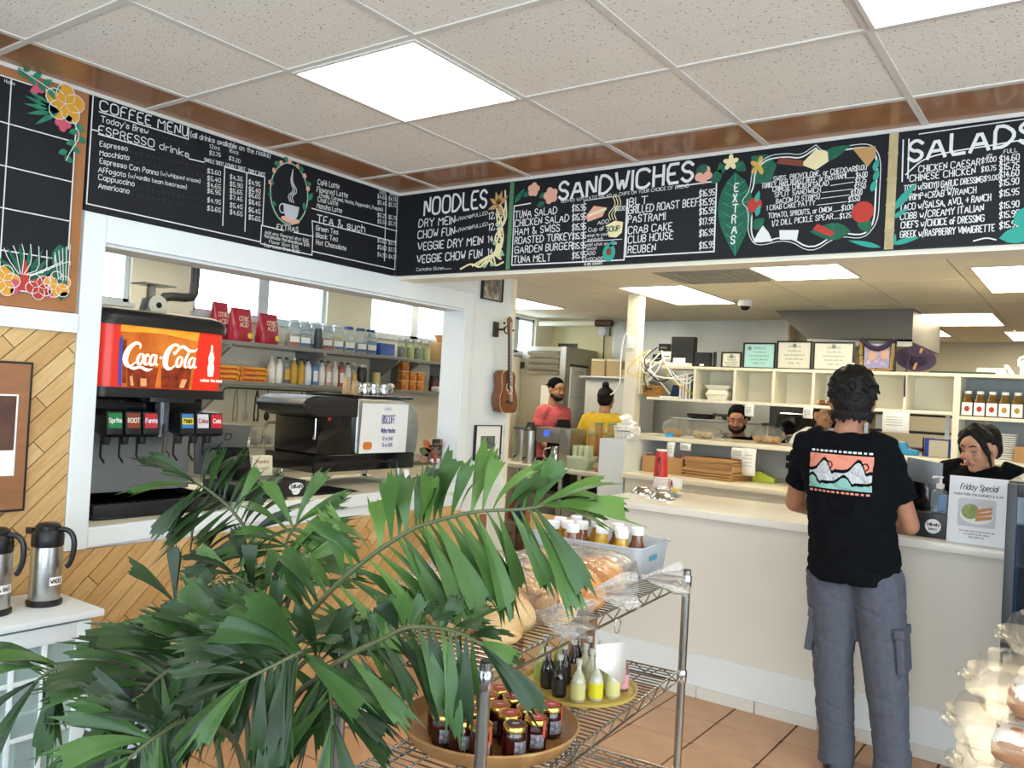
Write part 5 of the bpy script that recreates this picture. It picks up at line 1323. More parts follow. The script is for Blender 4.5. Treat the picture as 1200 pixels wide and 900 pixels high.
# cola cups, lids, shell cups
t = thing('cup_stack', 'tall stack of red cola paper cups upside down on the counter', 'cup stack', (-2.285, 4.87, .995))
NC = 9
for k in range(NC):
    z0 = k * .0105
    m = MB(); m.lathe([(.046, z0), (.0475, z0 + .002), (.0475, z0 + .006), (.0455, z0 + .0085)], 22); m.build('cup_rim', PAPER, t)
    m = MB(); m.lathe([(.0452, z0 + .006), (.0448, z0 + .0115)], 22); m.build('cup_wall', mat('cola_cup_red', '#cf2f28', .4), t)
m = MB(); m.lathe([(.0452, NC * .0105), (.033, NC * .0105 + .165), (0, NC * .0105 + .166)], 22); m.build('top_cup', MATS['cola_cup_red'], t)
m = MB(); m.lathe([(.0335, NC * .0105 + .160), (.0345, NC * .0105 + .163), (.0345, NC * .0105 + .170), (.031, NC * .0105 + .170)], 22); m.build('cup_foot', PAPER, t)
m = MB(); 
P = [(-1.75 + .42 * math.sin(i * .5), .105 + i * .0125, .33 - .022 * abs(i - 4)) for i in range(10)]
vs = []
for a, z, w in P: 
    r = .0452 - (.0122) * (z - NC * .0105) / .165 + .001
    vs += [(r * math.cos(-1.5 - w), r * math.sin(-1.5 - w), z), (r * math.cos(-1.5 + w), r * math.sin(-1.5 + w), z)]
m.add(vs, [(2 * i, 2 * i + 1, 2 * i + 3, 2 * i + 2) for i in range(9)]); m.build('bottle_print', mat('bottle_dark_print', '#3a1512', .4), t, smooth=False, normals=False)
t = thing('paper_cup', 'single small white and red paper cup beside the tall cup stack', 'cup', (-2.165, 4.84, .995))
m = MB(); m.lathe([(.032, 0), (.034, .003), (.04, .09), (.042, .093), (.039, .093), (.031, .006), (0, .006)], 20); m.build('cup', PAPER, t)
m = MB(); vs = []
for i in range(7): 
    r = .0345 + .006 * i / 6 + .0006; w = .5 * (1 - .12 * i); vs += [(r * math.cos(-1.9 - w), r * math.sin(-1.9 - w), .005 + i * .013), (r * math.cos(-1.9 + w), r * math.sin(-1.9 + w), .005 + i * .013)]
m.add(vs, [(2 * i, 2 * i + 1, 2 * i + 3, 2 * i + 2) for i in range(6)]); m.build('print', C_RED, t, smooth=False, normals=False)
for k, (x, y, s, fl, lb) in enumerate(((-2.30, 4.66, .07, 0, 'upturned shiny steel bowl nearest the counter end'), (-2.09, 4.50, .074, 0, 'upturned shiny steel bowl nearest the front edge of the counter'), (-2.205, 4.745, .058, 1, 'steel dish with white wrapped candies in front of the cola cups'), (-2.10, 4.70, .052, 1, 'small steel dish with yellow candy right of the upturned bowls'))):
    t = thing('steel_bowl', lb, 'bowl', (x, y, .995), 0, 'steel bowls on the counter')
    m = MB()
    if not fl: m.lathe([(s, 0), (s, .004), (s * .86, .018), (s * .62, .036), (s * .4, .04), (0, .04)], 24)
    else: m.lathe([(s * .45, 0), (s * .5, .003), (s * .85, .02), (s, .034), (s * .97, .034), (s * .8, .02), (s * .4, .006), (0, .006)], 24)
    m.build('bowl', CHROME, t)
    if fl:
        rr = random.Random(k)
        for q in range(5):
            tagname = 'wrapped_candy'
            m = MB(); m.ell((0, 0, 0), (.014, .011, .010), 8, 6); m.tube([(.012, 0, 0), (.024, 0, .003)], [.003, .009], 6); m.tube([(-.012, 0, 0), (-.024, 0, .002)], [.003, .009], 6)
            o = m.build('wrapped_candy', PAPER if k == 2 else mat('candy_yellow', '#e3c867', .4), loc=(x + rr.uniform(-.024, .024), y + rr.uniform(-.022, .022), .995 + .026 + .012 * (q % 2)), rz=rr.uniform(0, 6))
            tag(o, 'wrapped %s candy in the %s steel dish' % (('white', 'larger') if k == 2 else ('yellow', 'small')), 'candy', 'white candies' if k == 2 else 'yellow candies')
# register, display, sanitizer, special sign
t, W = TH('point_of_sale', 'grey tablet register with black display in front of the cashier', 'cash register', (-.68, 4.5, .995))
W().prism([(-.845, 1.06), (-.66, 1.06), (-.665, 1.325), (-.83, 1.345)], 4.70, 4.715, 'y').build('tablet_back', MATS['tablet_grey'], t, bev=.004)
W().box(-.79, -.70, 4.66, 4.78, .996, 1.07).build('tablet_foot', BLACKP, t, bev=.004)
W().prism([(-.775, 1.11), (-.675, 1.11), (-.685, 1.235), (-.775, 1.245)], 4.44, 4.46, 'y').build('customer_display', BLACKG, t, bev=.004)
W().box(-.80, -.57, 4.32, 4.58, .996, 1.11).build('base_box', BLACKP, t, bev=.004)
PF = lambda u, v, l=0: (u, 4.3185 - l, v)
m = W(); blob(m, disc2((-.64, 1.05), .034), PF); m.build('sticker', PAPER, t, smooth=False, normals=False)
m = W(); write(m, "Stillwell's", -.666, 1.052, .052, .012, PF, .22, off=.0006); wcen(m, 'Bakery', -.64, 1.033, .009, PF, .2, off=.0006); m.build('sticker_lettering', MATS['ink_blue_black'], t, smooth=False, normals=False)
t, W = TH('hand_sanitizer', 'clear pump bottle of hand sanitizer beside the special sign', 'bottle', (-.625, 4.375, 1.1105))
m = MB(); m.loft([[(x, y, z) for x, y in rrect(-.036 * s, .036 * s, -.022 * s, .022 * s, .012 * s, 3)] for z, s in ((0, .96), (.006, 1), (.085, 1), (.10, .8), (.108, .45), (.115, .42))]); m.build('bottle', clear('sanitizer_gel', '#dfeaf2', .3, .06, frost=.15), t)
m = MB(); m.box(-.001, .033, -.0235, -.0225, .012, .085); m.build('blue_label', mat('sanitizer_blue', '#6f9cc4', .4), t, smooth=False)
m = MB(); m.lathe([(.017, .113), (.017, .135), (.007, .138), (.006, .16), (.012, .163), (.012, .17), (0, .17)], 14); m.tube([(0, 0, .166), (-.028, -.004, .166), (-.032, -.004, .16)], .005, 8); m.build('pump', PAPER, t)
t, W = TH('special_sign', 'white Friday Special sign with a sandwich picture on the counter', 'sign', (-.455, 4.30, .995))
m = W(); m.prism([(4.262, .997), (4.290, 1.296), (4.296, 1.296), (4.268, .997)], -.575, -.34, 'x'); m.build('sheet', mat('sign_paper', '#e9ebee', .35), t, smooth=False)
m = W(); m.prism([(4.33, .997), (4.296, 1.296), (4.299, 1.296), (4.335, .997)], -.575, -.335, 'x'); m.build('holder', clear('acrylic', '#eef3f6', .3, .05, frost=.1), t, smooth=False)
SF = lambda u, v, l=0: (u, 4.2605 + (v - .997) * .0936 - l, v)
INKK = mat('sign_ink', '#23242a', .6)
m = W(); wcen(m, 'Friday Special', -.457, 1.238, .026, SF, .12, asp=.115, slant=.25); wcen(m, 'KAHUA PORK FISH SANDWICH & SLAW', -.457, 1.212, .010, SF, .14, asp=.15)
for k, s in enumerate(('Served with choice of side and lemon aioli', 'on a toasted roll with coleslaw', 'while supplies last')): wcen(m, s, -.457, 1.052 - k * .013, .007, SF, .12, asp=.135)
m.build('lettering', INKK, t, smooth=False, normals=False)
m = W(); blob(m, rrect(-.535, -.385, 1.075, 1.20, .01, 2), SF, .0003); m.build('picture', mat('sign_picture_grey', '#c5c8cf', .4), t, smooth=False, normals=False)
m = W(); blob(m, disc2((-.46, 1.125), .066, .038), SF, .0006); m.build('plate_print', PAPER, t, smooth=False, normals=False)
m = W(); blob(m, disc2((-.485, 1.142), .036, .034, 14, .5), SF, .0009); m.build('slaw_print', mat('slaw_green', '#a9b473', .6, col2='#7f9450', scale=60), t, smooth=False, normals=False)
m = W(); 
for k in range(3): blob(m, [(-.465, 1.10 + k * .018), (-.40, 1.115 + k * .02), (-.398, 1.13 + k * .02), (-.462, 1.118 + k * .018)], SF, .0011 + k * .0002)
m.build('roll_print', mat('roll_print_tan', '#c98f5a', .6), t, smooth=False, normals=False)
t, W = TH('drinks_cooler', 'black glass-front drinks cooler standing at the right end of the counter', 'cooler', (.03, 3.95, 0))
W().box(-.305, .36, 3.80, 4.19, .02, 1.325).build('cabinet', BLACKP, t, bev=.008)
m = W(); a, b, c, d = -.305, .36, .10, 1.315
m.box(a, a + .035, 3.765, 3.799, c, d); m.box(b - .035, b, 3.765, 3.799, c, d); m.box(a + .035, b - .035, 3.765, 3.799, c, c + .05); m.box(a + .035, b - .035, 3.765, 3.799, d - .05, d); dr = m.build('door', BLACKP, t, bev=.003)
W().box(a + .035, b - .035, 3.775, 3.782, c + .05, d - .05).build('pane', clear('cooler_glass', '#6d87a0', .2, .03, frost=.03), dr, smooth=False).parent = t
W().box(a + .037, a + .045, 3.784, 3.798, c + .05, d - .05).build('light_strip', glow('cooler_led', '#9fd0ff', .4), t, smooth=False)
m = MB(); 
for k in range(5): m.box(-.11 + .004 * k, .13 - .006 * k, -.1, .1, k * .0035, k * .0035 + .003)
o = m.build('paper_pile', PAPER, loc=(-.17, 4.0, 1.3255), rz=.15, smooth=False); tag(o, 'loose white papers lying on top of the drinks cooler', 'papers')

# ------------------------------------------------------------------ back counter and pass-through
t, W = TH('back_counter', 'cream back counter along the kitchen pass-through', 'counter', (-1.7, 6.3, 0))
W().box(-3.07, .9, 5.90, 6.74, 0, .955).build('body', CREAM, t, smooth=False)
W().box(-3.075, .9, 5.82, 6.745, .955, .995).build('worktop', mat('cream_laminate', '#ebe3cc', .3), t, bev=.01)
for k in range(4):
    x = -2.95 + k * .52
    m = W(); m.box(x, x + .46, 5.888, 5.90, .70, .92); dw = m.build('drawer_front', CREAM, t, bev=.004)
    if k >= 2: W().box(x + .05, x + .36, 5.884, 5.888, .81, .885).build('slot', BLACKP, dw, smooth=False).parent = t
struct(MB().box(-3.30, .9, 6.75, 6.82, 0, 1.25).build('wall_pass_through', mat('pale_blue_white', '#dad9d2', .5), smooth=False))
pm = MB(); pm.box(-3.305, -3.08, 5.88, 6.748, 0, 1.245); struct(pm.build('wall_half', WHITE, smooth=False))
pm = MB(); pm.box(-3.335, -3.225, 6.29, 6.40, 1.285, KC + .01); struct(pm.build('trim_5', CREAM, bev=.004, smooth=False))
t, W = TH('pass_shelf', 'cream ledge of the kitchen pass-through with bread bags on it', 'ledge', (-2, 6.5, 1.25))
W().box(-3.32, -.84, 6.16, 6.83, 1.2505, 1.284).build('board', mat('cream_laminate', '#ebe3cc', .3), t, bev=.004)
# outlet box and cords on the post
t, W = TH('outlet_box', 'white outlet box with a cord on the cream kitchen post', 'outlet', (-3.28, 6.28, 2.0))
W().box(-3.315, -3.255, 6.268, 6.289, 2.0, 2.10).build('box', PAPER, t, bev=.004)
m = W(); m.tube(smoothpath([(-3.30, 6.27, 2.10), (-3.33, 6.27, 2.14), (-3.36, 6.28, 2.05), (-3.37, 6.28, 1.85), (-3.36, 6.28, 1.7), (-3.42, 6.28, 1.62), (-3.45, 6.28, 1.60)], 2), .006, 6); m.build('cord', PAPER, t)
# cubby shelf
t, W = TH('cubby_shelf', 'long cream cubby shelf hung above the pass-through', 'shelf', (-1.9, 6.35, 1.58))
CUB = mat('cubby_cream', '#ece5cd', .5)
W().box(-3.07, -.835, 6.2, 6.5, 1.578, 1.60).build('bottom_board', CUB, t, bev=.002, smooth=False)
W().box(-2.95, -.835, 6.2, 6.5, 1.835, 1.857).build('top_board', CUB, t, bev=.002, smooth=False)
for x in (-2.66, -2.335, -2.035, -1.745, -1.44, -1.13): W().box(x - .01, x + .01, 6.2, 6.49, 1.60, 1.835).build('divider', CUB, t, smooth=False)
W().box(-2.67, -.835, 6.49, 6.50, 1.60, 1.835).build('back_panel', CUB, t, smooth=False)
m = W()
for k in range(30): m.box(-2.9 + k * .068, -2.9 + k * .068 + .03, 6.197, 6.1995, 1.583, 1.593)
stuff(m.build('price_strip', PAPER, t, smooth=False))
W().box(-.835, -.795, 6.2, 6.5, .996, 1.857).build('upright', CUB, t, bev=.002, smooth=False)
t, W = TH('jar_shelf', 'cream shelf unit right of the cubbies holding a row of labelled jars', 'shelf', (-.1, 6.35, 1.0))
for z in (1.275, 1.555, 1.835): W().box(-.794, .6, 6.2, 6.5, z, z + .022).build('board', CUB, t, smooth=False)
W().box(-.794, .6, 6.49, 6.50, .996, 1.857).build('back_panel', mat('shelf_grey_back', '#8e9290', .5), t, smooth=False)
W().box(.60, .63, 6.2, 6.5, .996, 1.857).build('upright', CUB, t, smooth=False)
for k in range(8):
    x = -.755 + k * .071
    lb = 'square juice jar with a red-printed white label on the jar shelf, %s from the cubbies' % ('first', 'second', 'third')[k] if k < 3 else 'square jar with a yellow-printed label on the jar shelf, %s' % ('fourth from the cubbies', 'fifth from the cubbies', 'sixth, at the picture edge', 'just past the sixth jar', 'last of the row')[k - 3]
    t = thing('labelled_jar', lb, 'jar', (x, 6.26, 1.577), 0, 'labelled jars on the jar shelf')
    m = MB(); m.loft([[(a, b, z) for a, b in rrect(-.032 * s, .032 * s, -.032 * s, .032 * s, .008 * s, 2)] for z, s in ((0, .96), (.005, 1), (.095, 1), (.125, .7), (.15, .55))]); m.build('jar', mat('amber_contents', '#7a5a22', .15, col2='#4a3414', scale=30), t)
    m = MB(); m.box(-.031, .031, -.0335, -.0322, .008, .092); lb2 = m.build('paper_label', PAPER, t, smooth=False)
    m = MB(); blob(m, disc2((0, .05), .016, .02, 7), lambda u, v, l=0: (u, -.0342, v)); m.build('print', C_RED if k < 3 else mat('label_mustard', '#b98a2c', .5), t, smooth=False, normals=False)
    m = MB(); m.lathe([(.021, .148), (.022, .152), (.022, .168), (0, .168)], 14); m.build('lid', PAPER, t)
m = MB()
for k in range(13): m.prism(rrect(-.075, .075, -.075, .075, .02, 3), k * .014, k * .014 + .009)
o = m.build('foam_box_stack', mat('foam_white', '#e4e4de', .6), loc=(-.545, 6.33, 1.298), bev=.002, seg=1); tag(o, 'tall stack of white foam trays on the shelf behind the cashier', 'foam trays')
t, W = TH('small_carton', 'small brown carton on the shelf at the right edge', 'box', (-.43, 6.3, 1.298)); W().box(-.475, -.385, 6.22, 6.36, 1.2985, 1.40).build('carton', CARD, t, bev=.002)
# foam takeout boxes in a cubby
def clam_box(lb, loc, w, mt, group, rz=0):
    t = thing('takeout_box', lb, 'takeout box', loc, rz, group)
    m = MB(); m.loft([[(x, y, z) for x, y in rrect(-w * s, w * s, -w * s * .8, w * s * .8, .015, 2)] for z, s in ((0, .8), (.04, 1), (.044, 1.03))]); m.build('base', mt, t)
    m = MB(); m.loft([[(x, y, z) for x, y in rrect(-w * s, w * s, -w * s * .8, w * s * .8, .015, 2)] for z, s in ((.045, 1.03), (.05, 1), (.082, .82))]); m.build('lid', mt, t)
CLAMW = mat('fibre_white', '#ece7d4', .6)
clam_box('white fibre takeout box in the cubby left of the certificates', (-2.49, 6.31, 1.60), .095, CLAMW, 'takeout boxes')
m = MB(); m.loft([[(x, y, z) for x, y in rrect(-.105 * s, .105 * s, -.09 * s, .09 * s, .015, 2)] for z, s in ((0, .8), (.03, 1), (.033, 1))]); tag(m.build('spare_takeout_top', CLAMW, loc=(-2.49, 6.32, 1.684)), 'loose white takeout top lying on the box in the cubby', 'takeout box')
t = thing('carved_figure', 'brown carved wooden dolls lying in the cubby under the certificates', 'figurine', (-1.56, 6.3, 1.60))
m = MB(); m.tube([(-.16, 0, .02), (-.10, 0, .02), (-.09, 0, .018), (.06, 0, .02)], [.018, .02, .015, .02], 10); m.build('brown_doll', mat('doll_brown', '#6e3a28', .5), t)
m = MB(); m.ell((-.165, -.0, .021), (.02, .018, .018)); m.ell((-.11, 0, .022), (.015, .02, .021)); m.build('doll_heads', mat('doll_tan', '#d8b483', .5), t)
m = MB(); m.prism([(.02, 0), (.09, 0), (.085, .12), (.05, .17), (.06, .10), (.03, .06)], -.02, .02, 'y'); m.build('cream_bird', mat('doll_cream', '#e2cf9f', .6), t, bev=.006)
# framed certificates
for k, (x0, x1, z1, c, lb) in enumerate(((-2.50, -2.335, 1.985, '#e2ddc9', 'smallest framed certificate left of the blue-green one'), (-2.325, -2.07, 2.06, '#a8d6cf', 'framed certificate with pale blue-green paper on the cubby top'), (-2.062, -1.80, 2.075, '#dbd7c6', 'framed cream certificate with a large seal on the cubby top'), (-1.792, -1.50, 2.07, '#e0dccb', 'wide framed certificate right of the cream one'))):
    t, W = TH('certificate_frame', lb, 'certificate', ((x0 + x1) / 2, 6.33, 1.857))
    z0 = 1.8575; m = W(); bw = .012
    for a, b, c0, d in ((x0, x1, z0, z0 + bw), (x0, x1, z1 - bw, z1), (x0, x0 + bw, z0 + bw, z1 - bw), (x1 - bw, x1, z0 + bw, z1 - bw)): m.box(a, b, 6.32, 6.34, c0, d)
    m.build('frame', BLACKP, t, smooth=False)
    W().box(x0 + bw, x1 - bw, 6.328, 6.336, z0 + bw, z1 - bw).build('paper', mat('certificate_%d' % k, c, .4), t, smooth=False)
    m = W(); CF = lambda u, v, l=0: (u, 6.3275 - l, v); cx = (x0 + x1) / 2; h = z1 - z0
    for q in range(5): wcen(m, ('CERTIFICATE', 'This certifies that', 'has met all requirements of', 'the county health code', 'Manager    Date')[q], cx, z1 - .05 - q * h * .14, .012 if q else .016, CF, .14, asp=.13 if x1 - x0 > .2 else .09)
    blob(m, disc2((x0 + .05, z1 - .045) if k == 1 else (cx, z1 - .035), .016), CF, .0004)
    m.build('print', mat('certificate_ink', '#7d8a84', .6), t, smooth=False, normals=False)
t, W = TH('lei_portrait', 'heart-topped portrait frame draped with a dried lei on the cubby top', 'picture frame', (-1.35, 6.34, 1.857))
W().box(-1.475, -1.225, 6.34, 6.36, 1.858, 2.085).build('frame', BLACKP, t, bev=.004)
W().box(-1.435, -1.265, 6.332, 6.34, 1.885, 2.06).build('photograph', photo_mat('portrait_photo', ['#b8b4d0', '#8b86b0', '#d8c8c8'], 18), t, smooth=False)
m = W(); m.ell((-1.38, 6.33, 1.975), (.032, .006, .042)); m.ell((-1.30, 6.33, 1.985), (.032, .006, .042)); m.build('portrait_faces', mat('portrait_skin', '#c9a08f', .5), t)
m = W(); pts = [(-1.455, 2.07), (-1.455, 1.95), (-1.45, 1.88), (-1.35, 1.868), (-1.25, 1.88), (-1.245, 1.95), (-1.245, 2.07)]
for a, b in zip(pts, pts[1:]):
    for q in range(7): s = q / 7; m.ell((a[0] + (b[0] - a[0]) * s, 6.325, a[1] + (b[1] - a[1]) * s + random.uniform(-.003, .003)), (.014, .01, .011), 6, 4, .25)
stuff(m.build('lei', mat('lei_gold', '#a98a4c', .7, var=.4, scale=60), t))
m = W(); m.tube(smoothpath([(-1.46, 6.325, 2.09), (-1.40, 6.32, 2.035), (-1.35, 6.318, 2.02), (-1.30, 6.32, 2.035), (-1.24, 6.325, 2.09)], 1), .018, 8); m.build('ribbon', mat('purple_cloth', '#2b1d3a', .7), t)
t, W = TH('white_flower', 'small white flower ornament beside the lei portrait', 'ornament', (-1.50, 6.27, 1.857))
m = MB(); [m.ell((.018 * math.cos(a), 0, .03 + .018 * math.sin(a)), (.014, .008, .014), 8, 6) for a in (0, 1.26, 2.5, 3.77, 5.0)]; m.ell((0, 0, .006), (.02, .012, .006), 8, 6); m.build('petals', PAPER, t)
t, W = TH('purple_hat', 'dark purple brimmed hat with a wooden stick on the cubby top', 'hat', (-1.10, 6.35, 1.857))
m = MB().at((0, 0, .10), rx=.9, ry=.2); m.lathe([(.13, 0), (.132, .004), (.085, .01), (.08, .05), (.06, .085), (0, .09)], 20, sx=1.0, sy=.85); m.build('hat', mat('purple_felt', '#332640', .9), t)
m = MB(); m.tube([(.0, -.06, .02), (.05, -.07, .17)], .009, 8); m.build('stick', mat('stick_wood', '#c08a5a', .6), t)
m = MB(); m.tube(smoothpath([(-.02, -.09, .12), (-.03, -.13, .02), (-.035, -.155, -.05), (-.03, -.16, -.17)], 1), .006, 6); m.build('tassel', mat('purple_cloth', '#2b1d3a', .7), t)
m = MB(); m.prism(rrect(-.2, .2, -.1, .1, .03, 4), 0, .014); tag(m.build('green_tray', mat('dark_green_tray', '#22402f', .5), loc=(-.80, 6.33, 1.857), bev=.003), 'flat dark green tray lying on the shelf top', 'tray')
t, W = TH('file_papers', 'pile of cream files with a white holder on the right shelf top', 'papers', (-.6, 6.35, 1.857)); W().prism([(-.72, 1.8575), (-.52, 1.8575), (-.54, 1.90), (-.71, 1.90)], 6.25, 6.45, 'y').build('files', CREAM, t, bev=.003)
W().prism([(-.53, 1.858), (-.50, 1.858), (-.54, 1.925), (-.56, 1.92)], 6.25, 6.4, 'y').build('holder', PAPER, t, smooth=False)
t, W = TH('white_jug', 'white plastic jug on the shelf top at the right edge', 'jug', (-.42, 6.35, 1.857)); m = MB(); m.lathe([(.05, 0), (.055, .006), (.055, .09), (.03, .12), (.022, .13), (.022, .15), (0, .15)], 16); m.build('jug', PAPER, t); m = MB(); m.tube(smoothpath([(-.02, -.02, .13), (-.06, -.03, .115), (-.06, -.03, .07), (-.048, -.02, .06)], 1), .009, 6); m.build('handle', PAPER, t)
# network gear, basket, wires at the left of the cubbies
t, W = TH('computer_case', 'tall black computer box standing on the cubby top', 'computer', (-2.84, 6.36, 1.857)); W().box(-2.94, -2.745, 6.34, 6.42, 1.8575, 2.105).build('case', BLACKP, t, bev=.004); W().box(-2.915, -2.81, 6.335, 6.34, 1.865, 1.93).build('sticker', PAPER, t, smooth=False)
t, W = TH('router', 'black router with a stub antenna beside the computer box', 'router', (-2.67, 6.34, 1.857)); W().box(-2.725, -2.60, 6.33, 6.40, 1.8575, 1.98).build('body', BLACKP, t, bev=.006); W().box(-2.575, -2.55, 6.34, 6.36, 1.8575, 1.985).build('antenna', BLACKP, t, bev=.004); W().box(-2.68, -2.645, 6.328, 6.33, 1.87, 1.885).build('light', PAPER, t, smooth=False)
t, W = TH('phone_switch', 'white network switch on the left end of the cubby top', 'switch', (-2.83, 6.26, 1.857)); W().box(-2.93, -2.74, 6.21, 6.32, 1.8575, 1.885).build('body', PAPER, t, bev=.003)
for k, (x, z, c) in enumerate(((-3.08, 1.90, BLACKP), (-3.00, 1.92, PAPER), (-3.03, 1.99, BLACKP))):
    t, W = TH('network_box', ('black wall adapter box left of the computer', 'pale network box left of the computer', 'small black box above the pale network box')[k], 'network box', (x, 6.40, z)); W().box(x - .045, x + .045, 6.38, 6.44, z, z + .06).build('body', c, t, bev=.004); 
    W().box(x - .03, x + .03, 6.377, 6.38, z + .02, z + .03).build('face', GREYMETAL, t, smooth=False)
t, W = TH('wire_shelf', 'narrow wall shelf holding the network boxes', 'shelf', (-3.03, 6.42, 1.88)); W().box(-3.21, -2.953, 6.34, 6.5, 1.882, 1.898).build('board', CUB, t, smooth=False); W().box(-3.222, -3.205, 6.34, 6.5, 1.62, 1.92).build('side', CUB, t, smooth=False)
rr = random.Random(5)
for k in range(11):
    p0 = (-3.12 + rr.uniform(-.03, .22), 6.28, 1.9 + rr.uniform(-.02, .12)); p3 = (-3.16 + rr.uniform(-.04, .5), 6.25, 1.66 + rr.uniform(-.03, .16))
    q = [p0, (p0[0] + rr.uniform(-.15, .15), 6.20, p0[2] - .12), ((p0[0] + p3[0]) / 2 + rr.uniform(-.15, .15), 6.18, 1.72 + rr.uniform(-.06, .08)), p3]
    c = (PAPER, BLACKP, PAPER, mat('yellow_cable', '#d8bd3a', .5), PAPER)[k % 5]
    tag(MB().tube(smoothpath(q, 3), .0055, 6).build('network_cable', c), 'thin %s cable looping in the tangle by the kitchen post' % ('white', 'black', 'white', 'yellow', 'white')[k % 5], 'cable', '%s cables in the tangle' % ('white', 'black', 'white', 'yellow', 'white')[k % 5])
t, W = TH('wicker_basket', 'brown wicker basket under the tangle of cables', 'basket', (-3.07, 6.33, 1.60)); m = MB()
for k in range(7): m.tube([(.088 * (1 + .012 * k) * math.cos(a), .07 * (1 + .012 * k) * math.sin(a), .007 + k * .0135) for a in [2 * PI * i / 18 for i in range(18)]], .0075, 6, closed=True)
m.lathe([(.08, .002), (0, .002)], 18); m.build('weave', mat('wicker', '#a9783c', .6, var=.2, scale=50), t)
m = MB(); m.box(-.03, .02, -.079, -.076, .055, .075); m.build('handle_hole', BLACKP, t, smooth=False)
for k, (x, c, lb) in enumerate(((-2.77, '#d98a5a', 'orange folder standing next to the first cubby'), (-2.745, '#e9e4da', 'white folder standing beside the orange one'), (-2.715, '#6b8f6a', 'green folder standing against the cubby side'), (-2.795, '#e4e0d6', 'white folder at the left of the standing folders'))):
    t, W = TH('folder', lb, 'folder', (x, 6.33, 1.60)); W().box(x - .009, x + .009, 6.24, 6.46, 1.6005, 1.80 - .008 * k).build('cover', mat('folder_%d' % k, c, .6), t, smooth=False); W().box(x - .006, x + .006, 6.238, 6.24, 1.605, 1.79 - .008 * k).build('pages', PAPER, t, smooth=False)
m = MB(); m.box(-.08, .08, -.07, .07, 0, .012); tag(m.build('notepad', PAPER, loc=(-2.89, 6.30, 1.6005), bev=.002), 'white notepad lying beside the wicker basket', 'notepad')
m = MB(); m.prism([(-.06, 0), (.06, 0), (.05, .07), (-.04, .10)], -.04, .04, 'y'); tag(m.build('blue_pouch', mat('navy_cloth', '#23355f', .6), loc=(-2.88, 6.40, 1.613), bev=.01), 'dark blue pouch behind the notepad', 'pouch')
# basket of napkins on the half wall
t, W = TH('napkin_basket', 'white wire basket on the half wall by the kitchen post', 'basket', (-3.14, 6.02, 1.247)); m = MB()
for k in range(5): m.tube([(.095 * (1 + .04 * k) * math.cos(a), .075 * (1 + .04 * k) * math.sin(a), .006 + k * .024) for a in [2 * PI * i / 16 for i in range(16)]], .004, 6, closed=True)
for i in range(22): a = 2 * PI * i / 22; m.tube([(.095 * math.cos(a), .075 * math.sin(a), .006), (.11 * math.cos(a), .087 * math.sin(a), .102)], .003, 4)
m.lathe([(.093, .004), (0, .004)], 16, sy=.8); m.build('wire_body', PAPER, t); stuff(t.children[0])
m = MB(); m.tube(smoothpath([(.11, -.02, .10), (.135, -.03, .09), (.13, -.03, .05), (.10, -.02, .03)], 1), .004, 6); m.build('handle', PAPER, t)
rr = random.Random(9)
for k in range(7):
    m = MB().at((-3.14 + rr.uniform(-.03, .03), 6.02 + rr.uniform(-.02, .02), 1.262 + k * .026), rz=rr.uniform(0, 3), rx=rr.uniform(-.5, .5), ry=rr.uniform(-.5, .5)); s = .07 - .004 * k; m.prism([(-s, -s), (s, -s * .9), (s * .9, s), (-s * .9, s * .8)], 0, .012)
    tag(m.build('paper_napkin', PAPER, bev=.003), 'folded white paper napkin heaped in the wire basket', 'napkin', 'napkins in the wire basket')
# things on the back counter
t, W = TH('sugar_box', 'open cardboard box of pink packets on the back counter', 'box', (-3.0, 6.3, .995)); m = W()
m.box(-3.05, -2.70, 6.42, 6.43, .9955, 1.13); m.box(-3.05, -2.70, 6.14, 6.15, .9955, 1.125); m.box(-3.05, -3.04, 6.15, 6.42, .9955, 1.125); m.box(-2.71, -2.70, 6.15, 6.42, .9955, 1.125); m.box(-3.04, -2.71, 6.15, 6.42, .9955, 1.01); m.build('carton', CARD, t, smooth=False)
m = W(); rr = random.Random(3)
for k in range(60): x, y, z = rr.uniform(-3.02, -2.74), rr.uniform(6.17, 6.40), 1.115 + rr.uniform(0, .03); m.at((x + 3.0, y - 6.3, z - .995), rz=rr.uniform(0, 3), rx=rr.uniform(-.6, .6)).box(-.028, .028, -.018, .018, -.002, .002)
stuff(m.build('packets', mat('pink_packet', '#e3b7ad', .6), t, smooth=False))
for k in range(15):
    j = rr.uniform(-.012, .012); w = .215 - .003 * (k % 3)
    m = MB().at((-2.44 + j, 6.22 + j, .9957 + k * .0103), rz=-.15 + rr.uniform(-.04, .04)); m.prism(rrect(-w, w, -.16, .16, .008, 1), 0, .0098)
    nm = 'flat brown cardboard pizza box blank in the stack on the back counter' if k < 14 else 'topmost flat brown cardboard blank of the stack on the back counter'
    tag(m.build('cardboard_blank', CARD, smooth=False), nm, 'cardboard', 'cardboard blanks')
t, W = TH('tape_dispenser', 'lime green tape dispenser on the back counter', 'tape dispenser', (-2.10, 6.30, .995))
W().prism([(-2.19, .9957), (-2.02, .9957), (-2.02, 1.03), (-2.08, 1.05), (-2.13, 1.075), (-2.17, 1.07), (-2.19, 1.03)], 6.28, 6.34, 'y').build('body', mat('lime_plastic', '#b7c83a', .4), t, bev=.006)
m = W(); m.prism(disc2((-2.14, 1.055), .028), 6.29, 6.33, 'y'); m.build('roll', GREYMETAL, t)
t, W = TH('label_printer', 'black adapter block with a cable on the wall above the back counter', 'adapter', (-2.02, 6.72, 1.1)); 
for z in (1.09, 1.15): W().box(-2.07, -1.97, 6.70, 6.748, z, z + .045).build('plug', BLACKP, t, bev=.004)
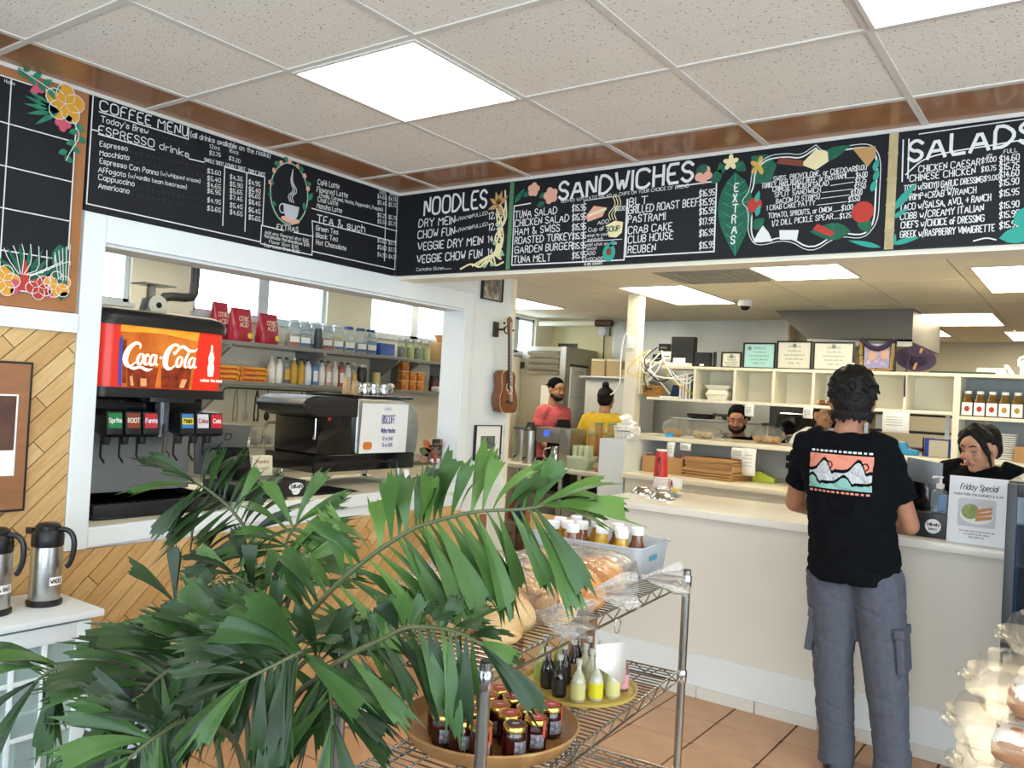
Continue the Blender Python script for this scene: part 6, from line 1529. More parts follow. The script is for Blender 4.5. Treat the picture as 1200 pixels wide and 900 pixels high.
m = W(); m.tube(smoothpath([(-2.0, 6.70, 1.1), (-1.95, 6.66, 1.05), (-1.85, 6.6, 1.01), (-1.78, 6.5, 1.003)], 2), .004, 6); m.build('cable', BLACKP, t)
t, W = TH('cordless_phone', 'black and silver cordless phone standing in its cradle', 'phone', (-1.70, 6.3, .995)); W().prism(rrect(-1.77, -1.62, 6.22, 6.38, .02, 3), .9957, 1.012).build('cradle', BLACKP, t, bev=.003)
W().prism(rrect(-1.725, -1.675, 1.012, 1.18, .012, 3), 6.29, 6.318, 'y').build('handset', BLACKP, t, bev=.004); W().prism(rrect(-1.722, -1.678, 1.02, 1.09, .006, 2), 6.286, 6.29, 'y').build('keypad', PAPER, t)
for k, (x0, x1, z0, z1, lb) in enumerate(((-2.845, -2.775, 1.12, 1.248, 'curled white order ticket hanging at the left of the ledge'), (-2.73, -2.64, 1.19, 1.248, 'small white note taped under the ledge beside the curled ticket'), (-2.31, -2.20, 1.16, 1.248, 'wide white order slip under the ledge above the tape dispenser'), (-2.225, -2.12, 1.045, 1.25, 'long white receipt hanging under the ledge'), (-2.235, -2.165, 1.49, 1.58, 'white paper hanging over the pass-through before the cook'), (-1.80, -1.73, 1.50, 1.58, 'white paper slip hanging under the middle cubbies'), (-1.26, -1.09, 1.44, 1.58, 'large white sheet hanging under the right cubbies'))):
    yy = 6.155 if z1 < 1.3 else 6.21 - .02
    t = thing('order_slip', lb, 'paper', ((x0 + x1) / 2, yy - .001 * k, z0)); w = (x1 - x0) / 2; h = z1 - z0; n = 6
    m = MB(); m.add([(s * w * (1 - .25 * (k == 0) * (1 - i / n)), -.012 * math.sin(i / n * PI), h * i / n) for i in range(n + 1) for s in (-1, 1)], [(2 * i, 2 * i + 1, 2 * i + 3, 2 * i + 2) for i in range(n)]); m.build('slip', PAPER, t, solid=.0008)
    m = MB(); 
    for q in range(4): ribbon(m, [(-w * .7, h * (.75 - .13 * q)), (w * .5, h * (.75 - .13 * q))], .004, lambda u, v, l=0: (u, -.0135 - .004, v))
    m.build('print', mat('faint_ink', '#9a9a98', .7), t, smooth=False, normals=False)
# bagged bread on the ledge
BAG = clear('bread_bag_plastic', '#fbfbfb', .55, .07, .7, 34, frost=.05)
CRUST = mat('bread_crust', '#c98d4f', .6, col2='#e0b987', scale=5, bump=.1, bscale=30)
def bag_mesh(m, c, r, seed=0, n=22, mm=14, amp=.09):
    sd = Vector((seed * 7.3, seed * 3.1, 0)); vs = [(c[0], c[1], c[2])]; fs = []
    for i in range(1, mm):
        tt = PI * (.5 * i / mm) + .0; tt = PI * i / mm
        for k in range(n):
            a = 2 * PI * k / n; d = Vector((math.sin(tt) * math.cos(a), math.sin(tt) * math.sin(a), -math.cos(tt)))
            q = 1 + amp * noise.noise(d * 3.2 + sd) + amp * .6 * noise.noise(d * 8 + sd)
            z = d.z * r[2] * q
            vs.append((c[0] + d.x * r[0] * q, c[1] + d.y * r[1] * q, c[2] + r[2] + max(z, -r[2])))
    vs[0] = (c[0], c[1], c[2]); vs.append((c[0], c[1], c[2] + 2 * r[2])); e = len(vs) - 1
    for k in range(n): fs.append((0, 1 + (k + 1) % n, 1 + k)); fs.append((e, e - n + k, e - n + (k + 1) % n))
    for i in range(mm - 2):
        for k in range(n): l = (k + 1) % n; fs.append((1 + i * n + k, 1 + i * n + l, 1 + (i + 1) * n + l, 1 + (i + 1) * n + k))
    m.add(vs, fs)
for k, (x, y, rx, rz, n, lb) in enumerate(((-2.90, 6.45, .13, .075, 3, 'bag of brown rolls at the left end of the pass-through ledge'), (-2.62, 6.40, .14, .05, 3, 'bag with pale rolls in the middle left of the ledge'), (-2.13, 6.42, .13, .07, 4, 'round clear bread bag in front of the dark equipment'), (-1.74, 6.42, .15, .065, 4, 'clear bread bag nearest the person in blue and white'))):
    t = thing('bread_bag', lb, 'bread bag', (x, y, 1.2845)); m = MB(); bag_mesh(m, (0, 0, 0), (rx, .11, rz), k); m.build('bag', BAG, t)
    m = MB(); m.tube(smoothpath([(rx * .8, 0, rz), (rx * 1.1, 0, rz * .9), (rx * 1.35, -.02, rz * .7)], 1), [.03, .012, .012, .02, .035, .04], 8, cap=False); m.build('gathered_end', BAG, t)
    for q in range(n):
        m = MB(); m.ell((0, 0, .03), (.034, .045, .03), 12, 8); tag(m.build('bread_roll', CRUST if k != 1 else mat('pale_bun', '#dcc592', .6), loc=(x - rx * .55 + q * rx * .36, y - .02 + .03 * (q % 2), 1.287)), 'round bread roll in the %s ledge bag' % ('leftmost', 'second', 'third', 'rightmost')[k], 'bread roll', 'rolls in the %s ledge bag' % ('leftmost', 'second', 'third', 'rightmost')[k])
m = MB(); m.prism(rrect(-.03, .03, -.02, .02, .006, 2), 0, .035); tag(m.build('blue_clip', mat('bright_blue', '#3fa9dc', .4), loc=(-2.86, 6.22, 1.2845)), 'small bright blue clip on the ledge', 'clip')
# desk things right of the pass-through
t, W = TH('binder_row', 'blue open file holder with papers behind the cashier', 'file holder', (-.95, 6.5, 1.284)); W().box(-1.03, -.85, 6.42, 6.44, 1.2845, 1.41).build('front', mat('royal_blue', '#2f49b0', .5), t, smooth=False); W().box(-1.0, -.88, 6.415, 6.419, 1.285, 1.40).build('paper', CREAM, t, smooth=False); W().box(-.87, -.846, 6.44, 6.6, 1.2845, 1.42).build('red_binder', mat('maroon_binder', '#7a2a3a', .5), t, smooth=False)
t, W = TH('tape_holder', 'bright blue tape holder on the ledge right of the customer', 'tape dispenser', (-1.16, 6.4, 1.284)); W().prism([(-1.24, 1.2845), (-1.06, 1.2845), (-1.06, 1.32), (-1.12, 1.33), (-1.14, 1.37), (-1.22, 1.37), (-1.24, 1.32)], 6.36, 6.43, 'y').build('body', mat('bright_blue', '#3fa9dc', .4), t, bev=.006); m = W(); m.prism(disc2((-1.18, 1.35), .03), 6.37, 6.42, 'y'); m.build('roll', PAPER, t)
for k in range(5):
    m = MB(); m.tube([(0, 0, 0), (.004 * k, 0, .13)], .005, 6); o = tag(m.build('pen', (BLACKP, C_RED, LIDB)[k % 3], loc=(-1.045 + .012 * k, 6.47, 1.2845)), 'pen standing by the blue file holder', 'pen', 'pens by the file holder')
# kitchen equipment behind
t, W = TH('sheet_pan_rack', 'dark sheet pan rack seen through the pass-through right of the customer', 'rack', (-1.2, 7.6, 0))
for x in (-1.62, -1.02): 
    for y in (7.35, 7.85): W().box(x - .015, x + .015, y - .015, y + .015, 0, 1.75).build('post', STEEL, t, smooth=False)
for k in range(10): W().box(-1.6, -1.04, 7.36, 7.84, .3 + k * .14, .318 + k * .14).build('pan', mat('dark_pan', '#2c2724', .5, .5), t, smooth=False)
t, W = TH('black_oven', 'black kitchen appliance behind the pass-through', 'oven', (-2.1, 8.0, 0)); W().box(-2.52, -1.75, 7.6, 8.3, 0, 1.66).build('body', mat('oven_black', '#1b1b1d', .4), t, bev=.01); W().box(-2.45, -1.82, 7.58, 7.6, .9, 1.5).build('door', BLACKG, t, bev=.004); m = W(); m.tube([(-2.4, 7.55, 1.52), (-1.87, 7.55, 1.52)], .012, 8); m.build('handle', CHROME, t)
t, W = TH('steel_overshelf', 'steel shelf with pans behind the bread bags', 'shelf', (-3.0, 7.7, 1.4)); W().box(-3.45, -2.55, 7.5, 7.8, 1.40, 1.425).build('board', STEEL, t, bev=.004)
for x in (-3.43, -2.57): W().box(x - .012, x + .012, 7.63, 7.66, .0, 1.40).build('leg', STEEL, t, smooth=False)
W().box(-3.4, -2.6, 7.5, 8.2, .86, .9).build('lower_table', STEEL, t, smooth=False)
for k, x in enumerate((-3.2, -2.85)): m = MB(); m.lathe([(.10, 0), (.13, .01), (.14, .045), (.135, .045), (.12, .012), (0, .01)], 18); m.tube([(.13, 0, .04), (.32, .02, .05)], .012, 8); tag(m.build('frying_pan', BLACKP, loc=(x, 7.66, 1.4255), rz=k * 2.6), '%s black frying pan on the steel shelf behind the ledge' % ('left', 'right')[k], 'pan')
for k, (c, s) in enumerate((('plastic_grey', '#9aa0a3'), ('steel_pot', '#c0c2c2'), ('crate_brown', '#7a5b44'), ('white_tub', '#dcd9d0'))):
    m = MB(); m.lathe([(.10, 0), (.11, .01), (.12, .2), (.125, .205), (.115, .2), (0, .19)], 18); tag(m.build('storage_tub', mat(c, s, .45), loc=(-3.3 + k * .235, 8.0, .9005)), '%s tub on the work table behind the ledge' % ('grey', 'silver', 'brown', 'white')[k], 'tub')
# stainless wall sheet and hood
t, W = TH('steel_wall_sheet', 'stainless steel sheet covering the kitchen back wall', 'wall sheet', (-3.6, 8.4, 1.2)); W().box(-4.62, -2.63, 8.40, 8.419, .9, KC - .005).build('sheet', mat('smeared_steel', '#c2c2bb', .4, .55, var=.15, scale=3, stretch=(1, 1, .4)), t, smooth=False); W().box(-4.62, -4.60, 8.398, 8.40, .9, KC - .005).build('seam', STEEL, t, smooth=False)
t, W = TH('exhaust_hood', 'dark grey slanted exhaust hood in the kitchen', 'hood', (-1.9, 8.2, 2.2)); W().prism([(-2.52, 2.458), (-2.21, 2.20), (-1.35, 2.18), (-1.35, 2.458)], 7.6, 9.0, 'y').build('canopy', mat('hood_steel', '#6f6d66', .45, .6), t, smooth=False); W().box(-2.21, -1.35, 7.60, 7.62, 2.14, 2.2).build('lip', STEEL, t, smooth=False)
m = MB(); m.lathe([(.055, 0), (.06, -.02), (.06, -.045), (.05, -.05)], 20); t = thing('dome_camera', 'white dome security camera on the kitchen ceiling', 'security camera', (-2.525, 6.86, KC)); m.build('housing', PAPER, t); m = MB(); m.ell((0, 0, -.05), (.043, .043, .035), 16, 8); m.build('dome', BLACKG, t)
for k, (x0, x1, y0, y1, lb) in enumerate(((-2.60, -1.95, 5.22, 5.78, 'grey square air diffuser in the kitchen ceiling under the sandwiches board'), (-1.95, -1.42, 7.62, 8.12, 'dark stained air vent in the kitchen ceiling'))):
    t, W = TH('ceiling_vent', lb, 'air vent', ((x0 + x1) / 2, (y0 + y1) / 2, KC)); W().box(x0, x1, y0, y1, KC - .012, KC - .0005).build('plate', mat('vent_grey', '#a39f92', .6) if k == 0 else mat('vent_dark', '#6a6253', .7, var=.4, scale=6), t, smooth=False)
    cx, cy = (x0 + x1) / 2, (y0 + y1) / 2
    for q in (.1, .17, .24):
        m = W(); 
        ring = [(cx - q, cy - q), (cx + q, cy - q), (cx + q, cy + q), (cx - q, cy + q)]
        for a, b in zip(ring, ring[1:] + ring[:1]): m.bar((a[0], a[1], KC - .016), (b[0], b[1], KC - .016), .008)
        m.build('louvre', MATS['vent_grey'] if k == 0 else BLACKP, t, smooth=False)
# ------------------------------------------------------------------ coffee station at the back left of the kitchen
t, W = TH('station_table', 'steel-edged coffee station table with chrome legs', 'table', (-4.1, 6.9, 0))
W().box(-5.0, -3.99, 6.53, 7.16, .865, .90).build('top', mat('pale_top', '#d8d4c6', .35), t, bev=.006); W().box(-3.98, -3.33, 6.53, 7.16, .86, .895).build('top', mat('pale_top', '#d8d4c6', .35), t, bev=.006)
for x in (-4.92, -4.1, -3.9, -3.40):
    for y in (6.6, 7.08): m = W(); m.tube([(x, y, 0), (x, y, .864)], .024, 10); m.build('leg', STEEL, t)
W().box(-4.95, -3.36, 6.58, 7.1, .32, .345).build('undershelf', STEEL, t, smooth=False)
def urn(lb, loc, r, h, top):
    t = thing('coffee_urn', lb, 'coffee urn', loc, 0, 'steel coffee urns')
    m = MB(); m.lathe([(r, 0), (r * 1.02, .01), (r * 1.02, h * .9), (r * .95, h)], 22); m.build('body', STEEL, t)
    m = MB(); m.lathe([(r * 1.04, h * .97), (r * 1.04, h), (r * .7, h + .02), (r * .5, h + top), (0, h + top)], 20); m.build('lid', BLACKP, t)
    m = MB(); m.tube([(0, -r, .06), (0, -r - .03, .055), (0, -r - .035, .03)], .008, 8); m.build('spigot', BLACKP, t)
urn('wide steel coffee urn at the left of the coffee station', (-4.76, 6.9, .90), .10, .33, .02); urn('tall steel pump airpot with a black head beside the wide urn', (-4.55, 6.72, .90), .068, .33, .07)
t, W = TH('coffee_brewer', 'steel coffee brewer with a carafe and lit blue display', 'coffee brewer', (-4.33, 6.8, .90))
W().box(-4.20, -4.08, 6.7, 7.0, .9005, 1.26).build('tower', STEEL, t, bev=.006); W().box(-4.47, -4.20, 6.90, 7.0, .9005, 1.26).build('back', BLACKP, t, bev=.004); W().box(-4.47, -4.20, 6.70, 6.90, 1.12, 1.26).build('head', STEEL, t, bev=.006); W().box(-4.47, -4.20, 6.70, 6.90, .9005, .92).build('hot_plate', BLACKP, t, bev=.003)
W().box(-4.38, -4.32, 6.696, 6.70, 1.18, 1.235).build('display', glow('blue_display', '#3a66e8', .8), t, smooth=False); m = W(); m.lathe([(.06, 0), (.062, .01), (.055, .13), (.045, .15), (.045, .165), (0, .165)], 18, (-4.285, 6.79, .921)); m.tube(smoothpath([(-4.335, 6.77, 1.07), (-4.40, 6.74, 1.05), (-4.40, 6.74, .98), (-4.345, 6.76, .95)], 1), .009, 8); m.build('carafe', CHROME, t)
t, W = TH('cup_bin', 'frosted plastic bin of upturned clear cups on the coffee station', 'bin', (-3.97, 6.75, .895)); m = W()
m.loft([[(x, y, z) for x, y in rrect(-3.97 - s, -3.97 + s, 6.75 - .1, 6.75 + .1, .02, 2)] for z, s in ((.8955, .10), (1.02, .125))], cap=False); m.build('bin', clear('frosted_bin', '#e4ece0', .3, .2, frost=.35), t, solid=.002)
k = 0
for x in (-4.03, -3.97, -3.91):
    for y in (6.72, 6.79):
        m = MB(); m.lathe([(.030, 0), (.026, .22), (0, .22)], 14)
        for q in range(8): m.lathe([(.031 - q * .0005, .01 + q * .022), (.0325 - q * .0005, .012 + q * .022), (.031 - q * .0005, .016 + q * .022)], 12)
        tag(m.build('clear_cup_sleeve', mat('pale_green_cups', '#cdd8bb', .35), loc=(x, y, .8965)), 'stack of pale clear cups in the frosted bin', 'cups', 'cup stacks in the bin')
for k, (x, y, z) in enumerate(((-3.94, 6.98, .895), (-3.80, 6.98, .895), (-3.96, 6.90, .895), (-3.78, 6.90, .895))):
    hh = .44 - .1 * (k > 1)
    t = thing('paper_cup_tower', 'tall tower of brown paper cups with green rims, %s' % ('back left', 'back right', 'front left', 'front right')[k], 'cups', (x, y, z), 0, 'paper cup towers'); m = MB(); m.lathe([(.045, 0), (.040, hh - .02), (.038, hh - .02)], 16); m.build('cups', CARD, t)
    m = MB(); m.lathe([(.042, hh - .022), (.044, hh - .014), (.040, hh), (0, hh)], 16); m.build('rim', mat('green_rim', '#7f9a68', .5), t)
clam_box('open brown fibre takeout box on the coffee station', (-3.72, 6.72, .895), .085, mat('fibre_brown', '#a88a6c', .7), 'takeout boxes'); m = MB(); m.prism(rrect(-.10, .10, 0, .19, .02, 3), -.008, .008, 'y'); tag(m.build('lid_rack', mat('foam_white', '#e4e4de', .6), loc=(-3.72, 6.88, .91), bev=.003), 'upright white lid holder behind the brown takeout box', 'lid holder')
m = MB().at(rx=PI / 2); m.lathe([(.05, -.06), (.052, -.055), (.052, .055), (0, .055)], 18); tag(m.build('paper_tub', PAPER, loc=(-3.50, 6.68, .948), rz=.5), 'white tub lying on its side at the end of the coffee station', 'tub')
for k, (x, y, r, h, c, lb) in enumerate(((-4.45, 6.85, .17, .28, '#8c8780', 'grey round bin on the station undershelf'), (-4.15, 6.80, .10, .18, '#d8d2c0', 'cream tub on the station undershelf'), (-3.87, 6.75, .045, .26, '#d9d6cc', 'white spray bottle under the coffee station'), (-3.96, 6.82, .04, .2, '#4a6a9a', 'blue cleaner bottle under the coffee station'), (-4.72, 6.75, .05, .2, '#b03a34', 'red bottle under the coffee station'), (-4.64, 6.70, .05, .15, '#3a4a8a', 'dark blue tub under the coffee station'))):
    m = MB(); m.lathe([(r * .9, 0), (r, .01), (r * 1.02, h * .8), (r * (1.05 if h < r * 2 or k < 2 else .5), h * .85), (r * (1.05 if k < 2 else .4), h), (0, h)], 18); tag(m.build('cleaning_tub', mat('under_' + c[1:], c, .5), loc=(x, y, .3455)), lb, 'tub' if k < 2 else 'bottle')
# reach-in cooler, white cabinet with takeout boxes, wall vent, pipes
t, W = TH('reach_in_fridge', 'tall steel reach-in fridge with louvred top in the kitchen corner', 'fridge', (-5.1, 8.0, 0))
FR2 = mat('fridge_steel', '#a9a699', .4, .6); W().box(-5.40, -4.80, 7.72, 8.38, .1, 2.11).build('cabinet', FR2, t, bev=.004); W().box(-5.36, -4.88, 7.70, 7.72, .15, 1.72).build('door', FR2, t, bev=.004)
for k in range(4): W().prism([(7.70, 1.80 + k * .07), (7.72, 1.80 + k * .07), (7.72, 1.855 + k * .07), (7.685, 1.835 + k * .07)], -5.30, -4.89, 'x').build('louvre', STEEL, t, smooth=False)
W().box(-4.865, -4.80, 7.695, 7.72, .1, 2.11).build('corner_trim', STEEL, t, smooth=False); W().box(-5.395, -5.345, 7.695, 7.70, 1.86, 1.93).build('switch_plate', BLACKP, t, smooth=False)
W().box(-5.10, -4.92, 7.695, 7.70, 1.36, 1.68).build('door_notice', PAPER, t, smooth=False)
t, W = TH('whiteboard', 'narrow whiteboard on the side of the steel fridge', 'whiteboard', (-4.795, 7.95, 1.25)); W().box(-4.799, -4.785, 7.80, 8.13, 1.22, 1.90).build('board', mat('white_gloss', '#e8e8e2', .2), t, smooth=False)
m = W(); [write(m, s, 7.86, 1.84 - q * .03, .2, .016, lambda u, v, l=0: (-4.784, u, v), .15) for q, s in enumerate(('The Dish List', '5 Dozen Eggs'))]; write(m, '86 board', 7.83, 1.56, .22, .014, lambda u, v, l=0: (-4.784, u, v), .15); m.build('lettering', BLACKP, t, smooth=False, normals=False); m = W(); m.box(-4.8, -4.77, 7.79, 8.14, 1.90, 1.925); m.build('rail', BLACKP, t, smooth=False)
t, W = TH('white_cabinet', 'tall white kitchen cabinet with takeout boxes on top', 'cabinet', (-4.25, 8.0, 0)); W().box(-4.55, -4.02, 7.72, 8.3, 0, 1.775).build('body', mat('cabinet_grey_white', '#cdd0d0', .5), t, bev=.004); W().box(-4.60, -3.98, 7.66, 8.32, 1.775, 1.80).build('top', STEEL, t, bev=.003)
for c in (0, 1, 2):
    for r in range(9 if c < 2 else 4):
        m = MB(); m.loft([[(x, y, z) for x, y in rrect(-.085 * s, .085 * s, -.08 * s, .08 * s, .012, 2)] for z, s in ((0, .97), (.018, 1), (.0195, 1.03), (.0205, 1.03))])
        tag(m.build('fibre_tray', mat('fibre_tan', '#c2ad84', .7) if r < 8 else CLAMW, loc=(-4.44 + c * .185, 7.85, 1.8005 + r * .021)), 'tan fibre takeout tray in the %s stack on the white cabinet' % ('left', 'middle', 'right')[c], 'takeout tray', '%s stack of fibre trays' % ('left', 'middle', 'right')[c])
t, W = TH('wall_grille', 'small dark louvred grille high on the yellow kitchen wall', 'grille', (-5.2, 8.41, 2.12)); W().box(-5.36, -5.10, 8.405, 8.419, 2.115, 2.20).build('frame', mat('grille_grey', '#6a665a', .6), t, smooth=False)
for k in range(8): W().box(-5.345 + k * .03, -5.33 + k * .03, 8.40, 8.405, 2.125, 2.19).build('slat', BLACKP, t, smooth=False)
t, W = TH('wall_fan', 'round white box fan unit with a drop cord on the yellow wall', 'wall fan', (-4.75, 8.4, 2.30)); m = W().at((0, -.02, .04), rx=PI / 2); m.lathe([(.055, -.015), (.055, .02), (.03, .035), (0, .035)], 18); m.build('housing', PAPER, t); W().box(-4.74, -4.66, 8.37, 8.418, 2.285, 2.39).build('backplate', GREYMETAL, t, smooth=False); m = W(); m.tube([(-4.73, 8.39, 2.30), (-4.73, 8.40, 1.9)], .007, 6); m.build('cord', BLACKP, t)
t, W = TH('ceiling_pipe', 'white pipe running under the kitchen ceiling by the yellow wall', 'pipe', (-5.0, 8.3, 2.38)); m = W(); m.tube([(-5.40, 8.05, 2.40), (-4.65, 8.05, 2.40)], .03, 10); m.build('pipe', CREAM, t); m = W(); m.tube([(-4.65, 8.05, 2.40), (-4.45, 8.05, 2.40)], .04, 10); m.build('coupling', mat('rust_pipe', '#5a3a2a', .6), t)
t, W = TH('wood_divider', 'low wooden divider with a cane panel left of the order counter', 'divider', (-2.65, 4.0, 0))
WD = mat('divider_wood', '#c79c66', .45, var=.12, scale=9, stretch=(1, 1, 8)); 
W().box(-2.70, -2.672, 3.98, 4.02, 0, .89).build('post', mat('divider_dark', '#8a5232', .45), t, bev=.003); W().box(-2.672, -2.39, 3.985, 4.015, .855, .885).build('rail', WD, t, bev=.003); W().box(-2.672, -2.39, 3.993, 4.007, .05, .855).build('panel', mat('cane_panel', '#cba873', .6, col2='#b38c58', scale=90, stretch=(6, 1, .6)), t, smooth=False); W().box(-2.41, -2.385, 3.98, 4.02, 0, .89).build('post', WD, t, bev=.003)
t, W = TH('wood_divider', 'wooden side panel with a dark edge behind the bread bags', 'divider', (-2.9, 3.6, 0)); W().box(-2.99, -2.72, 3.58, 3.61, 0, .90).build('panel', WD, t, bev=.003); W().box(-2.72, -2.70, 3.575, 3.615, 0, .905).build('post', MATS['divider_dark'], t, bev=.003)
# ------------------------------------------------------------------ chrome wire rack in the foreground
RA, RB = Vector((-1.12, 2.63, 0)), Vector((-1.02, 1.39, 0))
ru = (RA - RB).normalized(); rn = Vector((-ru.y, ru.x, 0)); RL = (RA - RB).length; RW = .385
def RK(s, w, z): return RB + ru * s + rn * w + Vector((0, 0, z))       # along, across, height
t, W = TH('wire_rack', 'chrome wire shelving rack with bread on top and jars below', 'shelving rack', (RB.x, RB.y, 0))
RKL = lambda s, w, z: RK(s, w, z) - Vector((RB.x, RB.y, 0))
for s, w in ((0, 0), (RL, 0), (0, RW), (RL, RW)):
    m = MB(); m.tube([RKL(s, w, 0), RKL(s, w, 1.0)], .0135, 14)
    for k in range(38): m.tube([RKL(s, w, .03 + k * .0254), RKL(s, w, .0325 + k * .0254)], .0139, 12, cap=False)
    p = m.build('post', WIRE, t)
    m = MB(); m.tube([RKL(s, w, .995), RKL(s, w, 1.003)], .012, 12); m.build('cap', BLACKP, p)
for z in (.98, .665, .34, .12):
    m = MB(); a = .012
    for w in (a, RW - a):
        m.tube([RKL(a, w, z - .003), RKL(RL - a, w, z - .003)], .0034, 6); m.tube([RKL(a, w, z - .034), RKL(RL - a, w, z - .034)], .0034, 6)
    for s in (a, RL - a):
        m.tube([RKL(s, a, z - .003), RKL(s, RW - a, z - .003)], .0034, 6); m.tube([RKL(s, a, z - .034), RKL(s, RW - a, z - .034)], .0034, 6)
    n = 22
    for w in (a, RW - a):
        for k in range(n): s0, s1 = a + (RL - 2 * a) * k / n, a + (RL - 2 * a) * (k + 1) / n; m.tube([RKL(s0, w, z - (.003 if k % 2 else .034)), RKL(s1, w, z - (.034 if k % 2 else .003))], .0024, 5)
    n = 7
    for s in (a, RL - a):
        for k in range(n): w0, w1 = a + (RW - 2 * a) * k / n, a + (RW - 2 * a) * (k + 1) / n; m.tube([RKL(s, w0, z - (.003 if k % 2 else .034)), RKL(s, w1, z - (.034 if k % 2 else .003))], .0024, 5)
    rim = m.build('shelf_rim', WIRE, t)
    m = MB()
    for k in range(1, 49): m.tube([RKL(RL * k / 49, .008, z), RKL(RL * k / 49, RW - .008, z)], .0023, 5)
    for w in (.1, .19, .28): m.tube([RKL(.01, w, z - .005), RKL(RL - .01, w, z - .005)], .003, 5)
    stuff(m.build('shelf_wires', WIRE, t))
    for s, w in ((0, 0), (RL, 0), (0, RW), (RL, RW)):
        m = MB(); c = RKL(s, w, z - .036); m.lathe([(.0155, 0), (.017, .004), (.0175, .036), (.0155, .040)], 14, c); m.build('collar', CHROME, t)
t = thing('price_card', 'blank white card hanging from the top rack shelf edge', 'card', RK(.64, -.008, .80))
m = MB(); P0, P1 = RK(.54, 0, .93) , RK(.72, 0, .93)
m.add([RK(.53, -.006, .915) - t.location, RK(.715, -.016, .885) - t.location, RK(.705, -.018, .768) - t.location, RK(.53, -.008, .86) - t.location], [(0, 1, 2, 3)]); m.build('card', PAPER, t, solid=.0015)
m = MB(); c = RK(.66, -.008, .915) - t.location; m.tube([c + ru * (.02 * math.cos(a)) + Vector((0, 0, .025 + .022 * math.sin(a))) for a in [2 * PI * i / 14 for i in range(14)]], .0015, 5, closed=True); m.build('ring', CHROME, t)

# bread in clear bags
BUN = mat('bun_crust', '#dfa55c', .55, col2='#f0d29a', scale=5, bump=.06, bscale=40)
LOAF = mat('loaf_crust', '#c97f3c', .5, col2='#dfa05a', scale=5, bump=.08, bscale=30)
BAGC = clear('clear_bread_bag', '#ffffff', .55, .08, .5, 22, frost=.02)
def bun(x, y, z, r, h, lb, grp, mt=BUN, rz=0, ex=1.0):
    m = MB(); n = 18
    m.lathe([(0, 0), (r * .7, .0), (r * .95, h * .18), (r, h * .38), (r * .93, h * .62), (r * .7, h * .86), (r * .35, h * .98), (0, h)], n, sx=1, sy=ex)
    m.v = [v + Vector((0, 0, .004 * noise.noise(v * 30))) for v in m.v]
    tag(m.build('bread_roll', mt, loc=(x, y, z), rz=rz), lb, 'bread roll', grp)
def rk(s, w, z): return RK(s, w, z)
i = 0
for s, w, z in ((.20, .09, 0), (.31, .12, 0), (.19, .21, 0), (.31, .23, 0), (.24, .31, 0), (.36, .32, 0), (.26, .15, .062), (.25, .25, .062)):
    p = rk(s, w, .983 + z); bun(p.x, p.y, p.z, .056, .072, 'round golden bun in the front bread bag on the rack', 'buns in the front bag', ex=1.05, rz=i); i += 1
for s, w, z in ((.45, .075, 0), (.46, .18, 0), (.47, .285, 0), (.455, .13, .062)):
    p = rk(s, w, .983 + z); bun(p.x, p.y, p.z, .056, .075, 'round golden bun in the middle bread bag on the rack', 'buns in the middle bag', rz=i); i += 1
for k, (s, w, z) in enumerate(((.62, .10, 0), (.70, .22, 0), (.82, .12, 0), (.80, .27, 0))):
    p = rk(s, w, .983 + z); m = MB(); n = 18; rings = []
    for q in range(17):
        tt = .5 - .5 * math.cos(PI * q / 16); rr = .058 * max(.02, math.sin(PI * (.015 + .97 * tt))) ** .5; rings.append([(rr * 1.05 * math.cos(a), -.15 + .30 * tt, max(.0, .05 + rr * .95 * math.sin(a))) for a in [2 * PI * j / n for j in range(n)]])
    m.loft(rings); tag(m.build('bread_loaf', LOAF, loc=p, rz=(.9, 1.0, .8, 1.1, 1.0)[k]), ('brown loaf nearest the rack edge in the rear bread bag', 'brown loaf in the middle of the rear bread bag', 'brown loaf at the far end of the rear bread bag', 'brown loaf at the left rear of the rear bread bag', 'brown loaf on top of the others in the rear bread bag')[k], 'loaf', 'loaves in the rear bag')
def ruffle(m, p, d, L, w, seed):
    """gathered bag end fanning out from the knot"""
    rr = random.Random(seed); d = d.normalized(); u = d.cross(Vector((0, 0, 1))).normalized(); v = u.cross(d); n = 26; rings = []
    for t_, rad in ((0, .012), (.12, .012), (.4, w * .55), (.75, w * .9), (1, w)):
        rings.append([p + d * (L * t_ * (1 + .12 * rr.uniform(-1, 1) * (t_ > .9))) + (u * math.cos(2 * PI * j / n) + v * .62 * math.sin(2 * PI * j / n)) * rad * (1 + (.34 * math.sin(j * 2.4) + .25 * rr.uniform(-1, 1)) * min(1, t_ * 1.6)) for j in range(n)])
    m.loft(rings, cap=False)
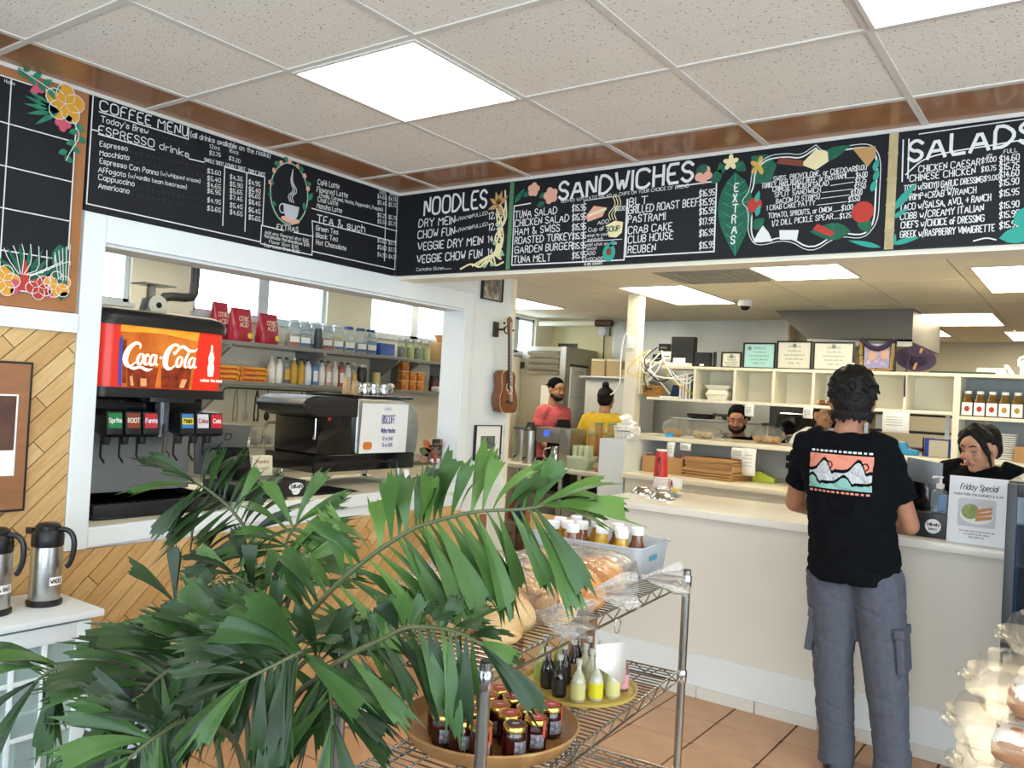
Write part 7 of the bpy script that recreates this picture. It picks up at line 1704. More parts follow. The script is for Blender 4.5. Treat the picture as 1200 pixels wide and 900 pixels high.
for k, (s, w, rs, rw, rz, kd, lb) in enumerate(((.265, .20, .165, .19, .074, (-.15, -1, .1), 'clear plastic bag of round buns at the front of the rack'), (.465, .185, .10, .175, .074, (.45, -1, .15), 'clear plastic bag of buns in the middle of the rack top'), (.73, .185, .215, .19, .062, (.55, -1, .02), 'large clear plastic bag of brown loaves at the back of the rack'))):
    c = rk(s, w, .981); t = thing('bread_bag', lb, 'bread bag', c); m = MB(); n, mm = 34, 18; vs = [Vector((0, 0, 0))]; fs = []
    for i in range(1, mm):
        th = PI * i / mm
        for j in range(n):
            a = 2 * PI * j / n; ca, sa, st = math.cos(a), math.sin(a), math.sin(th)
            st2 = math.copysign(abs(st) ** .55, st); d = Vector((math.copysign(abs(ca) ** .75, ca) * st2, math.copysign(abs(sa) ** .75, sa) * st2, -math.copysign(abs(math.cos(th)) ** .8, math.cos(th))))
            q = 1 + .07 * noise.noise(d * 3 + Vector((k * 9, 0, 0))) + .05 * noise.noise(d * 9 + Vector((0, k * 9, 0)))
            vs.append(ru * (d.x * rs * q) + rn * (d.y * rw * q) + Vector((0, 0, rz + max(-rz, d.z * rz * q))))
    vs.append(Vector((0, 0, 2 * rz))); e = len(vs) - 1
    for j in range(n): fs.append((0, 1 + (j + 1) % n, 1 + j)); fs.append((e, e - n + j, e - n + (j + 1) % n))
    for i in range(mm - 2):
        for j in range(n): l = (j + 1) % n; fs.append((1 + i * n + j, 1 + i * n + l, 1 + (i + 1) * n + l, 1 + (i + 1) * n + j))
    m.add(vs, fs); m.build('bag', BAGC, t, ang=80)
    d = ru * kd[0] + rn * kd[1] + Vector((0, 0, kd[2]))
    m = MB(); p = ru * (kd[0] * rs * .95) + rn * (-rw * .97) + Vector((0, 0, rz * .95)); ruffle(m, p, d, .12, .062, k); m.build('gathered_end', clear('crinkled_bag_end', '#fcfcfb', .5, .2, .4, 45, frost=.14), t, ang=25)

# bin of honey bottles
t, W = TH('plastic_bin', 'translucent white plastic bin of honey bottles at the far end of the rack', 'bin', (-1.39, 2.50, .981))
m = MB(); m.loft([[(x, y, z) for x, y in rrect(-.205 * s, .205 * s, -.135 * s, .135 * s, .03, 4)] for z, s in ((.004, .95), (.108, 1.0), (.11, 1.035), (.104, 1.04))], cap=False); m.add([(x, y, .004) for x, y in rrect(-.19, .19, -.125, .125, .03, 4)], [tuple(range(20))])
m.build('bin', clear('milky_plastic', '#e9eef2', .25, .25, frost=.5), t, solid=.003); t.rotation_euler.z = .08
m = MB(); m.box(.207, .2085, -.05, .01, .06, .075); m.build('maker_mark', mat('mark_teal', '#4f8fa8', .5), t, smooth=False)
HON = [mat('honey_amber', '#a8731a', .08, spec=.7), mat('honey_gold', '#c99a12', .08, spec=.7), mat('honey_rust', '#7d4a26', .1, spec=.7)]
for k, (dx, dy, c) in enumerate(((-.13, -.085, 2), (-.155, .0, 1), (-.14, .085, 1), (-.06, -.01, 2), (-.045, -.095, 2), (-.05, .075, 0), (.03, -.03, 1), (.04, .06, 2), (.12, -.06, 1), (.125, .04, 2), (-.10, -.04, 0), (.085, .0, 0))):
    x, y = -1.39 + dx, 2.50 + dy
    t = thing('honey_bottle', 'squat honey bottle with a white cap in the plastic bin, %s honey' % ('amber', 'golden', 'dark')[c], 'bottle', (x, y, .986), 0, '%s honey bottles in the bin' % ('amber', 'golden', 'dark')[c])
    m = MB(); m.lathe([(.026, 0), (.031, .006), (.033, .04), (.03, .075), (.019, .10), (.018, .125)], 18); m.build('bottle', HON[c], t)
    m = MB(); m.lathe([(.0205, .12), (.0215, .123), (.0215, .144), (.019, .147), (0, .147)], 18); m.build('cap', PAPER, t)

# wooden bowl of jam jars on the second shelf
t = thing('wooden_bowl', 'shallow turned wooden bowl holding jam jars on the lower rack shelf', 'bowl', (-1.265, 1.755, .667))
m = MB(); m.lathe([(.0, .0), (.185, 0), (.208, .010), (.232, .046), (.227, .050), (.207, .020), (.195, .012), (0, .012)], 40); m.build('bowl', mat('bowl_wood', '#96683a', .4, col2='#b48a56', scale=5, stretch=(1, 5, 1)), t)
JAM = mat('jam_dark', '#3a0d0a', .06, var=.3, scale=20, spec=.8); GOLD = mat('gold_lid', '#c9a75a', .25, 1.)
JL = [(-1.442, 1.802), (-1.397, 1.724), (-1.364, 1.652), (-1.31, 1.605), (-1.248, 1.602), (-1.187, 1.612), (-1.327, 1.737), (-1.262, 1.682), (-1.402, 1.868), (-1.235, 1.755), (-1.177, 1.725), (-1.168, 1.795), (-1.195, 1.872), (-1.275, 1.925), (-1.128, 1.855), (-1.108, 1.750), (-1.123, 1.672), (-1.313, 1.862), (-1.305, 1.795), (-1.245, 1.835)]
LT = [mat('jam_label_%d' % k, c, .5) for k, c in enumerate(('#c0533a', '#c9703a', '#4a2a26'))]
for k, (x, y) in enumerate(JL):
    x, y = -1.265 + (x + 1.265) * .92, 1.755 + (y - 1.755) * .92
    lt = 1 if k in (0, 1, 8, 12, 13) else (2 if k == 16 else 0)
    t = thing('jam_jar', ('jam jar in the wooden bowl with a %s lid sticker and gold rim' % ('red', 'orange', 'dark brown')[lt]), 'jar', (x, y, .6815), .4 + .3 * math.sin(k * 2.), '%s stickered jam jars' % ('red', 'orange', 'brown')[lt])
    m = MB(); m.lathe([(.026, 0), (.0295, .004), (.03, .05), (.0275, .06), (.026, .066)], 8 if k % 2 else 12); m.build('jar', JAM, t)
    m = MB(); m.lathe([(.0285, .063), (.030, .0645), (.030, .076), (.0285, .078), (.026, .0785), (.0, .0785)], 22); ld = m.build('lid', GOLD, t)
    m = MB(); m.lathe([(.0225, .0786), (.0225, .0792), (0, .0792)], 18); st = m.build('lid_sticker', LT[lt], t)
    m = MB(); wcen(m, 'JAM', 0, -.004, .009, lambda u, v, l=0: (u * .8, v, .0796), .2); m.build('sticker_lettering', PAPER, ld, smooth=False, normals=False)
    m = MB(); label_band(m, .0305, .012, .045, -1.5, -.35, 6); m.build('side_label', mat('jam_side_label', '#4c4a58', .4, col2='#a9a6ac', scale=120), t, smooth=False)
    m = MB(); m.add([(.0232 * math.cos(-.2) , .0232 * math.sin(-.2), .0793), (.0232 * math.cos(-.55), .0232 * math.sin(-.55), .0793), (.0308 * math.cos(-.5), .0308 * math.sin(-.5), .0765), (.0308 * math.cos(-.2), .0308 * math.sin(-.2), .0765), (.0308 * math.cos(-.5), .0308 * math.sin(-.5), .035), (.0308 * math.cos(-.2), .0308 * math.sin(-.2), .035)], [(0, 1, 2, 3), (3, 2, 4, 5)]); m.build('seal_strip', LT[lt], t, smooth=False, normals=False)

# round tray with small bottles
t = thing('round_tray', 'round yellow tray under the little bottles on the lower rack shelf', 'tray', (-1.285, 2.235, .667)); m = MB(); m.lathe([(0, 0), (.165, 0), (.178, .006), (.18, .016), (.176, .016), (.165, .006), (0, .005)], 36); m.build('tray', mat('tray_yellow', '#c2aa52', .4, var=.15, scale=6), t)
BT = [(-1.222, 2.124, 2), (-1.190, 2.172, 3), (-1.160, 2.222, 2), (-1.285, 2.122, 0), (-1.35, 2.159, 0), (-1.405, 2.205, 4), (-1.425, 2.255, 0), (-1.332, 2.222, 0), (-1.335, 2.284, 1), (-1.285, 2.27, 2), (-1.243, 2.235, 2), (-1.205, 2.27, 2), (-1.172, 2.30, 5), (-1.364, 2.345, 1), (-1.315, 2.345, 0), (-1.265, 2.33, 5), (-1.384, 2.285, 4), (-1.23, 2.35, 2)]
BC = [('#241c1a', '#2f2a28', 'dark'), ('#3a2018', '#c9b070', 'brown'), ('#c9c3a2', '#d9d28a', 'pale cream-labelled'), ('#cfcdb8', '#e4d821', 'bright yellow-labelled'), ('#b9bf7a', '#a9bf5a', 'green-labelled'), ('#8a5a52', '#d99aa0', 'pink-labelled')]
for k, (x, y, c) in enumerate(BT):
    t = thing('extract_bottle', 'small %s bottle on the round yellow tray' % BC[c][2], 'bottle', (x, y, .673), -.9, '%s little bottles' % BC[c][2])
    m = MB(); m.lathe([(.0195, 0), (.0215, .003), (.0215, .058), (.016, .075), (.008, .088), (.007, .112)], 16); m.build('bottle', mat('extract_glass_%d' % c, BC[c][0], .08, spec=.8), t)
    m = MB(); label_band(m, .0219, .010, .052, -1.6, 1.6, 12); m.build('paper_label', mat('extract_label_%d' % c, BC[c][1], .5), t, smooth=False)
    m = MB(); m.lathe([(.0085, .106), (.009, .108), (.009, .122), (0, .122)], 12); m.build('cork', mat('cork_clear', '#d9d4c6', .3), t)

# floor decal
t = thing('floor_decal', 'round stand-here floor sticker with black footprints near the wall', 'floor sticker', (-2.85, 2.91, .005))
m = MB(); m.lathe([(.19, 0), (.19, .0012), (0, .0012)], 36); m.build('disc', PAPER, t)
FF = lambda u, v, l=0: (u * .8137 - v * .5812, u * .5812 + v * .8137, .0018 + l)
m = MB(); ribbon(m, [(.165 * math.cos(2 * PI * k / 40), .165 * math.sin(2 * PI * k / 40)) for k in range(41)], .04, FF); m.build('red_ring', mat('sign_red', '#bf2e2a', .4), t, smooth=False, normals=False)
for s in (-1, 1):
    m = MB(); blob(m, disc2((s * .05, .035), .032, .055, 14, s * .1), FF, .0004); blob(m, disc2((s * .045, -.055), .025, .03, 12), FF, .0004); m.build('footprint', BLACKP, t, smooth=False, normals=False)
m = MB()
def FA(txt, r, a0, flip):
    st, Wd = strokes(txt); sc = .026 / 6
    for pl in st:
        q = []
        for a, b in pl:
            an = a0 + (1 if flip else -1) * (a - Wd / 2) * sc / r; rr = r + (-1 if flip else 1) * (b - 3) * sc; q.append((rr * math.cos(an), rr * math.sin(an)))
        ribbon(m, q, .0045, FF, .0008)
FA('PLEASE', .166, PI / 2, False); FA('STAND HERE', .166, -PI / 2, True); m.build('lettering', PAPER, t, smooth=False, normals=False)
# low dark bin behind the palm
t = thing('black_bin', 'black ribbed bin standing behind the palm beside the glass cabinet', 'bin', (-2.46, 1.50, .0)); m = MB(); m.loft([[(x, y, z) for x, y in rrect(-.13 * s, .13 * s, -.11 * s, .11 * s, .02, 3)] for z, s in ((0.004, .85), (.66, 1.0))]); m.build('body', BLACKP, t)
for k in range(5):
    m = MB(); m.loft([[(x, y, z) for x, y in rrect(-.132 * s, .132 * s, -.112 * s, .112 * s, .02, 3)] for z, s in ((.40 + k * .035, .95 + .008 * k), (.412 + k * .035, .955 + .008 * k))], cap=False); m.build('pale_band', mat('band_grey', '#b9bcc2', .4), t)

# ------------------------------------------------------------------ fishtail palm
t = thing('palm_plant', 'large potted fishtail palm with ragged dark green leaves in the foreground', 'plant', (-1.60, 1.27, 0))
B0 = Vector((-1.60, 1.27, 0))
m = MB(); m.lathe([(.10, .004), (.105, .01), (.14, .26), (.148, .265), (.148, .285), (.135, .285), (.128, .25), (0, .25)], 28); m.build('pot', mat('pot_charcoal', '#2c2b2a', .6), t)
m = MB(); m.lathe([(.128, .252), (.06, .265), (0, .262)], 20); m.build('soil', mat('potting_soil', '#2b1d14', .95, bump=.5, bscale=80), t)
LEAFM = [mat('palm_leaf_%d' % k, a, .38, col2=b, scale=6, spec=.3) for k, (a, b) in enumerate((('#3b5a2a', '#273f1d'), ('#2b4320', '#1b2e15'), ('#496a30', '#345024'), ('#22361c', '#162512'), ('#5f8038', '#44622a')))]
STEM = mat('palm_stem', '#4a5834', .55, col2='#5f5c3e', scale=20)
def leaflet(rng, L, Wd, droop):
    """wedge-shaped leaflet along +x with a ragged end; returns verts, faces"""
    nu, nv = 7, 8; vs = []; fs = []; sk = rng.uniform(-.35, .35); jag = [rng.uniform(-.15, .06) for _ in range(nv + 1)]
    jag = [q - (rng.uniform(.04, .2) if j % 2 else 0) for j, q in enumerate(jag)]; tail = rng.choice((0, nv)); jag[tail] += rng.uniform(.06, .22)
    fold = rng.uniform(.1, .35); tw = rng.uniform(-.5, .5)
    for i in range(nu + 1):
        u = i / nu
        wd = Wd * (.10 + .90 * min(1, u / .72) ** 1.15) * (1 if u < .85 else 1 - .05 * (u - .85) / .15)
        for j in range(nv + 1):
            v = j / nv - .5
            x = L * u + (L * (jag[j] + sk * v * .6) if i == nu else L * sk * v * .6 * u ** 3) * (1 if i == nu else .8)
            y = wd * v * (1 + (.12 if i == nu else 0)); z = abs(v) * wd * fold * (1 - .4 * u) + (.004 * math.sin(j * 3.1) * u)
            a = tw * u; y, z = y * math.cos(a) - z * math.sin(a), y * math.sin(a) + z * math.cos(a)
            # bend under gravity in the leaf's own frame
            ph = droop * u * .5; r_ = x
            vs.append((r_ * math.cos(ph) + z * math.sin(ph) * 0, y, z - r_ * math.sin(ph)))
    for i in range(nu):
        for j in range(nv): a = i * (nv + 1) + j; fs.append((a, a + 1, a + nv + 2, a + nv + 1))
    return vs, fs
VIEW = Vector((-.58, .81, .0))
def catmull(P, k):
    n = len(P) - 1; x = max(0, min(k, .9999)) * n; i = int(x); f = x - i
    p0, p1, p2, p3 = P[max(i - 1, 0)], P[i], P[min(i + 1, n)], P[min(i + 2, n)]
    return .5 * ((2 * p1) + (p2 - p0) * f + (2 * p0 - 5 * p1 + 4 * p2 - p3) * f * f + (3 * p1 - p0 - 3 * p2 + p3) * f ** 3)
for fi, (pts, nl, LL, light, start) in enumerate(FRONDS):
    rng = random.Random(fi * 13 + 5); P = [Vector(p) for p in pts]; P[0] = Vector((-1.60 + rng.uniform(-.05, .05), 1.27 + rng.uniform(-.05, .05), .262)); N = 44
    path = [catmull(P, k / N) for k in range(N + 1)]
    m = MB().at(-B0); m.tube(path, [.0065 * (1 - .75 * k / N) + .0013 for k in range(N + 1)], 7); fr = m.build('frond_stem', STEM, t)
    k0 = max(1, start - 1.2) / (len(P) - 1)
    nl = int(nl * 2.25); rest = MB()
    for li in range(nl):
        kk = k0 + (1 - k0) * (li + rng.uniform(0, .9)) / nl
        p = catmull(P, kk); tg = (catmull(P, min(kk + .03, .9999)) - catmull(P, kk - .03)).normalized()
        up = Vector((0, 0, 1)); side = tg.cross(VIEW).normalized()
        if side.z < 0: side = -side
        s = 1 if li % 2 else -1
        d = side * s * rng.uniform(.75, 1.05) + tg * rng.uniform(.25, .75) + VIEW * rng.uniform(-.55, .45)
        if s < 0: d += Vector((0, 0, -.35))
        if kk > .93: d = tg * 1.2 + side * s * .35 + VIEW * rng.uniform(-.3, .3)
        d.normalize(); L = LL * rng.uniform(.75, 1.2) * (1 - .30 * abs(kk - .6)); Wd = L * rng.uniform(.16, .27)
        if fi == 4 and s > 0: L *= .55
        if fi == 0 and s > 0: L *= .78
        # local frame: x along d, z the upper surface, turned towards the light and the room
        zz = (Vector((0, 0, 1)) * .7 - VIEW * rng.uniform(.3, .9) + tg * rng.uniform(-.3, .3)); zz = (zz - d * zz.dot(d)).normalized(); yy = zz.cross(d)
        vs, fs = leaflet(rng, L, Wd, rng.uniform(.1, .9) if s > 0 else rng.uniform(.0, .6))
        out = []
        for x, y, z in vs:
            q = d * x + yy * y + zz * z; g_ = x / L; q.z -= (.18 if s > 0 else .10) * L * g_ ** 2.2; out.append(p + q - B0)
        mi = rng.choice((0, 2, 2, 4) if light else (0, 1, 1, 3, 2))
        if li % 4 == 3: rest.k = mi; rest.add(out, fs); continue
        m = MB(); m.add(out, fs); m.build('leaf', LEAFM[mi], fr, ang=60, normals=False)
    stuff(rest.build('small_leaves', LEAFM, fr, ang=60, normals=False))

# ------------------------------------------------------------------ clear boxes of glazed buns at the right front
t, W = TH('display_table', 'small white table carrying the clear pastry boxes', 'table', (.05, 1.72, 0)); W().prism(rrect(-.13, .40, 1.56, 2.0, .02, 3), .90, .93).build('top', WHITE, t, bev=.004)
for x in (-.09, .35):
    for y in (1.62, 1.95): W().box(x - .02, x + .02, y - .02, y + .02, 0.004, .90).build('leg', WHITE, t, smooth=False)
PET = clear('clear_clamshell', '#fdfbf7', .14, .12, .0, 20, frost=.035); GLZ = mat('sugar_glaze', '#eae6e2', .3, var=.05, scale=20); PAS = mat('pastry_brown', '#b98052', .6, col2='#94603a', scale=14, bump=.2, bscale=40); JEL = mat('caramel_centre', '#b8733c', .3)
for k, (x, y, z) in enumerate(((-.045, 1.66, .9305), (-.055, 1.655, 1.0025), (-.035, 1.675, 1.0745), (.015, 1.71, 1.1465))):
    nm = ('bottom', 'second from the bottom', 'third from the bottom', 'top')[k]
    t = thing('pastry_box', 'clear hinged plastic box of glazed buns, %s of the stack' % nm, 'pastry box', (x, y, z), .12 * (k % 2) + .1, 'clear pastry boxes')
    def ring(s, zz, r=.035): return [(a, b, zz) for a, b in rrect(-.14 * s, .14 * s, -.115 * s, .115 * s, r, 5)]
    m = MB(); m.loft([ring(.84, .0), ring(.88, .003), ring(.97, .030), ring(1.06, .0325), ring(1.06, .034)], cap=False); m.add([(a, b, .001) for a, b in rrect(-.117, .117, -.096, .096, .03, 5)], [tuple(range(24))]); m.build('base', PET, t)
    m = MB(); m.loft([ring(1.06, .035), ring(.98, .037), ring(.92, .060), ring(.84, .070), ring(.70, .0712), ring(.68, .067), ring(.2, .067)], cap=True); m.build('lid', PET, t, ang=25)
    m = MB(); m.tube([(-.15, yy, .036) for yy in (-.045, -.03, -.01, .01, .03, .045)], [.004, .012, .015, .015, .012, .004], 8, flat=.3); m.build('closing_tab', PET, t)
    for q in range(6):
        bx, by = (q % 2) * .10 - .05, (q // 2) * .066 - .066; b = thing('glazed_bun', 'glazed bun with a caramel centre in the %s pastry box' % nm, 'bun', (x + bx * .9, y + by * .95, z + .004), .5 * q, 'glazed buns, %s box' % nm)
        m = MB(); m.lathe([(.030, 0), (.036, .008), (.037, .02), (.033, .034), (.02, .04), (0, .041)], 14); m.v = [v * (1 + .12 * noise.noise(v * 40 + Vector((q, k, 0)))) for v in m.v]; m.build('dough', PAS, b)
        m = MB(); m.lathe([(.034, .028), (.031, .039), (.022, .046), (0, .0475)], 16); m.v = [v + Vector((0, 0, .006 * noise.noise(v * 50 + Vector((q, k, 3))))) for v in m.v]; m.build('glaze', GLZ, b)
        m = MB(); m.lathe([(.010, .044), (.009, .050), (0, .052)], 10); m.build('centre', JEL, b)
# ------------------------------------------------------------------ people
def bake(mb, name, mt, parent, voxel, it=5, disp=0., dscale=14., creases=0.):
    me = mb.mesh(name); bm = bmesh.new(); bm.from_mesh(me); bmesh.ops.recalc_face_normals(bm, faces=bm.faces); bm.to_mesh(me); bm.free()
    o = bpy.data.objects.new(name, me); COL.objects.link(o)
    r = o.modifiers.new('skin', 'REMESH'); r.mode = 'VOXEL'; r.voxel_size = voxel
    s = o.modifiers.new('soft', 'SMOOTH'); s.factor = .5; s.iterations = it
    dg = bpy.context.evaluated_depsgraph_get(); dg.update()
    m2 = bpy.data.meshes.new_from_object(o.evaluated_get(dg)); o.modifiers.clear(); o.data = m2; m2.name = name
    if disp:
        ns = [v.normal.copy() for v in m2.vertices]
        for v, n in zip(m2.vertices, ns):
            p = v.co; q = noise.noise(Vector((p.x * dscale, p.y * dscale, p.z * dscale * .7)))
            c = abs(noise.noise(Vector((p.x * 6 + 3, p.y * 6, p.z * 13)))) if creases else 0
            v.co = p + n * (disp * q - creases * (max(0, .22 - c) / .22) ** 2)
    m2.materials.clear(); m2.materials.append(mt); m2.shade_smooth()
    if parent: o.parent = parent
    return o
def cap(m, p, r, q, s, n=14):
    p, q = Vector(p), Vector(q); d = q - p; L = d.length; d = d / L if L > 1e-6 else Vector((0, 0, 1)); pts = []; rs = []
    for a in (-85, -60, -30, 0): pts.append(p + d * r * math.sin(math.radians(a))); rs.append(r * math.cos(math.radians(a)))
    for a in (0, 30, 60, 85): pts.append(q + d * s * math.sin(math.radians(a))); rs.append(s * math.cos(math.radians(a)))
    m.tube(pts, rs, n)
def head_prims(m, H):
    K = m.M; m.M = K @ H
    m.ell((0, .015, .028), (.075, .094, .086), 20, 14); m.ell((0, -.022, -.035), (.059, .066, .078), 18, 12); m.ell((0, -.055, -.092), (.026, .026, .022)); m.ell((0, -.05, .03), (.062, .045, .055))
    cap(m, (0, -.089, .012), .008, (0, -.108, -.026), .012, 10)
    for s in (-1, 1): m.ell((s * .011, -.097, -.031), (.009, .011, .008)); m.ell((s * .038, -.068, -.028), (.022, .02, .022)); cap(m, (s * .012, -.086, .026), .009, (s * .048, -.072, .028), .009, 8); m.ell((s * .077, .012, -.008), (.010, .021, .031)); cap(m, (s * .04, -.01, -.075), .022, (s * .06, .02, -.03), .02, 8)
    m.ell((0, -.086, -.060), (.024, .013, .014)); m.M = K
def face_parts(H, t, lips, brow, open_eye=True, beard=None):
    def mk(): m = MB(); m.M = H.copy(); return m
    for s in (-1, 1):
        if open_eye:
            m = mk(); m.ell((s * .030, -.0815, .008), (.0135, .008, .0065), 12, 8); m.build('eye', PAPER, t)
            m = mk(); m.ell((s * .030, -.0875, .007), (.006, .003, .006), 10, 6); m.build('iris', BLACKG, t)
        m = mk(); m.tube([(s * .015, -.086, .0095 if open_eye else .004), (s * .030, -.0905, .013 if open_eye else .0015), (s * .046, -.079, .008 if open_eye else .005)], [.0016, .0026, .0014], 6); m.build('eyelash', BLACKP, t)
        m = mk(); m.tube([(s * .012, -.0945, .026), (s * .032, -.090, .033), (s * .052, -.072, .026)], [.003, .0042, .002], 6); m.build('eyebrow', brow, t)
    m = mk(); m.ell((0, -.0965, -.055), (.022, .006, .0048), 12, 6); m.ell((0, -.0955, -.064), (.019, .007, .0055), 12, 6); m.build('lips', lips, t)
def hand_prims(m, w, d, n, s):
    """palm from wrist w along d, palm normal n, thumb on side s"""
    d = d.normalized(); u = d.cross(n).normalized(); K = m.M
    for k in range(4): cap(m, w, .022, w + d * .075 + u * (.03 - .02 * k), .012, 8)
    for k, L in enumerate((.07, .08, .075, .058)):
        b = w + d * .085 + u * (.033 - .022 * k); mid = b + d * L * .5 - n * .004; cap(m, b, .0095, mid, .0085, 8); cap(m, mid, .0085, mid + d * L * .4 - n * L * .35, .007, 8)
    b = w + d * .03 + u * (.032 * s); mid = b + d * .03 + u * (.028 * s) - n * .008; cap(m, b, .012, mid, .010, 8); cap(m, mid, .010, mid + d * .032 - n * .008, .008, 8)
def skin_mat(name, c, c2): return mat(name, c, .5, col2=c2, scale=14)
HAIR = mat('black_hair', '#120e0c', .6, col2='#080605', scale=60, bump=.5, bscale=120, spec=.3)
def person(label, loc, rz, J, skin, shirt, pants, hair=None, voxel=.009, face=None, sleeve=.55, hem=.85, head_rz=0, head_pitch=0, shirt_disp=.004, extra=None, cap_col=None, apron=None, low=True):
    t = thing('person', label, 'person', loc, rz); D = dict(head=(0, -.01, 1.62), pel=(0, 0, .94), waist=(0, 0, 1.08), chest=(0, 0, 1.28), neck=(0, .01, 1.45), shL=(.165, 0, 1.40), shR=(-.165, 0, 1.40), elL=(.23, .02, 1.12), elR=(-.23, .02, 1.12), wrL=(.22, -.1, .90), wrR=(-.22, -.1, .90), hipL=(.09, 0, .88), hipR=(-.09, 0, .88), knL=(.10, -.01, .48), knR=(-.10, -.01, .48), anL=(.10, .02, .07), anR=(-.10, .02, .07)); D.update(J)
    V = {k: Vector(v) for k, v in D.items() if k not in ('w', 'hs')}; H = Matrix.Translation(V['head']) @ Matrix.Scale(J.get('hs', 1.), 4) @ Matrix.Rotation(head_rz, 4, 'Z') @ Matrix.Rotation(head_pitch, 4, 'X')
    m = MB(); head_prims(m, H); hd = H @ Vector((0, .03, -.05)); cap(m, hd, .05, V['neck'], .058); cap(m, V['neck'], .055, V['chest'], .09); cap(m, V['chest'], .095, V['waist'], .085); cap(m, V['waist'], .085, V['pel'], .095)
    for s in 'LR':
        cap(m, V['neck'] - Vector((0, 0, .03)), .05, V['sh' + s], .052); cap(m, V['sh' + s], .052, V['el' + s], .041); cap(m, V['el' + s], .041, V['wr' + s], .027); d = V['wr' + s] - V['el' + s]; hand_prims(m, V['wr' + s], d, Vector((0, .1, 1)) - d.normalized() * Vector((0, .1, 1)).dot(d.normalized()), 1 if s == 'R' else -1)
        cap(m, V['hip' + s], .085, V['kn' + s], .055); cap(m, V['kn' + s], .056, V['an' + s], .038); a = V['an' + s]; cap(m, a + Vector((0, .02, -.03)), .035, a + Vector((0, -.13, -.035)), .03)
    bake(m, 'body', skin, t, min(voxel, .0065), 3)
    # shirt
    m = MB(); n = 26; rings = []; sc = [(hem, .190, .142, 'pel'), (hem + .10, .186, .136, 'pel'), (1.08, .178, .12, 'waist'), (1.20, .188, .125, 'chest'), (1.31, .198, .128, 'chest'), (1.385, .185, .11, 'neck'), (1.43, .13, .085, 'neck'), (1.462, .076, .07, 'neck')]
    top = V['neck'].z + .01
    for z, a, b, j in sc:
        f = max(0, min(1, (z - .9) / .55)); c = V['pel'].lerp(V['neck'], f); zz = hem + (z - hem) * (top - hem) / (1.46 - hem); rings.append([(c.x + a * J.get('w', 1) * math.cos(q), c.y + b * math.sin(q), zz) for q in [2 * PI * i / n for i in range(n)]])
    m.loft(rings)
    for s in 'LR': e = V['sh' + s].lerp(V['el' + s], sleeve * 1.0); dd = (V['el' + s] - V['sh' + s]).normalized(); m.tube([V['sh' + s] + (V['neck'] - V['sh' + s]) * .45, V['sh' + s], V['sh' + s].lerp(e, .5), e], [.07, .073, .069, .071], 18)
    sh = bake(m, 'shirt', shirt, t, voxel, 4, shirt_disp, 11, shirt_disp * 1.6)
    # trousers
    m = MB(); m.ell(V['pel'] + Vector((0, .005, -.01)), (.166, .108, .10), 22, 12)
    for s in 'LR': cap(m, V['hip' + s], .114, V['kn' + s], .086); cap(m, V['kn' + s], .086, V['an' + s] + Vector((0, 0, .04)), .072); a = V['an' + s]; m.tube([a + Vector((0, 0, .10)), a + Vector((0, 0, -.035))], [.074, .078], 16)
    bake(m, 'trousers', pants, t, voxel, 4, .005, 8, .005)
    for s in 'LR':
        m = MB(); a = V['an' + s]; cap(m, a + Vector((0, .035, -.035)), .045, a + Vector((0, -.14, -.04)), .042); m.v = [Vector((v.x, v.y, max(v.z, .006))) for v in m.v]; m.build('shoe', BLACKP, t)
    if hair: hair(t, H)
    if face: face_parts(H, t, *face)
    if apron:
        m = MB(); c = V['waist']; m.prism([(-.14, .55), (.14, .55), (.13, 1.12), (.08, 1.33), (-.08, 1.33), (-.13, 1.12)], -.165, -.155, 'y'); m.tube([V['neck'] + Vector((-.07, -.1, -.1)), V['neck'] + Vector((-.07, .0, .01)), V['neck'] + Vector((0, .06, .02)), V['neck'] + Vector((.07, .0, .01)), V['neck'] + Vector((.07, -.1, -.1))], .008, 6); m.build('apron', apron, t)
    if cap_col:
        m = MB(); m.M = H.copy(); m.ell((0, .022, .045), (.084, .101, .084), 20, 12); m.tube([(0, .085, .045), (0, .14, .035), (0, .165, .02)], [.055, .05, .03], 12, flat=.15); bake(m, 'cap', cap_col, t, .006, 2)
    return t, sh, H
def hair_short(t, H):
    m = MB(); m.M = H.copy(); rr = random.Random(4); m.ell((0, .032, .048), (.086, .096, .086), 20, 14)
    m.ell((0, .06, -.005), (.078, .066, .07), 18, 12)
    for k in range(120):
        a, b = rr.uniform(0, 2 * PI), rr.uniform(-.55, 1.4); d = Vector((math.cos(a) * math.cos(b), math.sin(a) * math.cos(b), math.sin(b)))
        if d.y < -.5 and d.z < .45: continue
        if d.y < .1 and d.z < -.1: continue
        c = Vector((0, .034, .045)) + Vector((d.x * .083, d.y * .093, d.z * .085)); cap(m, c, .013, c + d * .008 + Vector((rr.uniform(-.012, .012), rr.uniform(-.01, .01), -.014)), .006, 7)
    for k in range(14): a = -.2 + k * .27; c = Vector((math.cos(a) * .072, .045 + math.sin(a) * .055, -.055)); cap(m, c, .013, c + Vector((0, 0, -.022 - .006 * (k % 3))), .005, 7)
    bake(m, 'hair', HAIR, t, .005, 1)
def hair_bun(t, H):
    m = MB(); m.M = H.copy(); m.ell((0, .035, .045), (.084, .094, .086), 20, 12); m.ell((0, .05, .0), (.08, .07, .075)); m.ell((0, .05, .145), (.038, .038, .036)); bake(m, 'hair', HAIR, t, .006, 2, .003, 60)
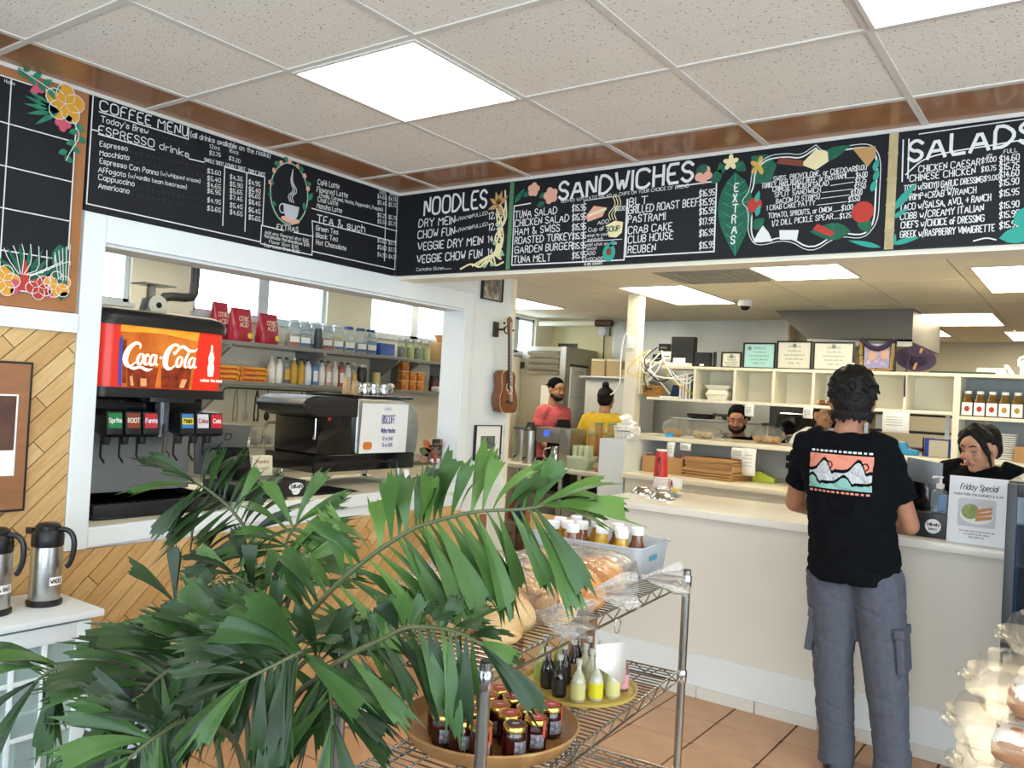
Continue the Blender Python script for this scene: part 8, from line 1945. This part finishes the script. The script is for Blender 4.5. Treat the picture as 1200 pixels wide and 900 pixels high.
def hair_tied(t, H):
    m = MB(); m.M = H.copy(); m.ell((0, .036, .046), (.083, .094, .088), 20, 14); m.ell((0, .07, .0), (.072, .06, .075)); m.ell((0, .115, -.02), (.04, .045, .055))
    for s in (-1, 1):
        cap(m, (s * .01, -.055, .105), .02, (s * .058, -.055, .05), .020); cap(m, (s * .058, -.055, .05), .019, (s * .076, -.035, -.02), .012); cap(m, (s * .076, -.035, -.02), .011, (s * .079, -.03, -.085), .005); cap(m, (0, -.02, .125), .02, (s * .07, -.02, .07), .028)
    bake(m, 'hair', HAIR, t, .005, 2, .0025, 70)
SK1 = skin_mat('skin_tan', '#b47e62', '#a77055'); SK2 = skin_mat('skin_warm', '#c8977c', '#b98268'); SK3 = skin_mat('skin_olive', '#b98b6c', '#a67658')
BLK = mat('black_cotton', '#090b0f', .95, var=.25, scale=30, spec=.15); GRYP = mat('grey_twill', '#4d515c', .85, var=.12, scale=40, bump=.15, bscale=200); DARKP = mat('dark_trousers', '#23242a', .9)
LIP = mat('lip_rose', '#a05a52', .45); LIP2 = mat('lip_tan', '#8a5646', .5)
# customer with his back to us
PX, PY = -.86, 3.80
def ml(x, y, z): return (-(x - PX), -(y - PY), z)
J = dict(hs=1.1, head=ml(-.905, 3.82, 1.612), neck=ml(-.915, 3.80, 1.462), chest=ml(-.905, 3.80, 1.28), waist=ml(-.875, 3.79, 1.08), pel=ml(-.86, 3.80, .93), shL=ml(-1.075, 3.80, 1.405), shR=ml(-.765, 3.80, 1.41), elL=ml(-1.165, 3.93, 1.125), elR=ml(-.672, 3.93, 1.085), wrL=ml(-1.03, 4.17, 1.055), wrR=ml(-.82, 4.17, 1.052), hipL=ml(-.945, 3.80, .86), hipR=ml(-.765, 3.80, .86), knL=ml(-.925, 3.79, .48), knR=ml(-.71, 3.78, .47), anL=ml(-.90, 3.82, .075), anR=ml(-.672, 3.80, .075), w=1.03)
cust, shirt_o, HM = person('customer seen from behind in a black wave-print T-shirt and grey cargo trousers at the counter', (PX, PY, 0), PI, J, SK1, BLK, GRYP, hair_short, .0085, None, .66, .835, head_rz=.25, shirt_disp=.006)
for k, (x, y, z, rz) in enumerate(((-.648, 3.78, .60, .1), (-1.008, 3.80, .62, -.1))):
    m = MB(); m.M = Matrix.Translation(ml(x, y, z)) @ Matrix.Rotation(rz, 4, 'Y'); m.box(-.016, .016, -.075, .075, -.10, .06); m.box(-.021, .021, -.08, .08, .045, .085); m.build('cargo_pocket', GRYP, cust, bev=.008, seg=3)
# wave print draped on the back of the shirt
bv = BVHTree.FromPolygons([v.co.copy() for v in shirt_o.data.vertices], [tuple(p.vertices) for p in shirt_o.data.polygons])
WM = [BLK, mat('print_salmon', '#d98a74', .9), mat('print_teal', '#86b8ae', .9), mat('print_pale', '#b9bcc0', .9, var=.25, scale=120), mat('print_white', '#d5dbd9', .9)]
def crest(s):
    s = s % 1.0
    return math.exp(-((s - .62) / .20) ** 2) - .35 * math.exp(-((s - .86) / .07) ** 2)
def wave_col(u, v):
    if v > .955 or v < .045: return (4 if v > .5 else 1) if (int(u * 40) % 3 and .0 < u < 1) else 0
    if v > .905 or v < .095: return 0
    a = .52 + .26 * crest(u * 1.9 + .12); b = .24 + .17 * crest(u * 1.9 + .5); 
    if v > a + .045: 
        s = (u * 1.85 + .15) % 1; dx, dy = (s - .80) / 1.85 * 1.6, v - .66
        r = math.hypot(dx, dy * .9)
        if .055 < r < .085: return 0
        return 1
    if v > a - .035: return 0
    if v > b + .04: return 3
    if v > b - .03: return 0
    if v > .16 + .05 * crest(u * 1.85 + .6): return 2 if (math.hypot(((u * 1.85 + .42) % 1 - .78) / 1.2, v - .3) > .09) else 0
    return 2
U0, U1, Z0, Z1 = ml(-1.043, 0, 0)[0], ml(-.782, 0, 0)[0], 1.212, 1.392; nu, nz = 96, 64; m = MB(); idx = {}
vs = []; 
for j in range(nz + 1):
    for i in range(nu + 1):
        x = U0 + (U1 - U0) * i / nu; z = Z0 + (Z1 - Z0) * j / nz; h_ = bv.ray_cast(Vector((x, .6, z)), Vector((0, -1, 0)))
        vs.append((x, (h_[0].y if h_[0] else .1) + .0022, z))
m.v = [Vector(p) for p in vs]
for j in range(nz):
    for i in range(nu): a = j * (nu + 1) + i; m.f.append((a, a + 1, a + nu + 2, a + nu + 1)); m.mi.append(wave_col((i + .5) / nu, (j + .5) / nz))
m.build('wave_print', WM, cust, normals=False, ang=80)
# cashier looking down
t, s_, HH = person('cashier with tied black hair and a black shirt looking down behind the counter', (-.55, 5.135, -.17), 0, dict(head=(.015, -.175, 1.575), neck=(.02, -.075, 1.475), chest=(.01, .0, 1.26), elL=(.24, -.14, 1.215), elR=(-.22, -.14, 1.215), wrL=(.13, -.34, 1.215), wrR=(-.05, -.34, 1.215), shL=(.165, -.03, 1.435), shR=(-.14, -.03, 1.435), anL=(.10, .02, .245), anR=(-.10, .02, .245), knL=(.10, -.01, .56), knR=(-.10, -.01, .56)), SK2, BLK, DARKP, hair_tied, .009, (LIP, HAIR, False), .5, .85, head_rz=-.52, head_pitch=.20, shirt_disp=.003)
m = MB(); m.M = HH.copy(); m.ell((.081, .0, -.05), (.006, .006, .007), 8, 6); m.build('earring', PAPER, t)
# kitchen staff
t, s_, HH = person('cook in a coral T-shirt, apron and backwards black cap standing by the steel fridge', (-4.72, 7.38, 0), PI / 2 - .25, dict(head=(0, -.03, 1.635), elL=(.22, .02, 1.12), elR=(-.22, .02, 1.14), wrL=(.15, -.16, 1.02), wrR=(-.15, -.16, 1.02)), SK3, mat('coral_cotton', '#cf5f66', .9, var=.08, scale=20), DARKP, None, .011, (LIP2, HAIR, True), .6, .86, head_rz=-.1, head_pitch=.12, cap_col=BLK, apron=mat('black_apron', '#15171c', .8))
def beard(t, H, c):
    m = MB(); m.M = H.copy(); m.ell((0, -.045, -.085), (.05, .05, .034), 16, 10); cap(m, (-.058, -.01, -.06), .02, (-.045, -.05, -.075), .022); cap(m, (.058, -.01, -.06), .02, (.045, -.05, -.075), .022); cap(m, (-.026, -.094, -.046), .007, (.026, -.094, -.046), .007, 8); bake(m, 'beard', c, t, .006, 1)
beard(t, HH, HAIR)
YEL = mat('mustard_cotton', '#cfae2e', .9, var=.08, scale=20)
t, s_, HH = person('kitchen worker from behind in a mustard yellow shirt with a black hair bun', (-4.13, 7.42, -.04), PI + .2, dict(head=(0, -.03, 1.60), elL=(.25, .05, 1.16), elR=(-.25, .05, 1.16), wrL=(.12, -.14, .98), wrR=(-.12, -.14, .98), anL=(.1, .02, .115), anR=(-.1, .02, .115), shL=(.175, 0, 1.385), shR=(-.175, 0, 1.385), w=1.12), SK3, YEL, DARKP, hair_bun, .011, None, .95, .80)
bv2 = BVHTree.FromPolygons([v.co.copy() for v in s_.data.vertices], [tuple(p.vertices) for p in s_.data.polygons])
def on_back(x, z, off=.004):
    h_ = bv2.ray_cast(Vector((x, .6, z)), Vector((0, -1, 0))); return Vector((x, (h_[0].y if h_[0] else .12) + off, z))
m = MB()
for k in range(7):
    x = -.11 + k * .033; m.add([on_back(x, 1.27), on_back(x + .025, 1.27), on_back(x + .025, 1.32), on_back(x, 1.32)], [(0, 1, 2, 3)])
m.build('shirt_lettering', mat('print_cream', '#e0d8b0', .9), t, normals=False)
m = MB(); ringp = [on_back(.02 + .075 * math.cos(a), 1.155 + .055 * math.sin(a), .005) for a in [2 * PI * i / 20 for i in range(20)]]; m.add([on_back(.02, 1.155, .005)] + ringp, [(0, 1 + i, 1 + (i + 1) % 20) for i in range(20)]); m.build('shirt_emblem', mat('print_olive', '#5c6a30', .9), t, normals=False)
t, s_, HH = person('bearded cook in a black shirt and cap looking down behind the pass-through', (-2.62, 7.14, -.15), .15, dict(head=(.0, -.12, 1.60), neck=(0, -.04, 1.44), elL=(.24, .03, 1.15), elR=(-.24, .03, 1.15), wrL=(.10, -.16, 1.03), wrR=(-.10, -.16, 1.03), anL=(.1, .02, .225), anR=(-.1, .02, .225), knL=(.1, -.01, .55), knR=(-.1, -.01, .55)), SK1, BLK, DARKP, None, .011, (LIP2, HAIR, False), .5, .86, head_rz=.1, head_pitch=.28, cap_col=BLK); beard(t, HH, HAIR)
BLU = mat('royal_blue_cotton', '#2a4fb8', .85); 
t, s_, HH = person('kitchen worker in a blue and white shirt behind the customer', (-1.93, 7.16, -.08), .9, dict(head=(0, -.03, 1.61), elL=(.22, .05, 1.14), elR=(-.24, .05, 1.14), wrL=(.12, -.10, 1.0), wrR=(-.12, -.10, 1.0), anL=(.1, .02, .155), anR=(-.1, .02, .155)), SK3, BLU, DARKP, hair_short, .011, (LIP2, HAIR, True), .6, .84)
m = MB(); n = 20
for sx in (-1, 1): m.tube([(sx * .05, -.06, 1.455), (sx * .12, .0, 1.455), (sx * .21, .0, 1.40), (sx * .25, .0, 1.33)], [.05, .055, .062, .06], 12)
bake(m, 'white_yoke', PAPER, t, .010, 3)
